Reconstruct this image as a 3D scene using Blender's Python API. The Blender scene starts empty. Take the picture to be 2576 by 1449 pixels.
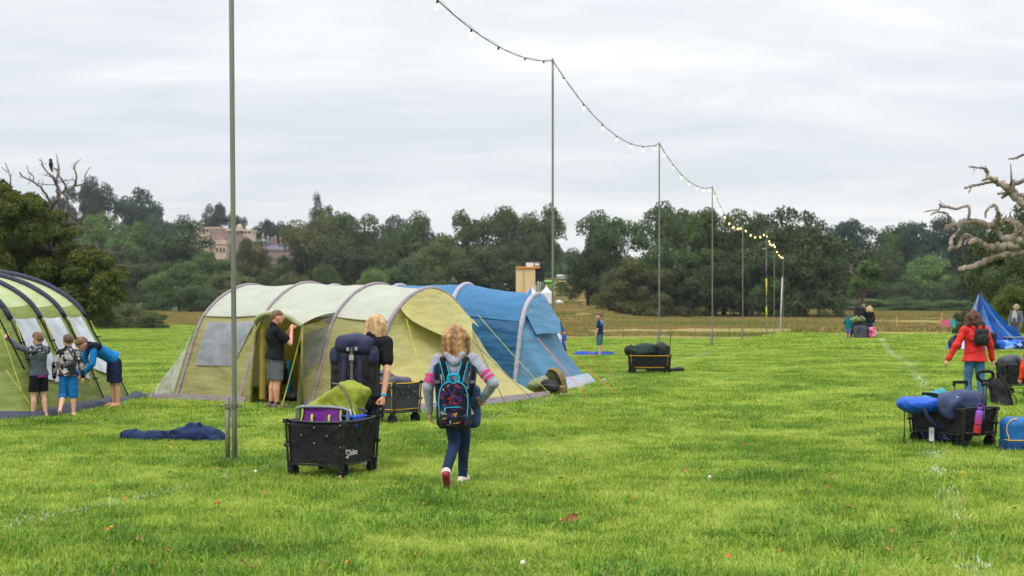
import bpy, bmesh, math, random
import numpy as np
from mathutils import Vector, Matrix, noise as mn
R = random.Random(7)
NR = np.random.default_rng(11)
S = bpy.context.scene
COL = S.collection
rad = math.radians
# ---------------------------------------------------------------- camera frame: photo measured in 2576 x 1449 units
F, CX, HY, CH = 3220.0, 1288.0, 762.0, 1.8
GP = [(-50, 0), (48, 0), (69, -.55), (90, -.8), (106, -1.2), (125, -1.75), (150, -1.85), (250, -.8), (400, 0), (9000, 0)]
def sstep(a, b, x):
    t = min(1, max(0, (x - a) / (b - a))); return t * t * (3 - 2 * t)
def gz(x, y):
    for (a, za), (b, zb) in zip(GP, GP[1:]):
        if y <= b: z = za + (zb - za) * (y - a) / (b - a); break
    z += (13 * sstep(340, 560, y) + 17 * sstep(630, 780, y)) * (1 - sstep(-90, 60, x + .12 * (y - 300))) + 5 * sstep(350, 700, y) + 9 * sstep(270, 340, y) * (1 - .8 * sstep(380, 470, y)) * math.exp(-((x - 15) / 34) ** 2) + 2.5 * sstep(198, 238, y) * (1 - sstep(262, 300, y)) * math.exp(-((x - 8) / 9) ** 2)
    return z
def P(px, py, d): return Vector(((px - CX) / F * d, d, CH + (HY - py) / F * d))
def G(px, py):
    d = 3.0
    while d < 700:
        p = P(px, py, d)
        if p.z <= gz(p.x, p.y): return p
        d += .02 if d < 60 else .2
    return p
def A(px, d):
    x = (px - CX) / F * d
    return Vector((x, d, gz(x, d)))
def lin(c):
    r = []
    for v in c:
        v /= 255; r.append(v / 12.92 if v <= .04045 else ((v + .055) / 1.055) ** 2.4)
    return r
def mulc(c, k): return tuple(min(1, v * k) for v in c) + (1,)
# ---------------------------------------------------------------- objects
def tag(o, label=None, cat=None, group=None, kind=None):
    if label: o['label'] = label
    if cat: o['category'] = cat
    if group: o['group'] = group
    if kind: o['kind'] = kind
    return o
def empty(name, loc, label, cat, rot=0, group=None):
    o = bpy.data.objects.new(name, None); COL.objects.link(o)
    o.location = loc; o.rotation_euler = (0, 0, rot); o.empty_display_size = .1
    return tag(o, label, cat, group)
def link(name, me, mats=None, parent=None):
    o = bpy.data.objects.new(name, me); COL.objects.link(o)
    if mats is not None:
        for m in (mats if isinstance(mats, (list, tuple)) else [mats]): me.materials.append(m)
    if parent is not None:
        o.parent = parent
    return o
def meshpy(name, v, f, smooth=True):
    me = bpy.data.meshes.new(name); me.from_pydata([tuple(p) for p in v], [], f); me.update()
    if smooth: me.polygons.foreach_set('use_smooth', [True] * len(me.polygons))
    return me
def meshnp(name, v, q, smooth=True, midx=None):
    """v (n,3) float, q (m,k) int"""
    me = bpy.data.meshes.new(name); n, (m, k) = len(v), q.shape
    me.vertices.add(n); me.vertices.foreach_set('co', np.ascontiguousarray(v, np.float32).ravel())
    me.loops.add(m * k); me.loops.foreach_set('vertex_index', np.ascontiguousarray(q, np.int32).ravel())
    me.polygons.add(m); me.polygons.foreach_set('loop_start', np.arange(m, dtype=np.int32) * k)
    try: me.polygons.foreach_set('loop_total', np.full(m, k, np.int32))
    except Exception: pass
    if smooth: me.polygons.foreach_set('use_smooth', np.ones(m, bool))
    if midx is not None: me.polygons.foreach_set('material_index', np.ascontiguousarray(midx, np.int32))
    me.update(); me.validate(); return me
class MB:
    """collects verts and faces of one mesh"""
    def __init__(s): s.v = []; s.f = []; s.m = []
    def add(s, v, f, mi=0):
        b = len(s.v); s.v += [Vector(p) for p in v]; s.f += [[b + i for i in q] for q in f]; s.m += [mi] * len(f); return s
    def box(s, c, h, rot=None, mi=0):
        c = Vector(c); v = []
        for x in (-1, 1):
            for y in (-1, 1):
                for z in (-1, 1):
                    p = Vector((x * h[0], y * h[1], z * h[2])); v.append(c + (rot @ p if rot else p))
        return s.add(v, [(0, 1, 3, 2), (4, 6, 7, 5), (0, 4, 5, 1), (2, 3, 7, 6), (0, 2, 6, 4), (1, 5, 7, 3)], mi)
    def bar(s, a, b, w, h=None, mi=0):
        a, b = Vector(a), Vector(b); d = b - a; L = d.length; d.normalize()
        q = d.to_track_quat('Z', 'Y').to_matrix()
        return s.box((a + b) / 2, (w / 2, (h or w) / 2, L / 2), q, mi)
    def tube(s, pts, r, n=8, cap=True, mi=0, closed=False):
        pts = [Vector(p) for p in pts]; N = len(pts)
        rs = r if isinstance(r, (list, tuple)) else [r] * N
        up = None; v = []; f = []
        for i, p in enumerate(pts):
            if closed: t = pts[(i + 1) % N] - pts[i - 1]
            else: t = pts[min(i + 1, N - 1)] - pts[max(i - 1, 0)]
            if t.length < 1e-9: t = Vector((0, 0, 1))
            t.normalize()
            if up is None: up = Vector((0, 0, 1)) if abs(t.z) < .9 else Vector((1, 0, 0))
            a = up - t * up.dot(t)
            if a.length < 1e-6: a = t.orthogonal()
            a.normalize(); up = a; b = t.cross(a)
            for k in range(n):
                an = 2 * math.pi * k / n; v.append(p + (a * math.cos(an) + b * math.sin(an)) * rs[i])
        for i in range(N if closed else N - 1):
            j = (i + 1) % N
            for k in range(n):
                l = (k + 1) % n; f.append((i * n + k, i * n + l, j * n + l, j * n + k))
        if cap and not closed:
            f.append(tuple(range(n - 1, -1, -1))); f.append(tuple((N - 1) * n + k for k in range(n)))
        return s.add(v, f, mi)
    def ball(s, c, r, n=10, m=7, mi=0, rot=None):
        r = r if isinstance(r, (list, tuple, Vector)) else (r, r, r); c = Vector(c); v = []; f = []
        for i in range(m + 1):
            a = math.pi * i / m
            for k in range(n):
                b = 2 * math.pi * k / n
                p = Vector((r[0] * math.sin(a) * math.cos(b), r[1] * math.sin(a) * math.sin(b), r[2] * math.cos(a)))
                v.append(c + (rot @ p if rot else p))
        for i in range(m):
            for k in range(n):
                l = (k + 1) % n; f.append((i * n + k, (i + 1) * n + k, (i + 1) * n + l, i * n + l))
        return s.add(v, f, mi)
    def grid(s, rows, mi=0, closed=False):
        nv = len(rows[0]); v = [p for r in rows for p in r]; f = []
        for i in range(len(rows) - 1):
            for j in range(nv if closed else nv - 1):
                k = (j + 1) % nv
                f.append((i * nv + j, i * nv + k, (i + 1) * nv + k, (i + 1) * nv + j))
        return s.add(v, f, mi)
    def build(s, name, mats, parent=None, smooth=False, bevel=0):
        me = meshpy(name, s.v, s.f, smooth)
        o = link(name, me, mats, parent)
        if any(s.m): me.polygons.foreach_set('material_index', s.m)
        if bevel:
            b = o.modifiers.new('b', 'BEVEL'); b.width = bevel; b.segments = 2; b.limit_method = 'ANGLE'
        return o
def cr(pts, n=6, closed=False):
    """Catmull-Rom through points (tuples of any length)"""
    pts = [tuple(p) for p in pts]; out = []; N = len(pts)
    for i in range(N if closed else N - 1):
        g = (lambda k: pts[k % N]) if closed else (lambda k: pts[min(max(k, 0), N - 1)])
        a, b, c, d = g(i - 1), g(i), g(i + 1), g(i + 2)
        for k in range(n):
            t = k / n
            out.append(tuple(.5 * (2 * q + (r - p) * t + (2 * p - 5 * q + 4 * r - s_) * t * t + (3 * q - p - 3 * r + s_) * t ** 3) for p, q, r, s_ in zip(a, b, c, d)))
    if not closed: out.append(pts[-1])
    return out
# ---------------------------------------------------------------- materials
def nodes(name):
    m = bpy.data.materials.new(name); m.use_nodes = True; nt = m.node_tree
    return m, nt, nt.nodes, nt.links, nt.nodes['Principled BSDF']
MC = {}
def M(name, col, rough=.75, var=.12, scale=6, bump=0, bscale=25, metal=0, spec=.3, stretch=None, trans=0, col2=None, thr=None, coat=0):
    """principled with noise colour variation and noise bump in object space"""
    if name in MC: return MC[name]
    m, nt, N, L, pb = nodes(name)
    c = lin(col); tc = N.new('ShaderNodeTexCoord'); mp = N.new('ShaderNodeMapping'); L.new(tc.outputs['Object'], mp.inputs[0])
    if stretch: mp.inputs['Scale'].default_value = stretch
    nz = N.new('ShaderNodeTexNoise'); nz.inputs['Scale'].default_value = scale; nz.inputs['Detail'].default_value = 4; L.new(mp.outputs[0], nz.inputs['Vector'])
    rp = N.new('ShaderNodeValToRGB'); e = rp.color_ramp.elements
    lo, hi = thr or (.3, .7)
    e[0].position, e[1].position = lo, hi
    e[0].color = mulc(c, 1 - var); e[1].color = mulc(lin(col2), 1) if col2 else mulc(c, 1 + var)
    L.new(nz.outputs['Fac'], rp.inputs[0]); L.new(rp.outputs[0], pb.inputs['Base Color'])
    pb.inputs['Roughness'].default_value = rough; pb.inputs['Metallic'].default_value = metal
    pb.inputs['Specular IOR Level'].default_value = spec
    if coat: pb.inputs['Coat Weight'].default_value = coat
    if bump:
        n2 = N.new('ShaderNodeTexNoise'); n2.inputs['Scale'].default_value = bscale; n2.inputs['Detail'].default_value = 3; L.new(mp.outputs[0], n2.inputs['Vector'])
        bp = N.new('ShaderNodeBump'); bp.inputs['Strength'].default_value = bump; bp.inputs['Distance'].default_value = .05
        L.new(n2.outputs['Fac'], bp.inputs['Height']); L.new(bp.outputs[0], pb.inputs['Normal'])
    if trans:
        tr = N.new('ShaderNodeBsdfTranslucent'); L.new(rp.outputs[0], tr.inputs[0]); mx = N.new('ShaderNodeMixShader'); mx.inputs[0].default_value = trans
        L.new(pb.outputs[0], mx.inputs[1]); L.new(tr.outputs[0], mx.inputs[2]); L.new(mx.outputs[0], N['Material Output'].inputs[0])
    MC[name] = m; return m
def cells(name, cols, scale=12, rough=.8, feature='F1', dist='EUCLIDEAN', mix=None, stretch=None, noisew=.25, pick=1.0):
    """patchwork of flat colours: a print on cloth"""
    if name in MC: return MC[name]
    m, nt, N, L, pb = nodes(name)
    tc = N.new('ShaderNodeTexCoord'); nz = N.new('ShaderNodeTexNoise'); nz.inputs['Scale'].default_value = scale * .7
    L.new(tc.outputs['Object'], nz.inputs['Vector'])
    ad = N.new('ShaderNodeMixRGB'); ad.blend_type = 'ADD'; ad.inputs[0].default_value = noisew
    L.new(tc.outputs['Object'], ad.inputs[1]); L.new(nz.outputs['Color'], ad.inputs[2])
    mp = N.new('ShaderNodeMapping'); L.new(ad.outputs[0], mp.inputs[0])
    if stretch: mp.inputs['Scale'].default_value = stretch
    vo = N.new('ShaderNodeTexVoronoi'); vo.inputs['Scale'].default_value = scale; vo.distance = dist; L.new(mp.outputs[0], vo.inputs['Vector'])
    sp = N.new('ShaderNodeSeparateColor'); L.new(vo.outputs['Color'], sp.inputs[0])
    rp = N.new('ShaderNodeValToRGB'); rp.color_ramp.interpolation = 'CONSTANT'; e = rp.color_ramp.elements
    n = len(cols)
    for i, (w, c) in enumerate(cols):
        if i < 2: q = e[i]; q.position = w
        else: q = e.new(w)
        q.color = mulc(lin(c), 1)
    L.new(sp.outputs[0], rp.inputs[0]); L.new(rp.outputs[0], pb.inputs['Base Color']); pb.inputs['Roughness'].default_value = rough
    pb.inputs['Specular IOR Level'].default_value = .2
    MC[name] = m; return m
def emat(name, col, strength):
    m, nt, N, L, pb = nodes(name); pb.inputs['Base Color'].default_value = mulc(lin(col), 1)
    pb.inputs['Emission Color'].default_value = mulc(lin(col), 1); pb.inputs['Emission Strength'].default_value = strength; return m
def leafmat(name, c1, c2, scale=.6, trans=.3, rnd=.25, fine=3.0):
    m, nt, N, L, pb = nodes(name)
    g = N.new('ShaderNodeNewGeometry'); nz = N.new('ShaderNodeTexNoise'); nz.inputs['Scale'].default_value = scale; nz.inputs['Detail'].default_value = 5; nz.inputs['Roughness'].default_value = .65
    L.new(g.outputs['Position'], nz.inputs['Vector'])
    n2 = N.new('ShaderNodeTexNoise'); n2.inputs['Scale'].default_value = scale * fine; n2.inputs['Detail'].default_value = 2; L.new(g.outputs['Position'], n2.inputs['Vector'])
    ma = N.new('ShaderNodeMath'); ma.operation = 'ADD'; L.new(nz.outputs['Fac'], ma.inputs[0]); L.new(n2.outputs['Fac'], ma.inputs[1])
    mr = N.new('ShaderNodeMapRange'); mr.inputs[1].default_value = .75; mr.inputs[2].default_value = 1.25; L.new(ma.outputs[0], mr.inputs[0])
    mx = N.new('ShaderNodeMixRGB'); mx.inputs[1].default_value = mulc(lin(c1), 1); mx.inputs[2].default_value = mulc(lin(c2), 1); L.new(mr.outputs[0], mx.inputs[0])
    oi = N.new('ShaderNodeObjectInfo'); hs = N.new('ShaderNodeHueSaturation'); L.new(mx.outputs[0], hs.inputs['Color'])
    m2 = N.new('ShaderNodeMapRange'); m2.inputs[3].default_value = 1 - rnd; m2.inputs[4].default_value = 1 + rnd; L.new(oi.outputs['Random'], m2.inputs[0]); L.new(m2.outputs[0], hs.inputs['Value'])
    m3 = N.new('ShaderNodeMapRange'); m3.inputs[3].default_value = .485; m3.inputs[4].default_value = .515; L.new(oi.outputs['Random'], m3.inputs[0]); L.new(m3.outputs[0], hs.inputs['Hue'])
    L.new(hs.outputs[0], pb.inputs['Base Color']); pb.inputs['Roughness'].default_value = .6; pb.inputs['Specular IOR Level'].default_value = .25
    tr = N.new('ShaderNodeBsdfTranslucent'); L.new(hs.outputs[0], tr.inputs[0]); mi = N.new('ShaderNodeMixShader'); mi.inputs[0].default_value = trans
    L.new(pb.outputs[0], mi.inputs[1]); L.new(tr.outputs[0], mi.inputs[2]); L.new(mi.outputs[0], N['Material Output'].inputs[0])
    return m
# ---------------------------------------------------------------- smooth solids: signed distance fields meshed with surface nets
class SDF:
    def __init__(s, vox=.008, k=.02): s.p = []; s.vox = vox; s.k = k; s.wr = []; s.tags = []
    def _put(s, fn, lo, hi, k, tag, op):
        s.p.append((fn, np.array(lo, float), np.array(hi, float), s.k if k is None else k, tag, op)); return s
    def cap(s, a, b, ra, rb=None, k=None, tag=0, op='u', flat=None):
        a, b = np.array(a, float), np.array(b, float); rb = ra if rb is None else rb; ab = b - a; L2 = max(ab @ ab, 1e-12); m = max(ra, rb)
        n = sc = None
        if flat is not None: n = np.array(flat[0], float); n /= np.linalg.norm(n); sc = flat[1]; m = m * max(1, sc)
        def fn(p):
            q = p - a; t = np.clip((q @ ab) / L2, 0, 1); w = q - t[..., None] * ab
            if n is not None:
                c = w @ n; w = w + (c / sc - c)[..., None] * n
            return np.sqrt((w * w).sum(-1)) - (ra + (rb - ra) * t)
        return s._put(fn, np.minimum(a, b) - m, np.maximum(a, b) + m, k, tag, op)
    def chain(s, pts, rs, **kw):
        for i in range(len(pts) - 1): s.cap(pts[i], pts[i + 1], rs[i], rs[i + 1], **kw)
        return s
    def disc(s, c, n, r, h, tag=0, k=0, flat=None):
        c, n = np.array(c, float), np.array(n, float); n /= np.linalg.norm(n); m = r + h
        if flat is not None: fv = np.array(flat[0], float); fv /= np.linalg.norm(fv)
        def fn(p):
            q = p - c; a = q @ n; w = q - a[..., None] * n
            if flat is not None: w = w + ((w @ fv) * (1 / flat[1] - 1))[..., None] * fv
            return np.maximum(np.sqrt((w * w).sum(-1)) - r, np.abs(a) - h)
        return s._put(fn, c - m, c + m, k, tag, 'u')
    def ell(s, c, r, rot=None, k=None, tag=0, op='u'):
        c, r = np.array(c, float), np.array(r, float); Mx = np.array(rot.to_3x3()) if rot is not None else np.eye(3); m = r.max()
        def fn(p):
            q = (p - c) @ Mx; k0 = np.sqrt(((q / r) ** 2).sum(-1)); k1 = np.sqrt(((q / r ** 2) ** 2).sum(-1)) + 1e-9
            return k0 * (k0 - 1) / k1
        return s._put(fn, c - m, c + m, k, tag, op)
    def box(s, c, h, rnd=.01, rot=None, k=None, tag=0, op='u'):
        c, h = np.array(c, float), np.array(h, float); Mx = np.array(rot.to_3x3()) if rot is not None else np.eye(3); m = np.linalg.norm(h)
        def fn(p):
            q = np.abs((p - c) @ Mx) - (h - rnd)
            return np.sqrt((np.maximum(q, 0) ** 2).sum(-1)) + np.minimum(q.max(-1), 0) - rnd
        return s._put(fn, c - m, c + m, k, tag, op)
    def cut(s, c, n):
        c, n = np.array(c, float), np.array(n, float); n /= np.linalg.norm(n)
        s.p.append((lambda p: (p - c) @ n, None, None, 0, None, 'cut')); return s
    def wrinkle(s, amp, f, n=5, st=(1, 1, 1)): s.wr.append((amp, f, n, st)); return s
    def mesh(s, name):
        us = [q for q in s.p if q[5] == 'u']; v = s.vox; pad = v * 3 + s.k
        lo = np.min([q[1] for q in us], 0) - pad; hi = np.max([q[2] for q in us], 0) + pad
        n = np.ceil((hi - lo) / v).astype(int) + 1
        ax = [lo[i] + v * np.arange(n[i]) for i in range(3)]
        D = np.full(n, .2, np.float32); T = np.zeros(n, np.int16)
        for fn, a, b, k, tg, op in s.p:
            if op == 'cut':
                g = np.stack(np.meshgrid(*ax, indexing='ij'), -1); D = np.maximum(D, fn(g)).astype(np.float32); continue
            mrg = v * 4 + 2 * k
            i0 = np.clip(np.floor((a - mrg - lo) / v).astype(int), 0, n); i1 = np.clip(np.ceil((b + mrg - lo) / v).astype(int) + 1, 0, n)
            sl = tuple(slice(i0[i], i1[i]) for i in range(3))
            if min(i1 - i0) <= 0: continue
            g = np.stack(np.meshgrid(*[ax[i][sl[i]] for i in range(3)], indexing='ij'), -1); d = fn(g).astype(np.float32); o = D[sl]
            if op == 's': D[sl] = np.maximum(o, -d); continue
            T[sl] = np.where(d < o, tg, T[sl])
            if k > 0:
                h = np.maximum(k - np.abs(o - d), 0) / k; D[sl] = np.minimum(o, d) - h * h * k * .25
            else: D[sl] = np.minimum(o, d)
        if s.wr:
            g = np.stack(np.meshgrid(*ax, indexing='ij'), -1).astype(np.float32); near = np.abs(D) < v * 5; pts = g[near]; ad = np.zeros(len(pts), np.float32)
            rg = np.random.default_rng(len(s.p) * 7 + int(n.sum()))
            for amp, f, m, st in s.wr:
                for _ in range(m):
                    dr = rg.normal(size=3) * np.array(st); dr /= np.linalg.norm(dr); ph = rg.uniform(0, 6.28); ff = f * rg.uniform(.6, 1.6)
                    d2 = rg.normal(size=3); d2 /= np.linalg.norm(d2)
                    w_ = np.sin(pts @ dr * ff + ph + 1.5 * np.sin(pts @ d2 * ff * .6 + ph * 2)); ad += amp / m * 1.7 * (w_ if _ % 2 else 2.2 * np.abs(np.sin(pts @ dr * ff * .55 + ph + 1.2 * np.sin(pts @ d2 * ff * .4))) ** .7 - 1.3)
            D[near] += ad
        # surface nets
        ins = D < 0; c = [slice(None, -1), slice(1, None)]
        cnt = sum(ins[c[i], c[j], c[l]].astype(np.int8) for i in (0, 1) for j in (0, 1) for l in (0, 1))
        act = (cnt > 0) & (cnt < 8); idx = np.full(act.shape, -1, np.int64); ii = np.argwhere(act); idx[act] = np.arange(len(ii))
        acc = np.zeros((len(ii), 3)); w = np.zeros(len(ii))
        cor = [(i, j, l) for i in (0, 1) for j in (0, 1) for l in (0, 1)]
        for x in cor:
            for dim in range(3):
                if x[dim]: continue
                y = list(x); y[dim] = 1
                d0 = D[ii[:, 0] + x[0], ii[:, 1] + x[1], ii[:, 2] + x[2]].astype(float); d1 = D[ii[:, 0] + y[0], ii[:, 1] + y[1], ii[:, 2] + y[2]].astype(float)
                cs = (d0 < 0) != (d1 < 0); t = np.where(cs, d0 / np.where(cs, d0 - d1, 1), 0)
                for q in range(3): acc[:, q] += np.where(cs, x[q] + (t if q == dim else 0), 0)
                w += cs
        V = lo + (ii + acc / np.maximum(w, 1)[:, None]) * v
        Q = []
        for dim in range(3):
            o1, o2 = (dim + 1) % 3, (dim + 2) % 3
            a = [slice(1, -1)] * 3; a[dim] = slice(0, -1); b = list(a); b[dim] = slice(1, None)
            A0, B0 = ins[tuple(a)], ins[tuple(b)]
            e = np.argwhere(A0 != B0)
            if not len(e): continue
            off = np.array([1, 1, 1]); off[dim] = 0; e = e + off; flip = ins[e[:, 0], e[:, 1], e[:, 2]]
            def cell(d1, d2):
                f = e.copy(); f[:, o1] -= d1; f[:, o2] -= d2; return idx[f[:, 0], f[:, 1], f[:, 2]]
            q = np.stack([cell(1, 1), cell(0, 1), cell(0, 0), cell(1, 0)], 1); q[~flip] = q[~flip][:, ::-1]; Q.append(q)
        Q = np.concatenate(Q); Q = Q[(Q >= 0).all(1)]
        tg = T[ii[:, 0], ii[:, 1], ii[:, 2]]
        return meshnp(name, V, Q, True, tg[Q[:, 0]])
    def obj(s, name, mats, parent=None): return link(name, s.mesh(name), mats, parent)
# ================================================================ camera, light, sky
_g0 = gz
def gz(x, y):
    z = _g0(x, y)
    if z < 0 and 40 < y < 130: z *= 1 - .97 * sstep(.19, .25, x / y) * (1 - sstep(76, 128, y))
    return z
cam = bpy.data.objects.new('camera', bpy.data.cameras.new('camera')); COL.objects.link(cam); S.camera = cam
cam.location = (0, 0, CH); cam.rotation_euler = (rad(90), 0, 0)
c = cam.data; c.sensor_width = 36; c.lens = 36 * F / 2576; c.shift_y = (HY - 724.5) / 2576; c.clip_end = 6000; c.clip_start = .1
c.dof.use_dof = True; c.dof.focus_distance = 14.5; c.dof.aperture_fstop = 2.9
S.view_settings.view_transform = 'Standard'; S.view_settings.look = 'None'; S.view_settings.exposure = .12; S.view_settings.gamma = 1
SUN_EL, SUN_AZ = rad(48), rad(215)      # behind the camera, to its left
sun = bpy.data.objects.new('sun', bpy.data.lights.new('sun', 'SUN')); COL.objects.link(sun)
sun.data.energy = 1.5; sun.data.angle = rad(10); sun.data.color = (1, .95, .86)
sd = Vector((math.sin(SUN_AZ) * math.cos(SUN_EL), math.cos(SUN_AZ) * math.cos(SUN_EL), math.sin(SUN_EL)))
sun.rotation_euler = sd.to_track_quat('Z', 'Y').to_euler(); sun.location = (-20, -20, 40)
W = bpy.data.worlds.new('World'); S.world = W; W.use_nodes = True
nt = W.node_tree; N, L = nt.nodes, nt.links; bg = N['Background']
sky = N.new('ShaderNodeTexSky'); sky.sky_type = 'NISHITA'; sky.sun_disc = False; sky.sun_elevation = SUN_EL; sky.sun_rotation = SUN_AZ
tc = N.new('ShaderNodeTexCoord'); sx = N.new('ShaderNodeSeparateXYZ'); L.new(tc.outputs['Generated'], sx.inputs[0])
def MA(op, a, b=None, cl=False):
    n = N.new('ShaderNodeMath'); n.operation = op; n.use_clamp = cl
    for i, q in enumerate((a, b)):
        if q is None: continue
        if isinstance(q, (int, float)): n.inputs[i].default_value = q
        else: L.new(q, n.inputs[i])
    return n.outputs[0]
up = MA('MAXIMUM', sx.outputs[2], 0); den = MA('ADD', up, .09)
cx_ = N.new('ShaderNodeCombineXYZ'); L.new(MA('DIVIDE', sx.outputs[0], den), cx_.inputs[0]); L.new(MA('DIVIDE', sx.outputs[1], den), cx_.inputs[1])
def cloud(scale, sy, det, rough, off):
    mp = N.new('ShaderNodeMapping'); mp.inputs['Scale'].default_value = (scale, scale * sy, 1); mp.inputs['Location'].default_value = (off, off * .7, 0); mp.inputs['Rotation'].default_value = (0, 0, rad(8))
    L.new(cx_.outputs[0], mp.inputs[0])
    nz = N.new('ShaderNodeTexNoise'); nz.inputs['Scale'].default_value = 1; nz.inputs['Detail'].default_value = det; nz.inputs['Roughness'].default_value = rough; nz.inputs['Distortion'].default_value = .4
    L.new(mp.outputs[0], nz.inputs['Vector']); return nz.outputs['Fac']
big, fine = cloud(.22, 1.5, 5, .6, 3.1), cloud(.7, 1.7, 6, .6, 7.7)
cov = N.new('ShaderNodeMapRange'); cov.interpolation_type = 'SMOOTHSTEP'; cov.inputs[1].default_value = .34; cov.inputs[2].default_value = .60; cov.inputs[3].default_value = .4; cov.inputs[4].default_value = 1
L.new(MA('ADD', MA('MULTIPLY', big, .6), MA('MULTIPLY', fine, .4)), cov.inputs[0])
tone = N.new('ShaderNodeMapRange'); tone.inputs[1].default_value = .38; tone.inputs[2].default_value = .66; tone.inputs[3].default_value = .84; tone.inputs[4].default_value = 1.06
L.new(MA('ADD', MA('MULTIPLY', fine, .55), MA('MULTIPLY', big, .45)), tone.inputs[0])
# overcast sky: brighter towards the zenith
zen = N.new('ShaderNodeMapRange'); zen.inputs[1].default_value = .22; zen.inputs[2].default_value = .9; zen.inputs[3].default_value = 1; zen.inputs[4].default_value = 2.3; L.new(up, zen.inputs[0])
lowr = N.new('ShaderNodeMapRange'); lowr.interpolation_type = 'SMOOTHSTEP'; lowr.inputs[1].default_value = .03; lowr.inputs[2].default_value = .22; L.new(up, lowr.inputs[0])
cc = N.new('ShaderNodeMixRGB'); cc.inputs[1].default_value = (8.6, 8.7, 8.8, 1); cc.inputs[2].default_value = (9.7, 9.75, 9.9, 1); L.new(lowr.outputs[0], cc.inputs[0])
def VM(col, fac):
    n = N.new('ShaderNodeMixRGB'); n.blend_type = 'MULTIPLY'; n.inputs[0].default_value = 1; L.new(col, n.inputs[1]); L.new(fac, n.inputs[2]); return n.outputs[0]
cl = VM(VM(cc.outputs[0], tone.outputs[0]), zen.outputs[0])
# thin blue-grey gaps: the clear sky seen through high cloud
veil = N.new('ShaderNodeMixRGB'); veil.inputs[0].default_value = .72; veil.inputs[2].default_value = (7.0, 7.9, 8.6, 1); L.new(sky.outputs[0], veil.inputs[1])
mixs = N.new('ShaderNodeMixRGB'); L.new(cov.outputs[0], mixs.inputs[0]); L.new(veil.outputs[0], mixs.inputs[1]); L.new(cl, mixs.inputs[2])
L.new(mixs.outputs[0], bg.inputs[0]); bg.inputs[1].default_value = .1
# ================================================================ ground, field, grass
def groundmat(name, cols, scale, stretch, bump=.3):
    m, nt, N, L, pb = nodes(name); g = N.new('ShaderNodeNewGeometry'); mp = N.new('ShaderNodeMapping'); mp.inputs['Scale'].default_value = stretch; L.new(g.outputs['Position'], mp.inputs[0])
    a = N.new('ShaderNodeTexNoise'); a.inputs['Scale'].default_value = scale; a.inputs['Detail'].default_value = 8; a.inputs['Roughness'].default_value = .62; L.new(mp.outputs[0], a.inputs['Vector'])
    rp = N.new('ShaderNodeValToRGB'); e = rp.color_ramp.elements
    for i, (w, col) in enumerate(cols):
        q = e[i] if i < 2 else e.new(w); q.position = w; q.color = mulc(lin(col), 1)
    L.new(a.outputs['Fac'], rp.inputs[0]); L.new(rp.outputs[0], pb.inputs['Base Color']); pb.inputs['Roughness'].default_value = .9; pb.inputs['Specular IOR Level'].default_value = .1
    b = N.new('ShaderNodeTexNoise'); b.inputs['Scale'].default_value = 14; b.inputs['Detail'].default_value = 4; L.new(g.outputs['Position'], b.inputs['Vector'])
    bp = N.new('ShaderNodeBump'); bp.inputs['Strength'].default_value = bump; bp.inputs['Distance'].default_value = .06; L.new(b.outputs['Fac'], bp.inputs['Height']); L.new(bp.outputs[0], pb.inputs['Normal'])
    return m
ys = sorted(set(list(np.linspace(262, 322, 13)) + list(np.linspace(-60, 160, 75)) + list(np.linspace(160, 800, 60)) + list(np.linspace(800, 1500, 8))))
GX = lambda y: [s * (abs(s) * .7 + .3) * (150 + max(0, y) * .9) for s in np.linspace(-1, 1, 61)]
def gsheet(name, ys, mat): mb = MB(); mb.grid([[Vector((x, y, gz(x, y) - .06)) for x in GX(y)] for y in ys]); tag(mb.build(name, mat, smooth=True), kind='structure')
MEAD = [(.30, (92, 106, 48)), (.40, (124, 122, 62)), (.48, (150, 130, 84)), (.56, (108, 118, 52)), (.64, (150, 134, 78)), (.74, (132, 130, 60))]
gsheet('ground', [y for y in ys if y <= 322] + [322], groundmat('meadow_ground', MEAD, .05, (.2, 1, 1)))
gsheet('hill', [322] + [y for y in ys if y > 322], groundmat('hill_grass', [(.3, (52, 72, 36)), (.6, (78, 98, 50))], .05, (1, 1, 1)))
def ymax(r):
    px = CX + r * F
    for (a, ya), (b, yb) in zip(FB, FB[1:]):
        if px <= b: return ya + (yb - ya) * max(0, (px - a) / (b - a))
    return yb
FB = [(-3000, 192), (470, 190), (800, 160), (1400, 132), (1990, 127), (2080, 75), (6000, 73)]
FY0 = -14
rows = []
for t in np.linspace(0, 1, 90):
    row = []
    for r in np.linspace(-1, 1, 121):
        r = r * (.35 + .5 * abs(r)); rr = r
        y = FY0 + (ymax(r) - FY0) * (.25 * t + .75 * t * t); x = r * max(y, 0) + r * 26 * max(0, 1 - max(y, 0) / 60); row.append(Vector((x, y, gz(x, y))))
    rows.append(row)
mb = MB(); mb.grid(rows)
tag(mb.build('field', groundmat('field_soil', [(.25, (66, 98, 24)), (.45, (88, 124, 30)), (.6, (104, 140, 36)), (.8, (124, 152, 48))], .5, (1, 1, 1)), smooth=True), kind='structure')
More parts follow.
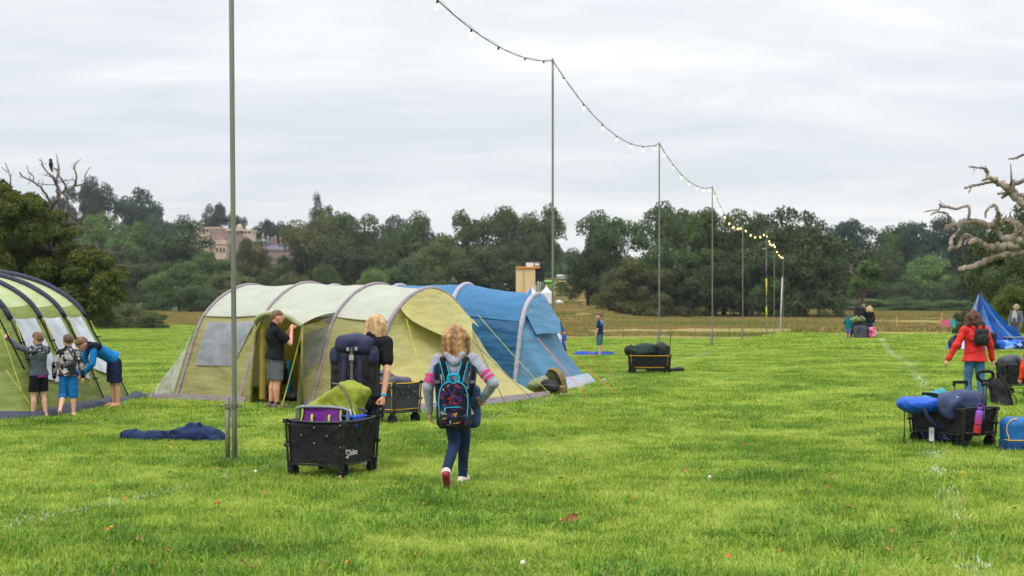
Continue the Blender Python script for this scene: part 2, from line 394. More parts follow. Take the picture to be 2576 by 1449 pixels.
# grass blades: patches scattered on the field
def grassmat(name, dark, mid, light):
    m, nt, N, L, pb = nodes(name); g = N.new('ShaderNodeNewGeometry')
    def nz(sc, det):
        n = N.new('ShaderNodeTexNoise'); n.inputs['Scale'].default_value = sc; n.inputs['Detail'].default_value = det; n.inputs['Roughness'].default_value = .6; L.new(g.outputs['Position'], n.inputs['Vector']); return n.outputs['Fac']
    at = N.new('ShaderNodeAttribute'); at.attribute_name = 'tone'
    def MA(op, a, b):
        n = N.new('ShaderNodeMath'); n.operation = op
        for i, q in enumerate((a, b)):
            if isinstance(q, (int, float)): n.inputs[i].default_value = q
            else: L.new(q, n.inputs[i])
        return n.outputs[0]
    f = MA('ADD', MA('ADD', MA('MULTIPLY', nz(.5, 4), .85), MA('MULTIPLY', nz(2.6, 3), .55)), MA('SUBTRACT', MA('MULTIPLY', at.outputs['Fac'], .42), .15))
    rp = N.new('ShaderNodeValToRGB'); e = rp.color_ramp.elements
    for i, (w, col) in enumerate([(.54, dark), (.76, mid), (.99, light)]):
        q = e[i] if i < 2 else e.new(w); q.position = w; q.color = mulc(lin(col), 1)
    L.new(f, rp.inputs[0])
    # dry straw blades
    gt = N.new('ShaderNodeMath'); gt.operation = 'GREATER_THAN'; gt.inputs[1].default_value = .965; L.new(at.outputs['Fac'], gt.inputs[0])
    mx = N.new('ShaderNodeMixRGB'); mx.inputs[2].default_value = mulc(lin((176, 160, 96)), 1); L.new(gt.outputs[0], mx.inputs[0]); L.new(rp.outputs[0], mx.inputs[1])
    L.new(mx.outputs[0], pb.inputs['Base Color']); pb.inputs['Roughness'].default_value = .5; pb.inputs['Specular IOR Level'].default_value = .3
    tr = N.new('ShaderNodeBsdfTranslucent'); L.new(mx.outputs[0], tr.inputs[0]); mi = N.new('ShaderNodeMixShader'); mi.inputs[0].default_value = .35
    L.new(pb.outputs[0], mi.inputs[1]); L.new(tr.outputs[0], mi.inputs[2]); L.new(mi.outputs[0], N['Material Output'].inputs[0]); return m
GM = grassmat('grass_blades', (72, 118, 24), (145, 175, 52), (200, 211, 106))
def blades(n, rad_, h0, h1, w, lean, seed, pts=None):
    r = np.random.default_rng(seed)
    if pts is None:
        a = r.uniform(0, 6.283, n); q = np.sqrt(r.uniform(0, 1, n)) * rad_; pts = np.stack([q * np.cos(a), q * np.sin(a), np.zeros(n)], 1)
    n = len(pts); az = r.uniform(0, 6.283, n); h = r.uniform(h0, h1, n) * (1 - .45 * r.random(n)); le = r.uniform(.1, lean, n)
    d = np.stack([np.cos(az), np.sin(az), np.zeros(n)], 1); fa = az + r.uniform(-1, 1, n); s = np.stack([-np.sin(fa), np.cos(fa), np.zeros(n)], 1) * (w * r.uniform(.6, 1.2, n))[:, None] * .5
    z = np.array([0, 0, 1.])
    m = pts + d * (h * le * .35)[:, None] + z * (h * .6)[:, None]; tp = pts + d * (h * le)[:, None] + z * (h * (1 - .3 * le))[:, None]
    v = np.stack([pts - s - z * .02, pts + s - z * .02, m + s * .85, m - s * .85, tp + s * .12, tp - s * .12], 1).reshape(-1, 3)
    b = np.arange(n)[:, None] * 6; f = np.concatenate([b + np.array([0, 1, 2, 3]), b + np.array([3, 2, 4, 5])], 0)
    return v, f, np.repeat(r.random(n), 6)
def blade_obj(name, *a, mat=None, **k):
    v, f, t = blades(*a, **k); me = meshnp(name, v, f, False); at = me.attributes.new('tone', 'FLOAT', 'POINT'); at.data.foreach_set('value', t.astype(np.float32))
    me.materials.append(mat or GM); return bpy.data.objects.new(name, me)
def scatter(name, protos, pos, rot, scl, idx):
    coll = bpy.data.collections.new(name + '_tufts')
    for p in protos: coll.objects.link(p)
    me = bpy.data.meshes.new(name); me.from_pydata([tuple(p) for p in pos], [], [])
    for nm, ty, dat in (('rot', 'FLOAT_VECTOR', rot), ('scl', 'FLOAT_VECTOR', scl), ('idx', 'INT', idx)):
        at = me.attributes.new(nm, ty, 'POINT'); at.data.foreach_set('vector' if ty == 'FLOAT_VECTOR' else 'value', np.ascontiguousarray(dat, np.int32 if ty == 'INT' else np.float32).ravel())
    o = link(name, me); ng = bpy.data.node_groups.new(name, 'GeometryNodeTree')
    ng.interface.new_socket('Geometry', in_out='INPUT', socket_type='NodeSocketGeometry'); ng.interface.new_socket('Geometry', in_out='OUTPUT', socket_type='NodeSocketGeometry')
    n, l = ng.nodes, ng.links; gi = n.new('NodeGroupInput'); go = n.new('NodeGroupOutput'); ip = n.new('GeometryNodeInstanceOnPoints'); ci = n.new('GeometryNodeCollectionInfo')
    ci.inputs['Collection'].default_value = coll; ci.inputs['Separate Children'].default_value = True; ci.inputs['Reset Children'].default_value = True
    def na(nm, ty):
        q = n.new('GeometryNodeInputNamedAttribute'); q.data_type = ty; q.inputs['Name'].default_value = nm; return q.outputs['Attribute']
    l.new(gi.outputs[0], ip.inputs['Points']); l.new(ci.outputs[0], ip.inputs['Instance']); ip.inputs['Pick Instance'].default_value = True
    l.new(na('idx', 'INT'), ip.inputs['Instance Index']); l.new(na('rot', 'FLOAT_VECTOR'), ip.inputs['Rotation']); l.new(na('scl', 'FLOAT_VECTOR'), ip.inputs['Scale']); l.new(ip.outputs[0], go.inputs[0])
    md = o.modifiers.new('scatter', 'NODES'); md.node_group = ng; return tag(o, kind='stuff')
def spread(y0, y1, step, margin):
    out = []; y = y0
    while y < y1:
        st = step; hw = .43 * max(y, 4) + margin; x = -hw
        while x < hw:
            px, py = x + NR.uniform(-.5, .5) * st, y + NR.uniform(-.5, .5) * st
            if py < ymax(px / max(py, 1)): out.append((px, py, gz(px, py)))
            x += st
        y += st
    return np.array(out)
pos, scl, idx = [], [], []
LOD = [(4.5, 19, .42, 3.0, 0), (19, 48, .85, 3, 3), (48, 195, 2.3, 8, 5)]
for y0, y1, st, mg, i0 in LOD:
    p = spread(y0, y1, st, mg); pos.append(p); idx.append(i0 + NR.integers(0, 3 if i0 == 0 else 2, len(p)))
    h = np.array([.78 + 1.0 * max(0, mn.noise(Vector((a * .55, b * .55, 3.3)))) + .5 * max(0, mn.noise(Vector((a * 2.1, b * 2.1, 9)))) for a, b, _ in p])
    scl.append(np.stack([np.ones(len(p)), np.ones(len(p)), h], 1))
pos, scl, idx = np.concatenate(pos), np.concatenate(scl), np.concatenate(idx)
rot = np.stack([np.zeros(len(pos)), np.zeros(len(pos)), NR.uniform(0, 6.28, len(pos))], 1)
protos = [blade_obj('tuft_%d' % i, 1500, .40, .045, .085, .006, 1.1, 20 + i) for i in range(3)] + [blade_obj('tuft_%d' % (i + 3), 1900, .85, .05, .085, .011, 1.0, 40 + i) for i in range(2)] + [blade_obj('tuft_%d' % (i + 5), 2600, 2.1, .05, .085, .03, .9, 60 + i) for i in range(2)]
# taller, deeper green clumps here and there
cp = np.array([(x, y, gz(x, y)) for x, y in [(NR.uniform(-.46, .46) * yy, yy) for yy in 5 + 34 * NR.random(3000) ** 1.4] if .6 * mn.noise(Vector((x * .5, y * .5, 21))) + .5 * mn.noise(Vector((x * 1.7, y * 1.7, 4))) + .35 * R.random() > .30])
n = len(cp); pos = np.concatenate([pos, cp]); idx = np.concatenate([idx, 7 + NR.integers(0, 2, n)]); scl = np.concatenate([scl, NR.uniform(.7, 1.3, (n, 1)) * np.ones((1, 3))]); rot = np.concatenate([rot, np.stack([np.zeros(n), np.zeros(n), NR.uniform(0, 6.28, n)], 1)])
GMD = grassmat('grass_clump', (66, 110, 22), (118, 160, 42), (172, 196, 82)); protos += [blade_obj('tuft_%d' % (i + 7), 260, .22, .07, .125, .008, 1.4, 90 + i, mat=GMD) for i in range(2)]
scatter('grass', protos, pos, rot, scl, idx)
# rough meadow beyond the field: tall dry grass
MM = groundmat('meadow_straw', MEAD, .05, (.2, 1, 1), 0)
pos = []
for y in np.arange(84, 330, 3.2):
    for x in np.arange(-.42 * y, .46 * y, 3.4):
        a, b = x + NR.uniform(-1.6, 1.6), y + NR.uniform(-1.6, 1.6)
        if b > ymax(a / b) + 1.5 and mn.noise(Vector((a * .02, b * .07, 1))) > -.25: pos.append((a, b, gz(a, b) - .06))
pos = np.array(pos); n = len(pos); h = NR.uniform(.5, 1.2, n)
scatter('meadow_grass', [blade_obj('rough_%d' % i, 800, 2.6, .2, .55, .07, .7, 80 + i, mat=MM) for i in range(2)], pos, np.stack([np.zeros(n), np.zeros(n), NR.uniform(0, 6.28, n)], 1), np.stack([np.ones(n), np.ones(n), h], 1), NR.integers(0, 2, n))
# white line-marking paint on the grass: painted blades along three worn lines
CM = M('chalk_white', (214, 222, 208), .8, .15, 3)
def chalk(pix, width, dens, seed):
    w = [G(*p) for p in pix]; w = [Vector(q) for q in cr(w, 14)]; pts = []; r = np.random.default_rng(seed)
    for a, b in zip(w, w[1:]):
        d = b - a; n = int(d.length * width * dens); pr = Vector((-d.y, d.x, 0)).normalized()
        for _ in range(n):
            t = r.random(); o = r.normal() * width * .42; q = a + d * t
            if mn.noise(Vector((q.x * 1.3, q.y * 1.3, seed))) + .6 * mn.noise(Vector((q.x * .4, q.y * .4, seed))) + .35 * r.random() < .05: continue
            q = q + pr * o; pts.append((q.x, q.y, gz(q.x, q.y)))
    return np.array(pts)
def chalk_obj(pix, width, dens, seed, bw):
    p = chalk(pix, width, dens, seed); v, f, t = blades(0, 0, .055, .095, bw, 1.0, seed, pts=p)
    o = link('chalk_line', meshnp('chalk_line', v, f, False), CM); tag(o, kind='structure')
chalk_obj([(2216, 853), (2240, 890), (2285, 915), (2300, 945), (2330, 985), (2345, 1060)], .2, 420, 5, .014)
chalk_obj([(2345, 1060), (2350, 1130), (2368, 1200), (2400, 1290), (2440, 1370), (2462, 1449), (2480, 1520)], .15, 1150, 6, .006)
chalk_obj([(-60, 1350), (60, 1322), (250, 1280), (400, 1250), (560, 1212), (640, 1192), (780, 1165)], .16, 850, 7, .006)
chalk_obj([(780, 1165), (980, 1130), (1120, 1090), (1260, 1048), (1400, 1002), (1540, 955)], .15, 240, 8, .009)
chalk_obj([(1500, 968), (1620, 925), (1780, 890), (1870, 866), (1925, 852)], .2, 130, 9, .02)
# ================================================================ trees
def rnd_dirs(r, n):
    v = r.normal(size=(n, 3)); return v / np.linalg.norm(v, axis=1)[:, None]
def leaf_cloud(clumps, n, size, seed, holes=.0, flat=1.0):
    """leaf quads spread through and over a set of clumps (x, y, z, radius)"""
    r = np.random.default_rng(seed); cl = np.array(clumps); w = cl[:, 3] ** 2; ci = r.choice(len(cl), n, p=w / w.sum())
    d = rnd_dirs(r, n); d[:, 2] = np.where(d[:, 2] < -.35, -d[:, 2] * .6, d[:, 2]); d /= np.linalg.norm(d, axis=1)[:, None]
    rr = cl[ci, 3] * (1 - .45 * r.random(n) ** 2.0) * (1 + .18 * np.sin(d[:, 0] * 7 + ci) * np.sin(d[:, 1] * 6 + ci * 2) * np.sin(d[:, 2] * 5 + ci))
    p = cl[ci, :3] + d * rr[:, None] * np.array([1, 1, flat])
    nn = d + r.normal(size=(n, 3)) * .55; nn /= np.linalg.norm(nn, axis=1)[:, None]
    t = np.cross(nn, rnd_dirs(r, n)); t /= np.linalg.norm(t, axis=1)[:, None] + 1e-9; b = np.cross(nn, t)
    s = (size * r.uniform(.55, 1.3, n))[:, None] * .5
    v = np.stack([p - t * s, p - b * s * .62, p + t * s, p + b * s * .62], 1).reshape(-1, 3); q = np.arange(n * 4).reshape(n, 4)
    return v, q
def crown_clumps(seed, n, rx, rz, zc, cr_, shape='oak', top=.0):
    r = np.random.default_rng(seed); out = []
    for i in range(n):
        d = rnd_dirs(r, 1)[0]; d[2] = d[2] if d[2] > -.55 else -d[2]
        q = r.uniform(.55, 1.0) if i % 4 else r.uniform(.1, .6)
        k = 1.0
        if shape == 'tall': k = 1 - .45 * max(0, d[2])
        if shape == 'flat': k = 1.1 if d[2] < .5 else .9
        if shape == 'low': k = 1.0 + .25 * max(0, -d[2])
        out.append((d[0] * rx * q * k, d[1] * rx * q * k, zc + d[2] * rz * q, cr_ * r.uniform(.55, 1.25)))
    out.append((0, 0, zc, min(rx, rz) * .45))
    return out
TK = {  # unit trees, 1 tall, 1 wide: clumps, crown radius, half height, clump radius, shape, lowest leaf
    'oak': (60, .50, .50, .135, 'oak', .10), 'broad': (80, .50, .50, .12, 'low', .05), 'tall': (45, .42, .55, .15, 'tall', .12),
    'ragged': (34, .50, .50, .13, 'oak', .10), 'bush': (50, .5, .5, .16, 'low', -.06), 'lobed': (30, .46, .5, .18, 'oak', .08)}
CROWN = {}
def trunk_mesh(seed, h, r0, spread_, nb=5):
    r = random.Random(seed); mb = MB()
    top = Vector((r.uniform(-.03, .03), r.uniform(-.03, .03), h * .55))
    mb.tube(cr([(0, 0, -.03 * h), (0, 0, .01 * h), (top.x * .5, top.y * .5, h * .25), tuple(top), (top.x * 1.5, top.y, h * .8)], 4), [r0 * k for k in np.interp(np.linspace(0, 1, 17), [0, .12, .3, .7, 1], [1.7, 1.3, 1, .6, .12])], 8)
    for i in range(nb):
        a = i * 6.28 / nb + r.uniform(-.5, .5); z0 = h * r.uniform(.2, .45); e = Vector((math.cos(a), math.sin(a), 0)) * spread_ * r.uniform(.6, 1)
        mb.tube(cr([(0, 0, z0), tuple(e * .35 + Vector((0, 0, z0 + .08 * h))), tuple(e * .75 + Vector((0, 0, z0 + .2 * h))), tuple(e + Vector((0, 0, z0 + .3 * h)))], 4), list(np.linspace(r0 * .55, r0 * .1, 13)), 6)
    return mb
for kind, (n, rx, rz, crr, sh, zlo) in TK.items():
    CROWN[kind] = []
    for s in range(3):
        cl = crown_clumps(100 + s * 17 + len(kind), n, rx, rz, .5, crr, sh)
        v, q = leaf_cloud(cl, {'ragged': 17000, 'tall': 16000}.get(kind, 26000), .026, 5 + s, flat=.8)
        for ax, (l, h) in enumerate([(-.5, .5), (-.5, .5), (zlo, 1)]):
            a, b = np.percentile(v[:, ax], [.7, 99.3]); v[:, ax] = l + (v[:, ax] - a) / (b - a) * (h - l)
        CROWN[kind].append(meshnp('crown_' + kind, v, q, False))
TRUNKM = [meshpy('trunk', m.v, m.f) for m in (trunk_mesh(3, 1, .03, .4), trunk_mesh(8, 1, .035, .35))]
BARK = M('bark', (74, 64, 52), .95, .35, 3, .5, 12, stretch=(1, 1, .2))
for me in TRUNKM: me.materials.append(BARK)
LM = {'dark': leafmat('leaf_dark', (42, 60, 34), (84, 104, 58), .28), 'mid': leafmat('leaf_mid', (46, 68, 34), (94, 116, 60), .25),
      'olive': leafmat('leaf_olive', (62, 74, 38), (106, 112, 64), .25), 'light': leafmat('leaf_light', (66, 94, 44), (118, 142, 74), .3),
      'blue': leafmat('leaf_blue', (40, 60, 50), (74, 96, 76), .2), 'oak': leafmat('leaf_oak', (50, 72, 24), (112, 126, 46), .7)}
TN = [0]
def tree(px, top, w, d, kind, mat, label, base=None, name='tree', cat='tree', trunk=True, group=None):
    """a tree d metres away whose crown tops at photo height `top` and is w photo units wide"""
    p = A(px, d); H = (HY - top) / F * d + CH - p.z; Wd = w / F * d
    i = TN[0]; TN[0] += 1
    o = empty(name, p, label, cat, R.uniform(0, 6.28), group)
    me = CROWN[kind][i % 3]; sx_, sz = Wd, H
    c = bpy.data.objects.new('crown', me); COL.objects.link(c); c.parent = o; c.scale = (sx_, sx_, sz)
    if not me.materials: me.materials.append(LM[mat])
    c.material_slots[0].link = 'OBJECT'; c.material_slots[0].material = LM[mat]
    if trunk:
        t = bpy.data.objects.new('trunk', TRUNKM[i % 2]); COL.objects.link(t); t.parent = o; t.scale = (min(H, Wd) * .9, min(H, Wd) * .9, H * .85)
    return o
# wooded hill and its skyline, far left
SK = [(150, 500, 90, 610, 'oak', 'blue', 'dark hilltop tree half hidden behind the bare upper branches of the dead-topped oak'),
 (222, 458, 120, 620, 'ragged', 'blue', 'tall ragged dark tree on the hilltop just right of the bare dead branches'),
 (348, 482, 160, 640, 'broad', 'blue', 'wide dome-shaped dark tree standing on the hill skyline'),
 (535, 516, 76, 660, 'oak', 'blue', 'small round dark tree on the skyline directly above the mansion roof'),
 (597, 538, 52, 665, 'ragged', 'blue', 'small dark skyline tree behind the nearest pole, above the mansion'),
 (682, 558, 92, 640, 'oak', 'blue', 'rounded dark tree rising behind the chimneys of the mansion wing'),
 (722, 570, 60, 640, 'oak', 'olive', 'small brownish tree at the right end of the mansion chimneys'),
 (800, 493, 56, 600, 'tall', 'blue', 'tallest thin dark tree of the skyline, towering over the brownish crown'),
 (828, 527, 90, 590, 'broad', 'olive', 'brownish spreading tree just below the tallest skyline tree'),
 (995, 552, 120, 640, 'broad', 'blue', 'low dark bluish tree seen in the dip of the wood behind the blue tent'),
 (1060, 560, 90, 650, 'broad', 'blue', 'bluish tree at the right side of the dip in the wooded skyline'),
 (410, 545, 120, 600, 'broad', 'blue', 'dark bushy tree below the dome-shaped skyline tree'),
 (120, 520, 160, 560, 'broad', 'blue', 'dark tree on the hill behind the leafy top of the dead-topped oak'),
 (20, 520, 150, 560, 'broad', 'blue', 'dark hill tree at the left picture edge behind the dead-topped oak')]
for q in SK: tree(*q)
MID = [(250, 545, 150, 430, 'oak', 'light', 'pale green tree below the hilltop trees, the lightest of the wood'),
 (335, 566, 160, 400, 'broad', 'mid', 'full green tree right of the pale green one'),
 (450, 556, 190, 410, 'broad', 'dark', 'large dark green tree left of the mansion'),
 (545, 640, 170, 370, 'broad', 'mid', 'mid green tree in front of the left corner of the mansion'),
 (642, 604, 100, 350, 'oak', 'olive', 'brownish green tree whose crown covers the middle of the mansion'),
 (700, 652, 130, 480, 'broad', 'mid', 'ivy green tree below the slate roofed wing of the mansion'),
 (805, 552, 190, 400, 'lobed', 'olive', 'big brownish green tree right of the mansion wing'),
 (905, 545, 170, 410, 'oak', 'dark', 'dark tree with a flat top between the brownish tree and the round green one'),
 (1035, 548, 190, 390, 'broad', 'mid', 'round green tree behind the highest part of the blue tent roof'),
 (1165, 540, 150, 400, 'ragged', 'mid', 'ragged green tree with gaps in its top, left of the tall lobed pair'),
 (1265, 528, 140, 400, 'lobed', 'mid', 'tall lobed tree, left one of the pair beside the second pole'),
 (1345, 530, 130, 400, 'lobed', 'mid', 'tall lobed tree with sky gaps, right one of the pair beside the second pole'),
 (1395, 618, 60, 420, 'oak', 'light', 'slim paler tree just right of the second pole'),
 (1100, 600, 160, 360, 'broad', 'olive', 'brownish tree low in the wood behind the blue tent'),
 (1205, 632, 220, 290, 'broad', 'dark', 'low wide dark oak in front of the wood, left of the wooden tower'),
 (380, 650, 150, 330, 'broad', 'dark', 'low dark tree at the wood edge above the far bracken'),
 (450, 665, 170, 320, 'broad', 'mid', 'low green tree at the wood edge, left of the green tent roof'),
 (575, 690, 150, 315, 'broad', 'olive', 'low brownish tree at the wood edge behind the nearest pole'),
 (300, 620, 180, 360, 'broad', 'dark', 'dark tree behind the right end of the dead-topped oak'),
 (660, 690, 120, 320, 'broad', 'dark', 'low dark tree behind the left part of the green tent roof'),
 (745, 690, 130, 320, 'broad', 'olive', 'low olive tree behind the second beam of the green tent'),
 (830, 672, 100, 310, 'bush', 'mid', 'rounded bushy tree just above the roof of the green tent'),
 (930, 680, 90, 305, 'bush', 'light', 'small lighter bush above the left end of the blue tent roof'),
 (1010, 660, 160, 330, 'broad', 'dark', 'dark low tree above the middle of the blue tent roof'),
 (870, 620, 150, 370, 'broad', 'dark', 'dark tree in the thick of the wood behind the two large tents'),
 (960, 610, 140, 375, 'broad', 'mid', 'green tree in the thick of the wood left of the round one'),
 (760, 615, 120, 400, 'broad', 'dark', 'dark tree tucked below the brownish green tree'),
 (1290, 610, 120, 380, 'broad', 'dark', 'shaded tree below the tall lobed pair'),
 (510, 720, 120, 300, 'bush', 'dark', 'dark bush at the wood edge left of the green tent'),
 (200, 640, 180, 350, 'broad', 'dark', 'dark tree behind the middle of the dead-topped oak'),
 (1430, 640, 110, 520, 'broad', 'blue', 'far bluish tree in the gap right of the second pole'),
 (1480, 640, 120, 560, 'broad', 'blue', 'far bluish tree behind the left edge of the dark meadow oaks')]
for q in MID: tree(*q)
RT = [(1555, 540, 190, 262, 'ragged', 'dark', 'tall ragged dark oak, leftmost of the meadow oaks behind the third pole'),
 (1480, 625, 150, 255, 'oak', 'dark', 'lower dark oak at the left edge of the meadow oaks'),
 (1610, 655, 200, 240, 'broad', 'olive', 'broad brownish oak low in front of the tall ragged one'),
 (1722, 518, 190, 290, 'ragged', 'dark', 'tall dark oak with sky gaps rising between the third and fourth poles'),
 (1700, 610, 190, 246, 'broad', 'dark', 'spreading dark oak directly behind the third pole'),
 (1820, 535, 210, 250, 'oak', 'mid', 'rounded green oak behind the fourth pole and its bulbs'),
 (1800, 640, 200, 240, 'broad', 'dark', 'low spreading oak with a visible trunk under the fourth pole'),
 (1905, 545, 130, 300, 'ragged', 'dark', 'thin topped oak in the gap behind the fifth and sixth poles'),
 (1995, 535, 270, 240, 'broad', 'dark', 'largest dark oak of the meadow, right of the farthest poles'),
 (1960, 600, 190, 236, 'broad', 'dark', 'lower left bough mass oak beside the farthest poles'),
 (2060, 630, 180, 234, 'broad', 'dark', 'low right oak beside the largest meadow oak')]
for q in RT: tree(*q)
FR = [(2130, 562, 170, 400, 'oak', 'blue', 'dark bluish tree in the wood just right of the largest meadow oak'),
 (2220, 590, 130, 390, 'broad', 'mid', 'plain green tree in the wood left of the dead oak branches'),
 (2270, 568, 160, 400, 'oak', 'blue', 'dark tree in the right hand wood below the lowest gap of the skyline'),
 (2345, 555, 150, 400, 'ragged', 'blue', 'ragged tree with gaps behind the tips of the dead oak branches'),
 (2430, 560, 150, 400, 'oak', 'dark', 'dark tree behind the lower limbs of the dead oak'),
 (2230, 660, 150, 370, 'broad', 'dark', 'low dark tree at the wood edge right of the half dead little oak'),
 (2330, 650, 150, 365, 'broad', 'light', 'paler green tree at the wood edge below the dead oak branches'),
 (2420, 670, 150, 360, 'broad', 'mid', 'green tree at the wood edge left of the dark near tree'),
 (2120, 660, 130, 375, 'broad', 'dark', 'shaded tree behind the half dead little oak'),
 (2510, 580, 150, 390, 'broad', 'dark', 'dark tree at the right end of the far wood'),
 (2290, 700, 140, 350, 'bush', 'dark', 'dark bush under the right hand wood, above the bracken bank'),
 (2400, 700, 140, 350, 'bush', 'dark', 'dark bush under the wood close to the dark near tree'),
 (2180, 700, 120, 352, 'bush', 'dark', 'dark bush behind the grey trunk of the half dead little oak')]
for q in FR: tree(*q)
# the dark near tree and bushes at the right edge
tree(2560, 520, 250, 92, 'broad', 'dark', 'near dark leafy tree at the right edge behind the dead oak limbs')
tree(2560, 640, 230, 84, 'bush', 'dark', 'dense dark shrub under the near tree at the right edge', cat='shrub', name='shrub', trunk=False)
tree(2548, 722, 110, 76, 'bush', 'oak', 'yellowish green bush behind the mother carrying a baby', cat='bush', name='bush', trunk=False)
tree(2470, 745, 70, 78, 'bush', 'mid', 'small green bush behind the collapsing blue tent', cat='bush', name='bush', trunk=False)
tree(2428, 786, 62, 74, 'bush', 'dark', 'small round dark bush left of the collapsing blue tent', cat='bush', name='bush', trunk=False)
# bracken banks
for px, tp, w, d, m, lb in [(240, 778, 120, 170, 'mid', 'low bramble bush at the field edge beside the left green tent'), (315, 766, 140, 176, 'olive', 'brownish bramble bush at the field edge, the widest of the three'), (380, 790, 90, 172, 'mid', 'small low bush at the right end of the brambles'),
    (2170, 752, 150, 330, 'light', 'low bracken bank below the half dead little oak'), (2270, 750, 170, 332, 'mid', 'low bracken bank in the middle of the right hand wood edge'), (2380, 756, 170, 330, 'mid', 'low bracken bank left of the small round bush')]:
    tree(px, tp, w, d, 'bush', m, lb, cat='bush', name='bush', trunk=False)
# ---------------------------------------------------------------- bare branches
def ZZ(x0, y0, s): return lambda x, y: ((x0 + x / s) / 1.4907, (y0 + y / s) / 1.4907)
DEADW = M('dead_wood', (136, 124, 114), .9, .5, 2.6, 1.6, 7, stretch=(1, 1, 1)); DEADD = M('dead_twig', (96, 86, 76), .9, .3, 3, .5, 9)
def branch(mb, zz, pts, d, s, jit, n=5, side=8, rmin=.0, tw=.28):
    """limb given in a zoomed view of the photo, set at its own depth with its own drift towards or away from the camera"""
    drift = R.uniform(-jit, jit); N = len(pts); q = []
    for i, (x, y, r_) in enumerate(pts):
        px, py = zz(x, y); dd = d + drift * (i / max(1, N - 1)) + R.uniform(-jit, jit) * .18; p = P(px, py, dd)
        q.append((p.x, p.y, p.z, max(rmin, r_ / s / 1.4907 / F * d)))
    q = cr(q, n); q = [(x + R.uniform(-.3, .3) * r_, y, z + R.uniform(-.35, .35) * r_, r_ * R.uniform(.86, 1.16)) for x, y, z, r_ in q]
    k0 = len(mb.v); mb.tube([t[:3] for t in q], [max(.004, t[3]) for t in q], side)
    for k in range(k0, len(mb.v)):
        w = mb.v[k]; r_ = max(.004, q[min((k - k0) // side, len(q) - 1)][3]); c_ = Vector(q[min((k - k0) // side, len(q) - 1)][:3]); f = 2.2 / max(r_, .03)
        mb.v[k] = c_ + (w - c_) * (1 + .45 * mn.noise(w * f * .35) + .22 * mn.noise(w * f))
    for i in range(3, len(q) - 2):           # broken spurs and fine twigs
        if R.random() < tw:
            a = Vector(q[i][:3]); r_ = q[i][3]; t = (Vector(q[i + 1][:3]) - a).normalized(); dv = (t * R.uniform(-.2, 1) + Vector((R.uniform(-1, 1), R.uniform(-.6, .6), R.uniform(-.5, 1)))).normalized(); L_ = r_ * R.uniform(3, 8) + .1; m_ = a + dv * L_ * .5 + Vector((R.uniform(-1, 1), 0, R.uniform(-1, 1))) * L_ * .15; e_ = a + dv * L_ + Vector((R.uniform(-1, 1), 0, R.uniform(-.3, 1))) * L_ * .3
            mb.tube([a, m_, e_], [r_ * .5, r_ * .3, r_ * .1 + .002], 5)
            if r_ > .02: mb.tube([m_, m_ + (dv + Vector((R.uniform(-1, 1), 0, R.uniform(-1, 1)))) * L_ * .35], [r_ * .25, .003], 4)
z1 = ZZ(0, 540, 2576 / 960); OD = 84; s1 = 2576 / 960
LB = [[(490, 690, 25), (540, 600, 24), (600, 500, 25), (560, 400, 18), (545, 350, 14), (480, 290, 11), (430, 220, 9), (420, 175, 7), (385, 158, 4)],
 [(560, 390, 12), (590, 270, 12), (580, 180, 9), (570, 100, 5)], [(600, 500, 18), (655, 470, 16), (650, 400, 12), (600, 330, 10), (590, 270, 10)],
 [(640, 490, 16), (740, 430, 14), (770, 330, 12), (750, 250, 10), (765, 190, 7), (815, 155, 4)], [(740, 430, 12), (850, 390, 10), (860, 310, 8), (910, 230, 4)],
 [(520, 600, 10), (420, 450, 14), (330, 380, 10), (230, 330, 9), (195, 280, 5)], [(330, 380, 8), (340, 330, 7), (290, 280, 6), (270, 210, 4)],
 [(150, 680, 14), (110, 480, 11), (105, 340, 9), (80, 260, 7), (55, 185, 4)], [(70, 280, 6), (10, 230, 4)], [(120, 620, 9), (20, 560, 9), (-30, 570, 6)], [(120, 600, 8), (30, 500, 7), (0, 440, 5)],
 [(540, 680, 14), (620, 670, 14), (700, 710, 14), (770, 770, 12), (830, 820, 10), (900, 870, 7), (990, 870, 4)], [(560, 860, 12), (680, 860, 12), (800, 880, 12), (850, 880, 9)],
 [(350, 1000, 35), (520, 1070, 35), (650, 1090, 28), (800, 1100, 22), (900, 1100, 16), (1000, 1080, 12), (1200, 1100, 8), (1330, 1050, 5)],
 [(520, 1060, 14), (490, 960, 16), (420, 960, 14), (330, 940, 12), (240, 930, 7)], [(1200, 1090, 8), (1270, 1000, 6), (1300, 940, 4)], [(1000, 1080, 8), (960, 990, 5)],
 [(860, 1090, 9), (830, 1050, 8), (880, 1040, 6)], [(1150, 1230, 8), (1240, 1222, 8), (1340, 1235, 7), (1440, 1205, 4)], [(1050, 1450, 10), (1070, 1390, 7), (1160, 1430, 5)], [(820, 810, 8), (830, 740, 6), (870, 690, 5), (880, 580, 4)],
 [(650, 700, 8), (670, 620, 6), (680, 580, 4)], [(740, 360, 5), (640, 370, 5), (540, 410, 7), (380, 400, 5)], [(350, 1180, 9), (330, 1120, 9), (350, 1240, 6), (390, 1260, 5)]]
pt = A(120, OD + 2); oak = empty('oak_tree', pt, 'large leafy oak with bare dead branches sticking out of its top, left edge', 'tree')
mbx = MB()
for b_ in LB: branch(mbx, z1, [(x, y, r_ * .78) for x, y, r_ in b_], OD, s1, 2.2, 5, 7, 0, .34)
def setp(o, par): o.parent = par; o.matrix_parent_inverse = Matrix.Translation(par.location).inverted() if not par.rotation_euler.z else (Matrix.Translation(par.location) @ Matrix.Rotation(par.rotation_euler.z, 4, 'Z')).inverted(); return o
setp(mbx.build('dead_branch', M('dead_grey', (104, 94, 86), .9, .4, 2.6, 1, 7), None, True), oak)
mbx = MB(); q = [P(60, 700, OD + 2), P(130, 790, OD + 2), pt]
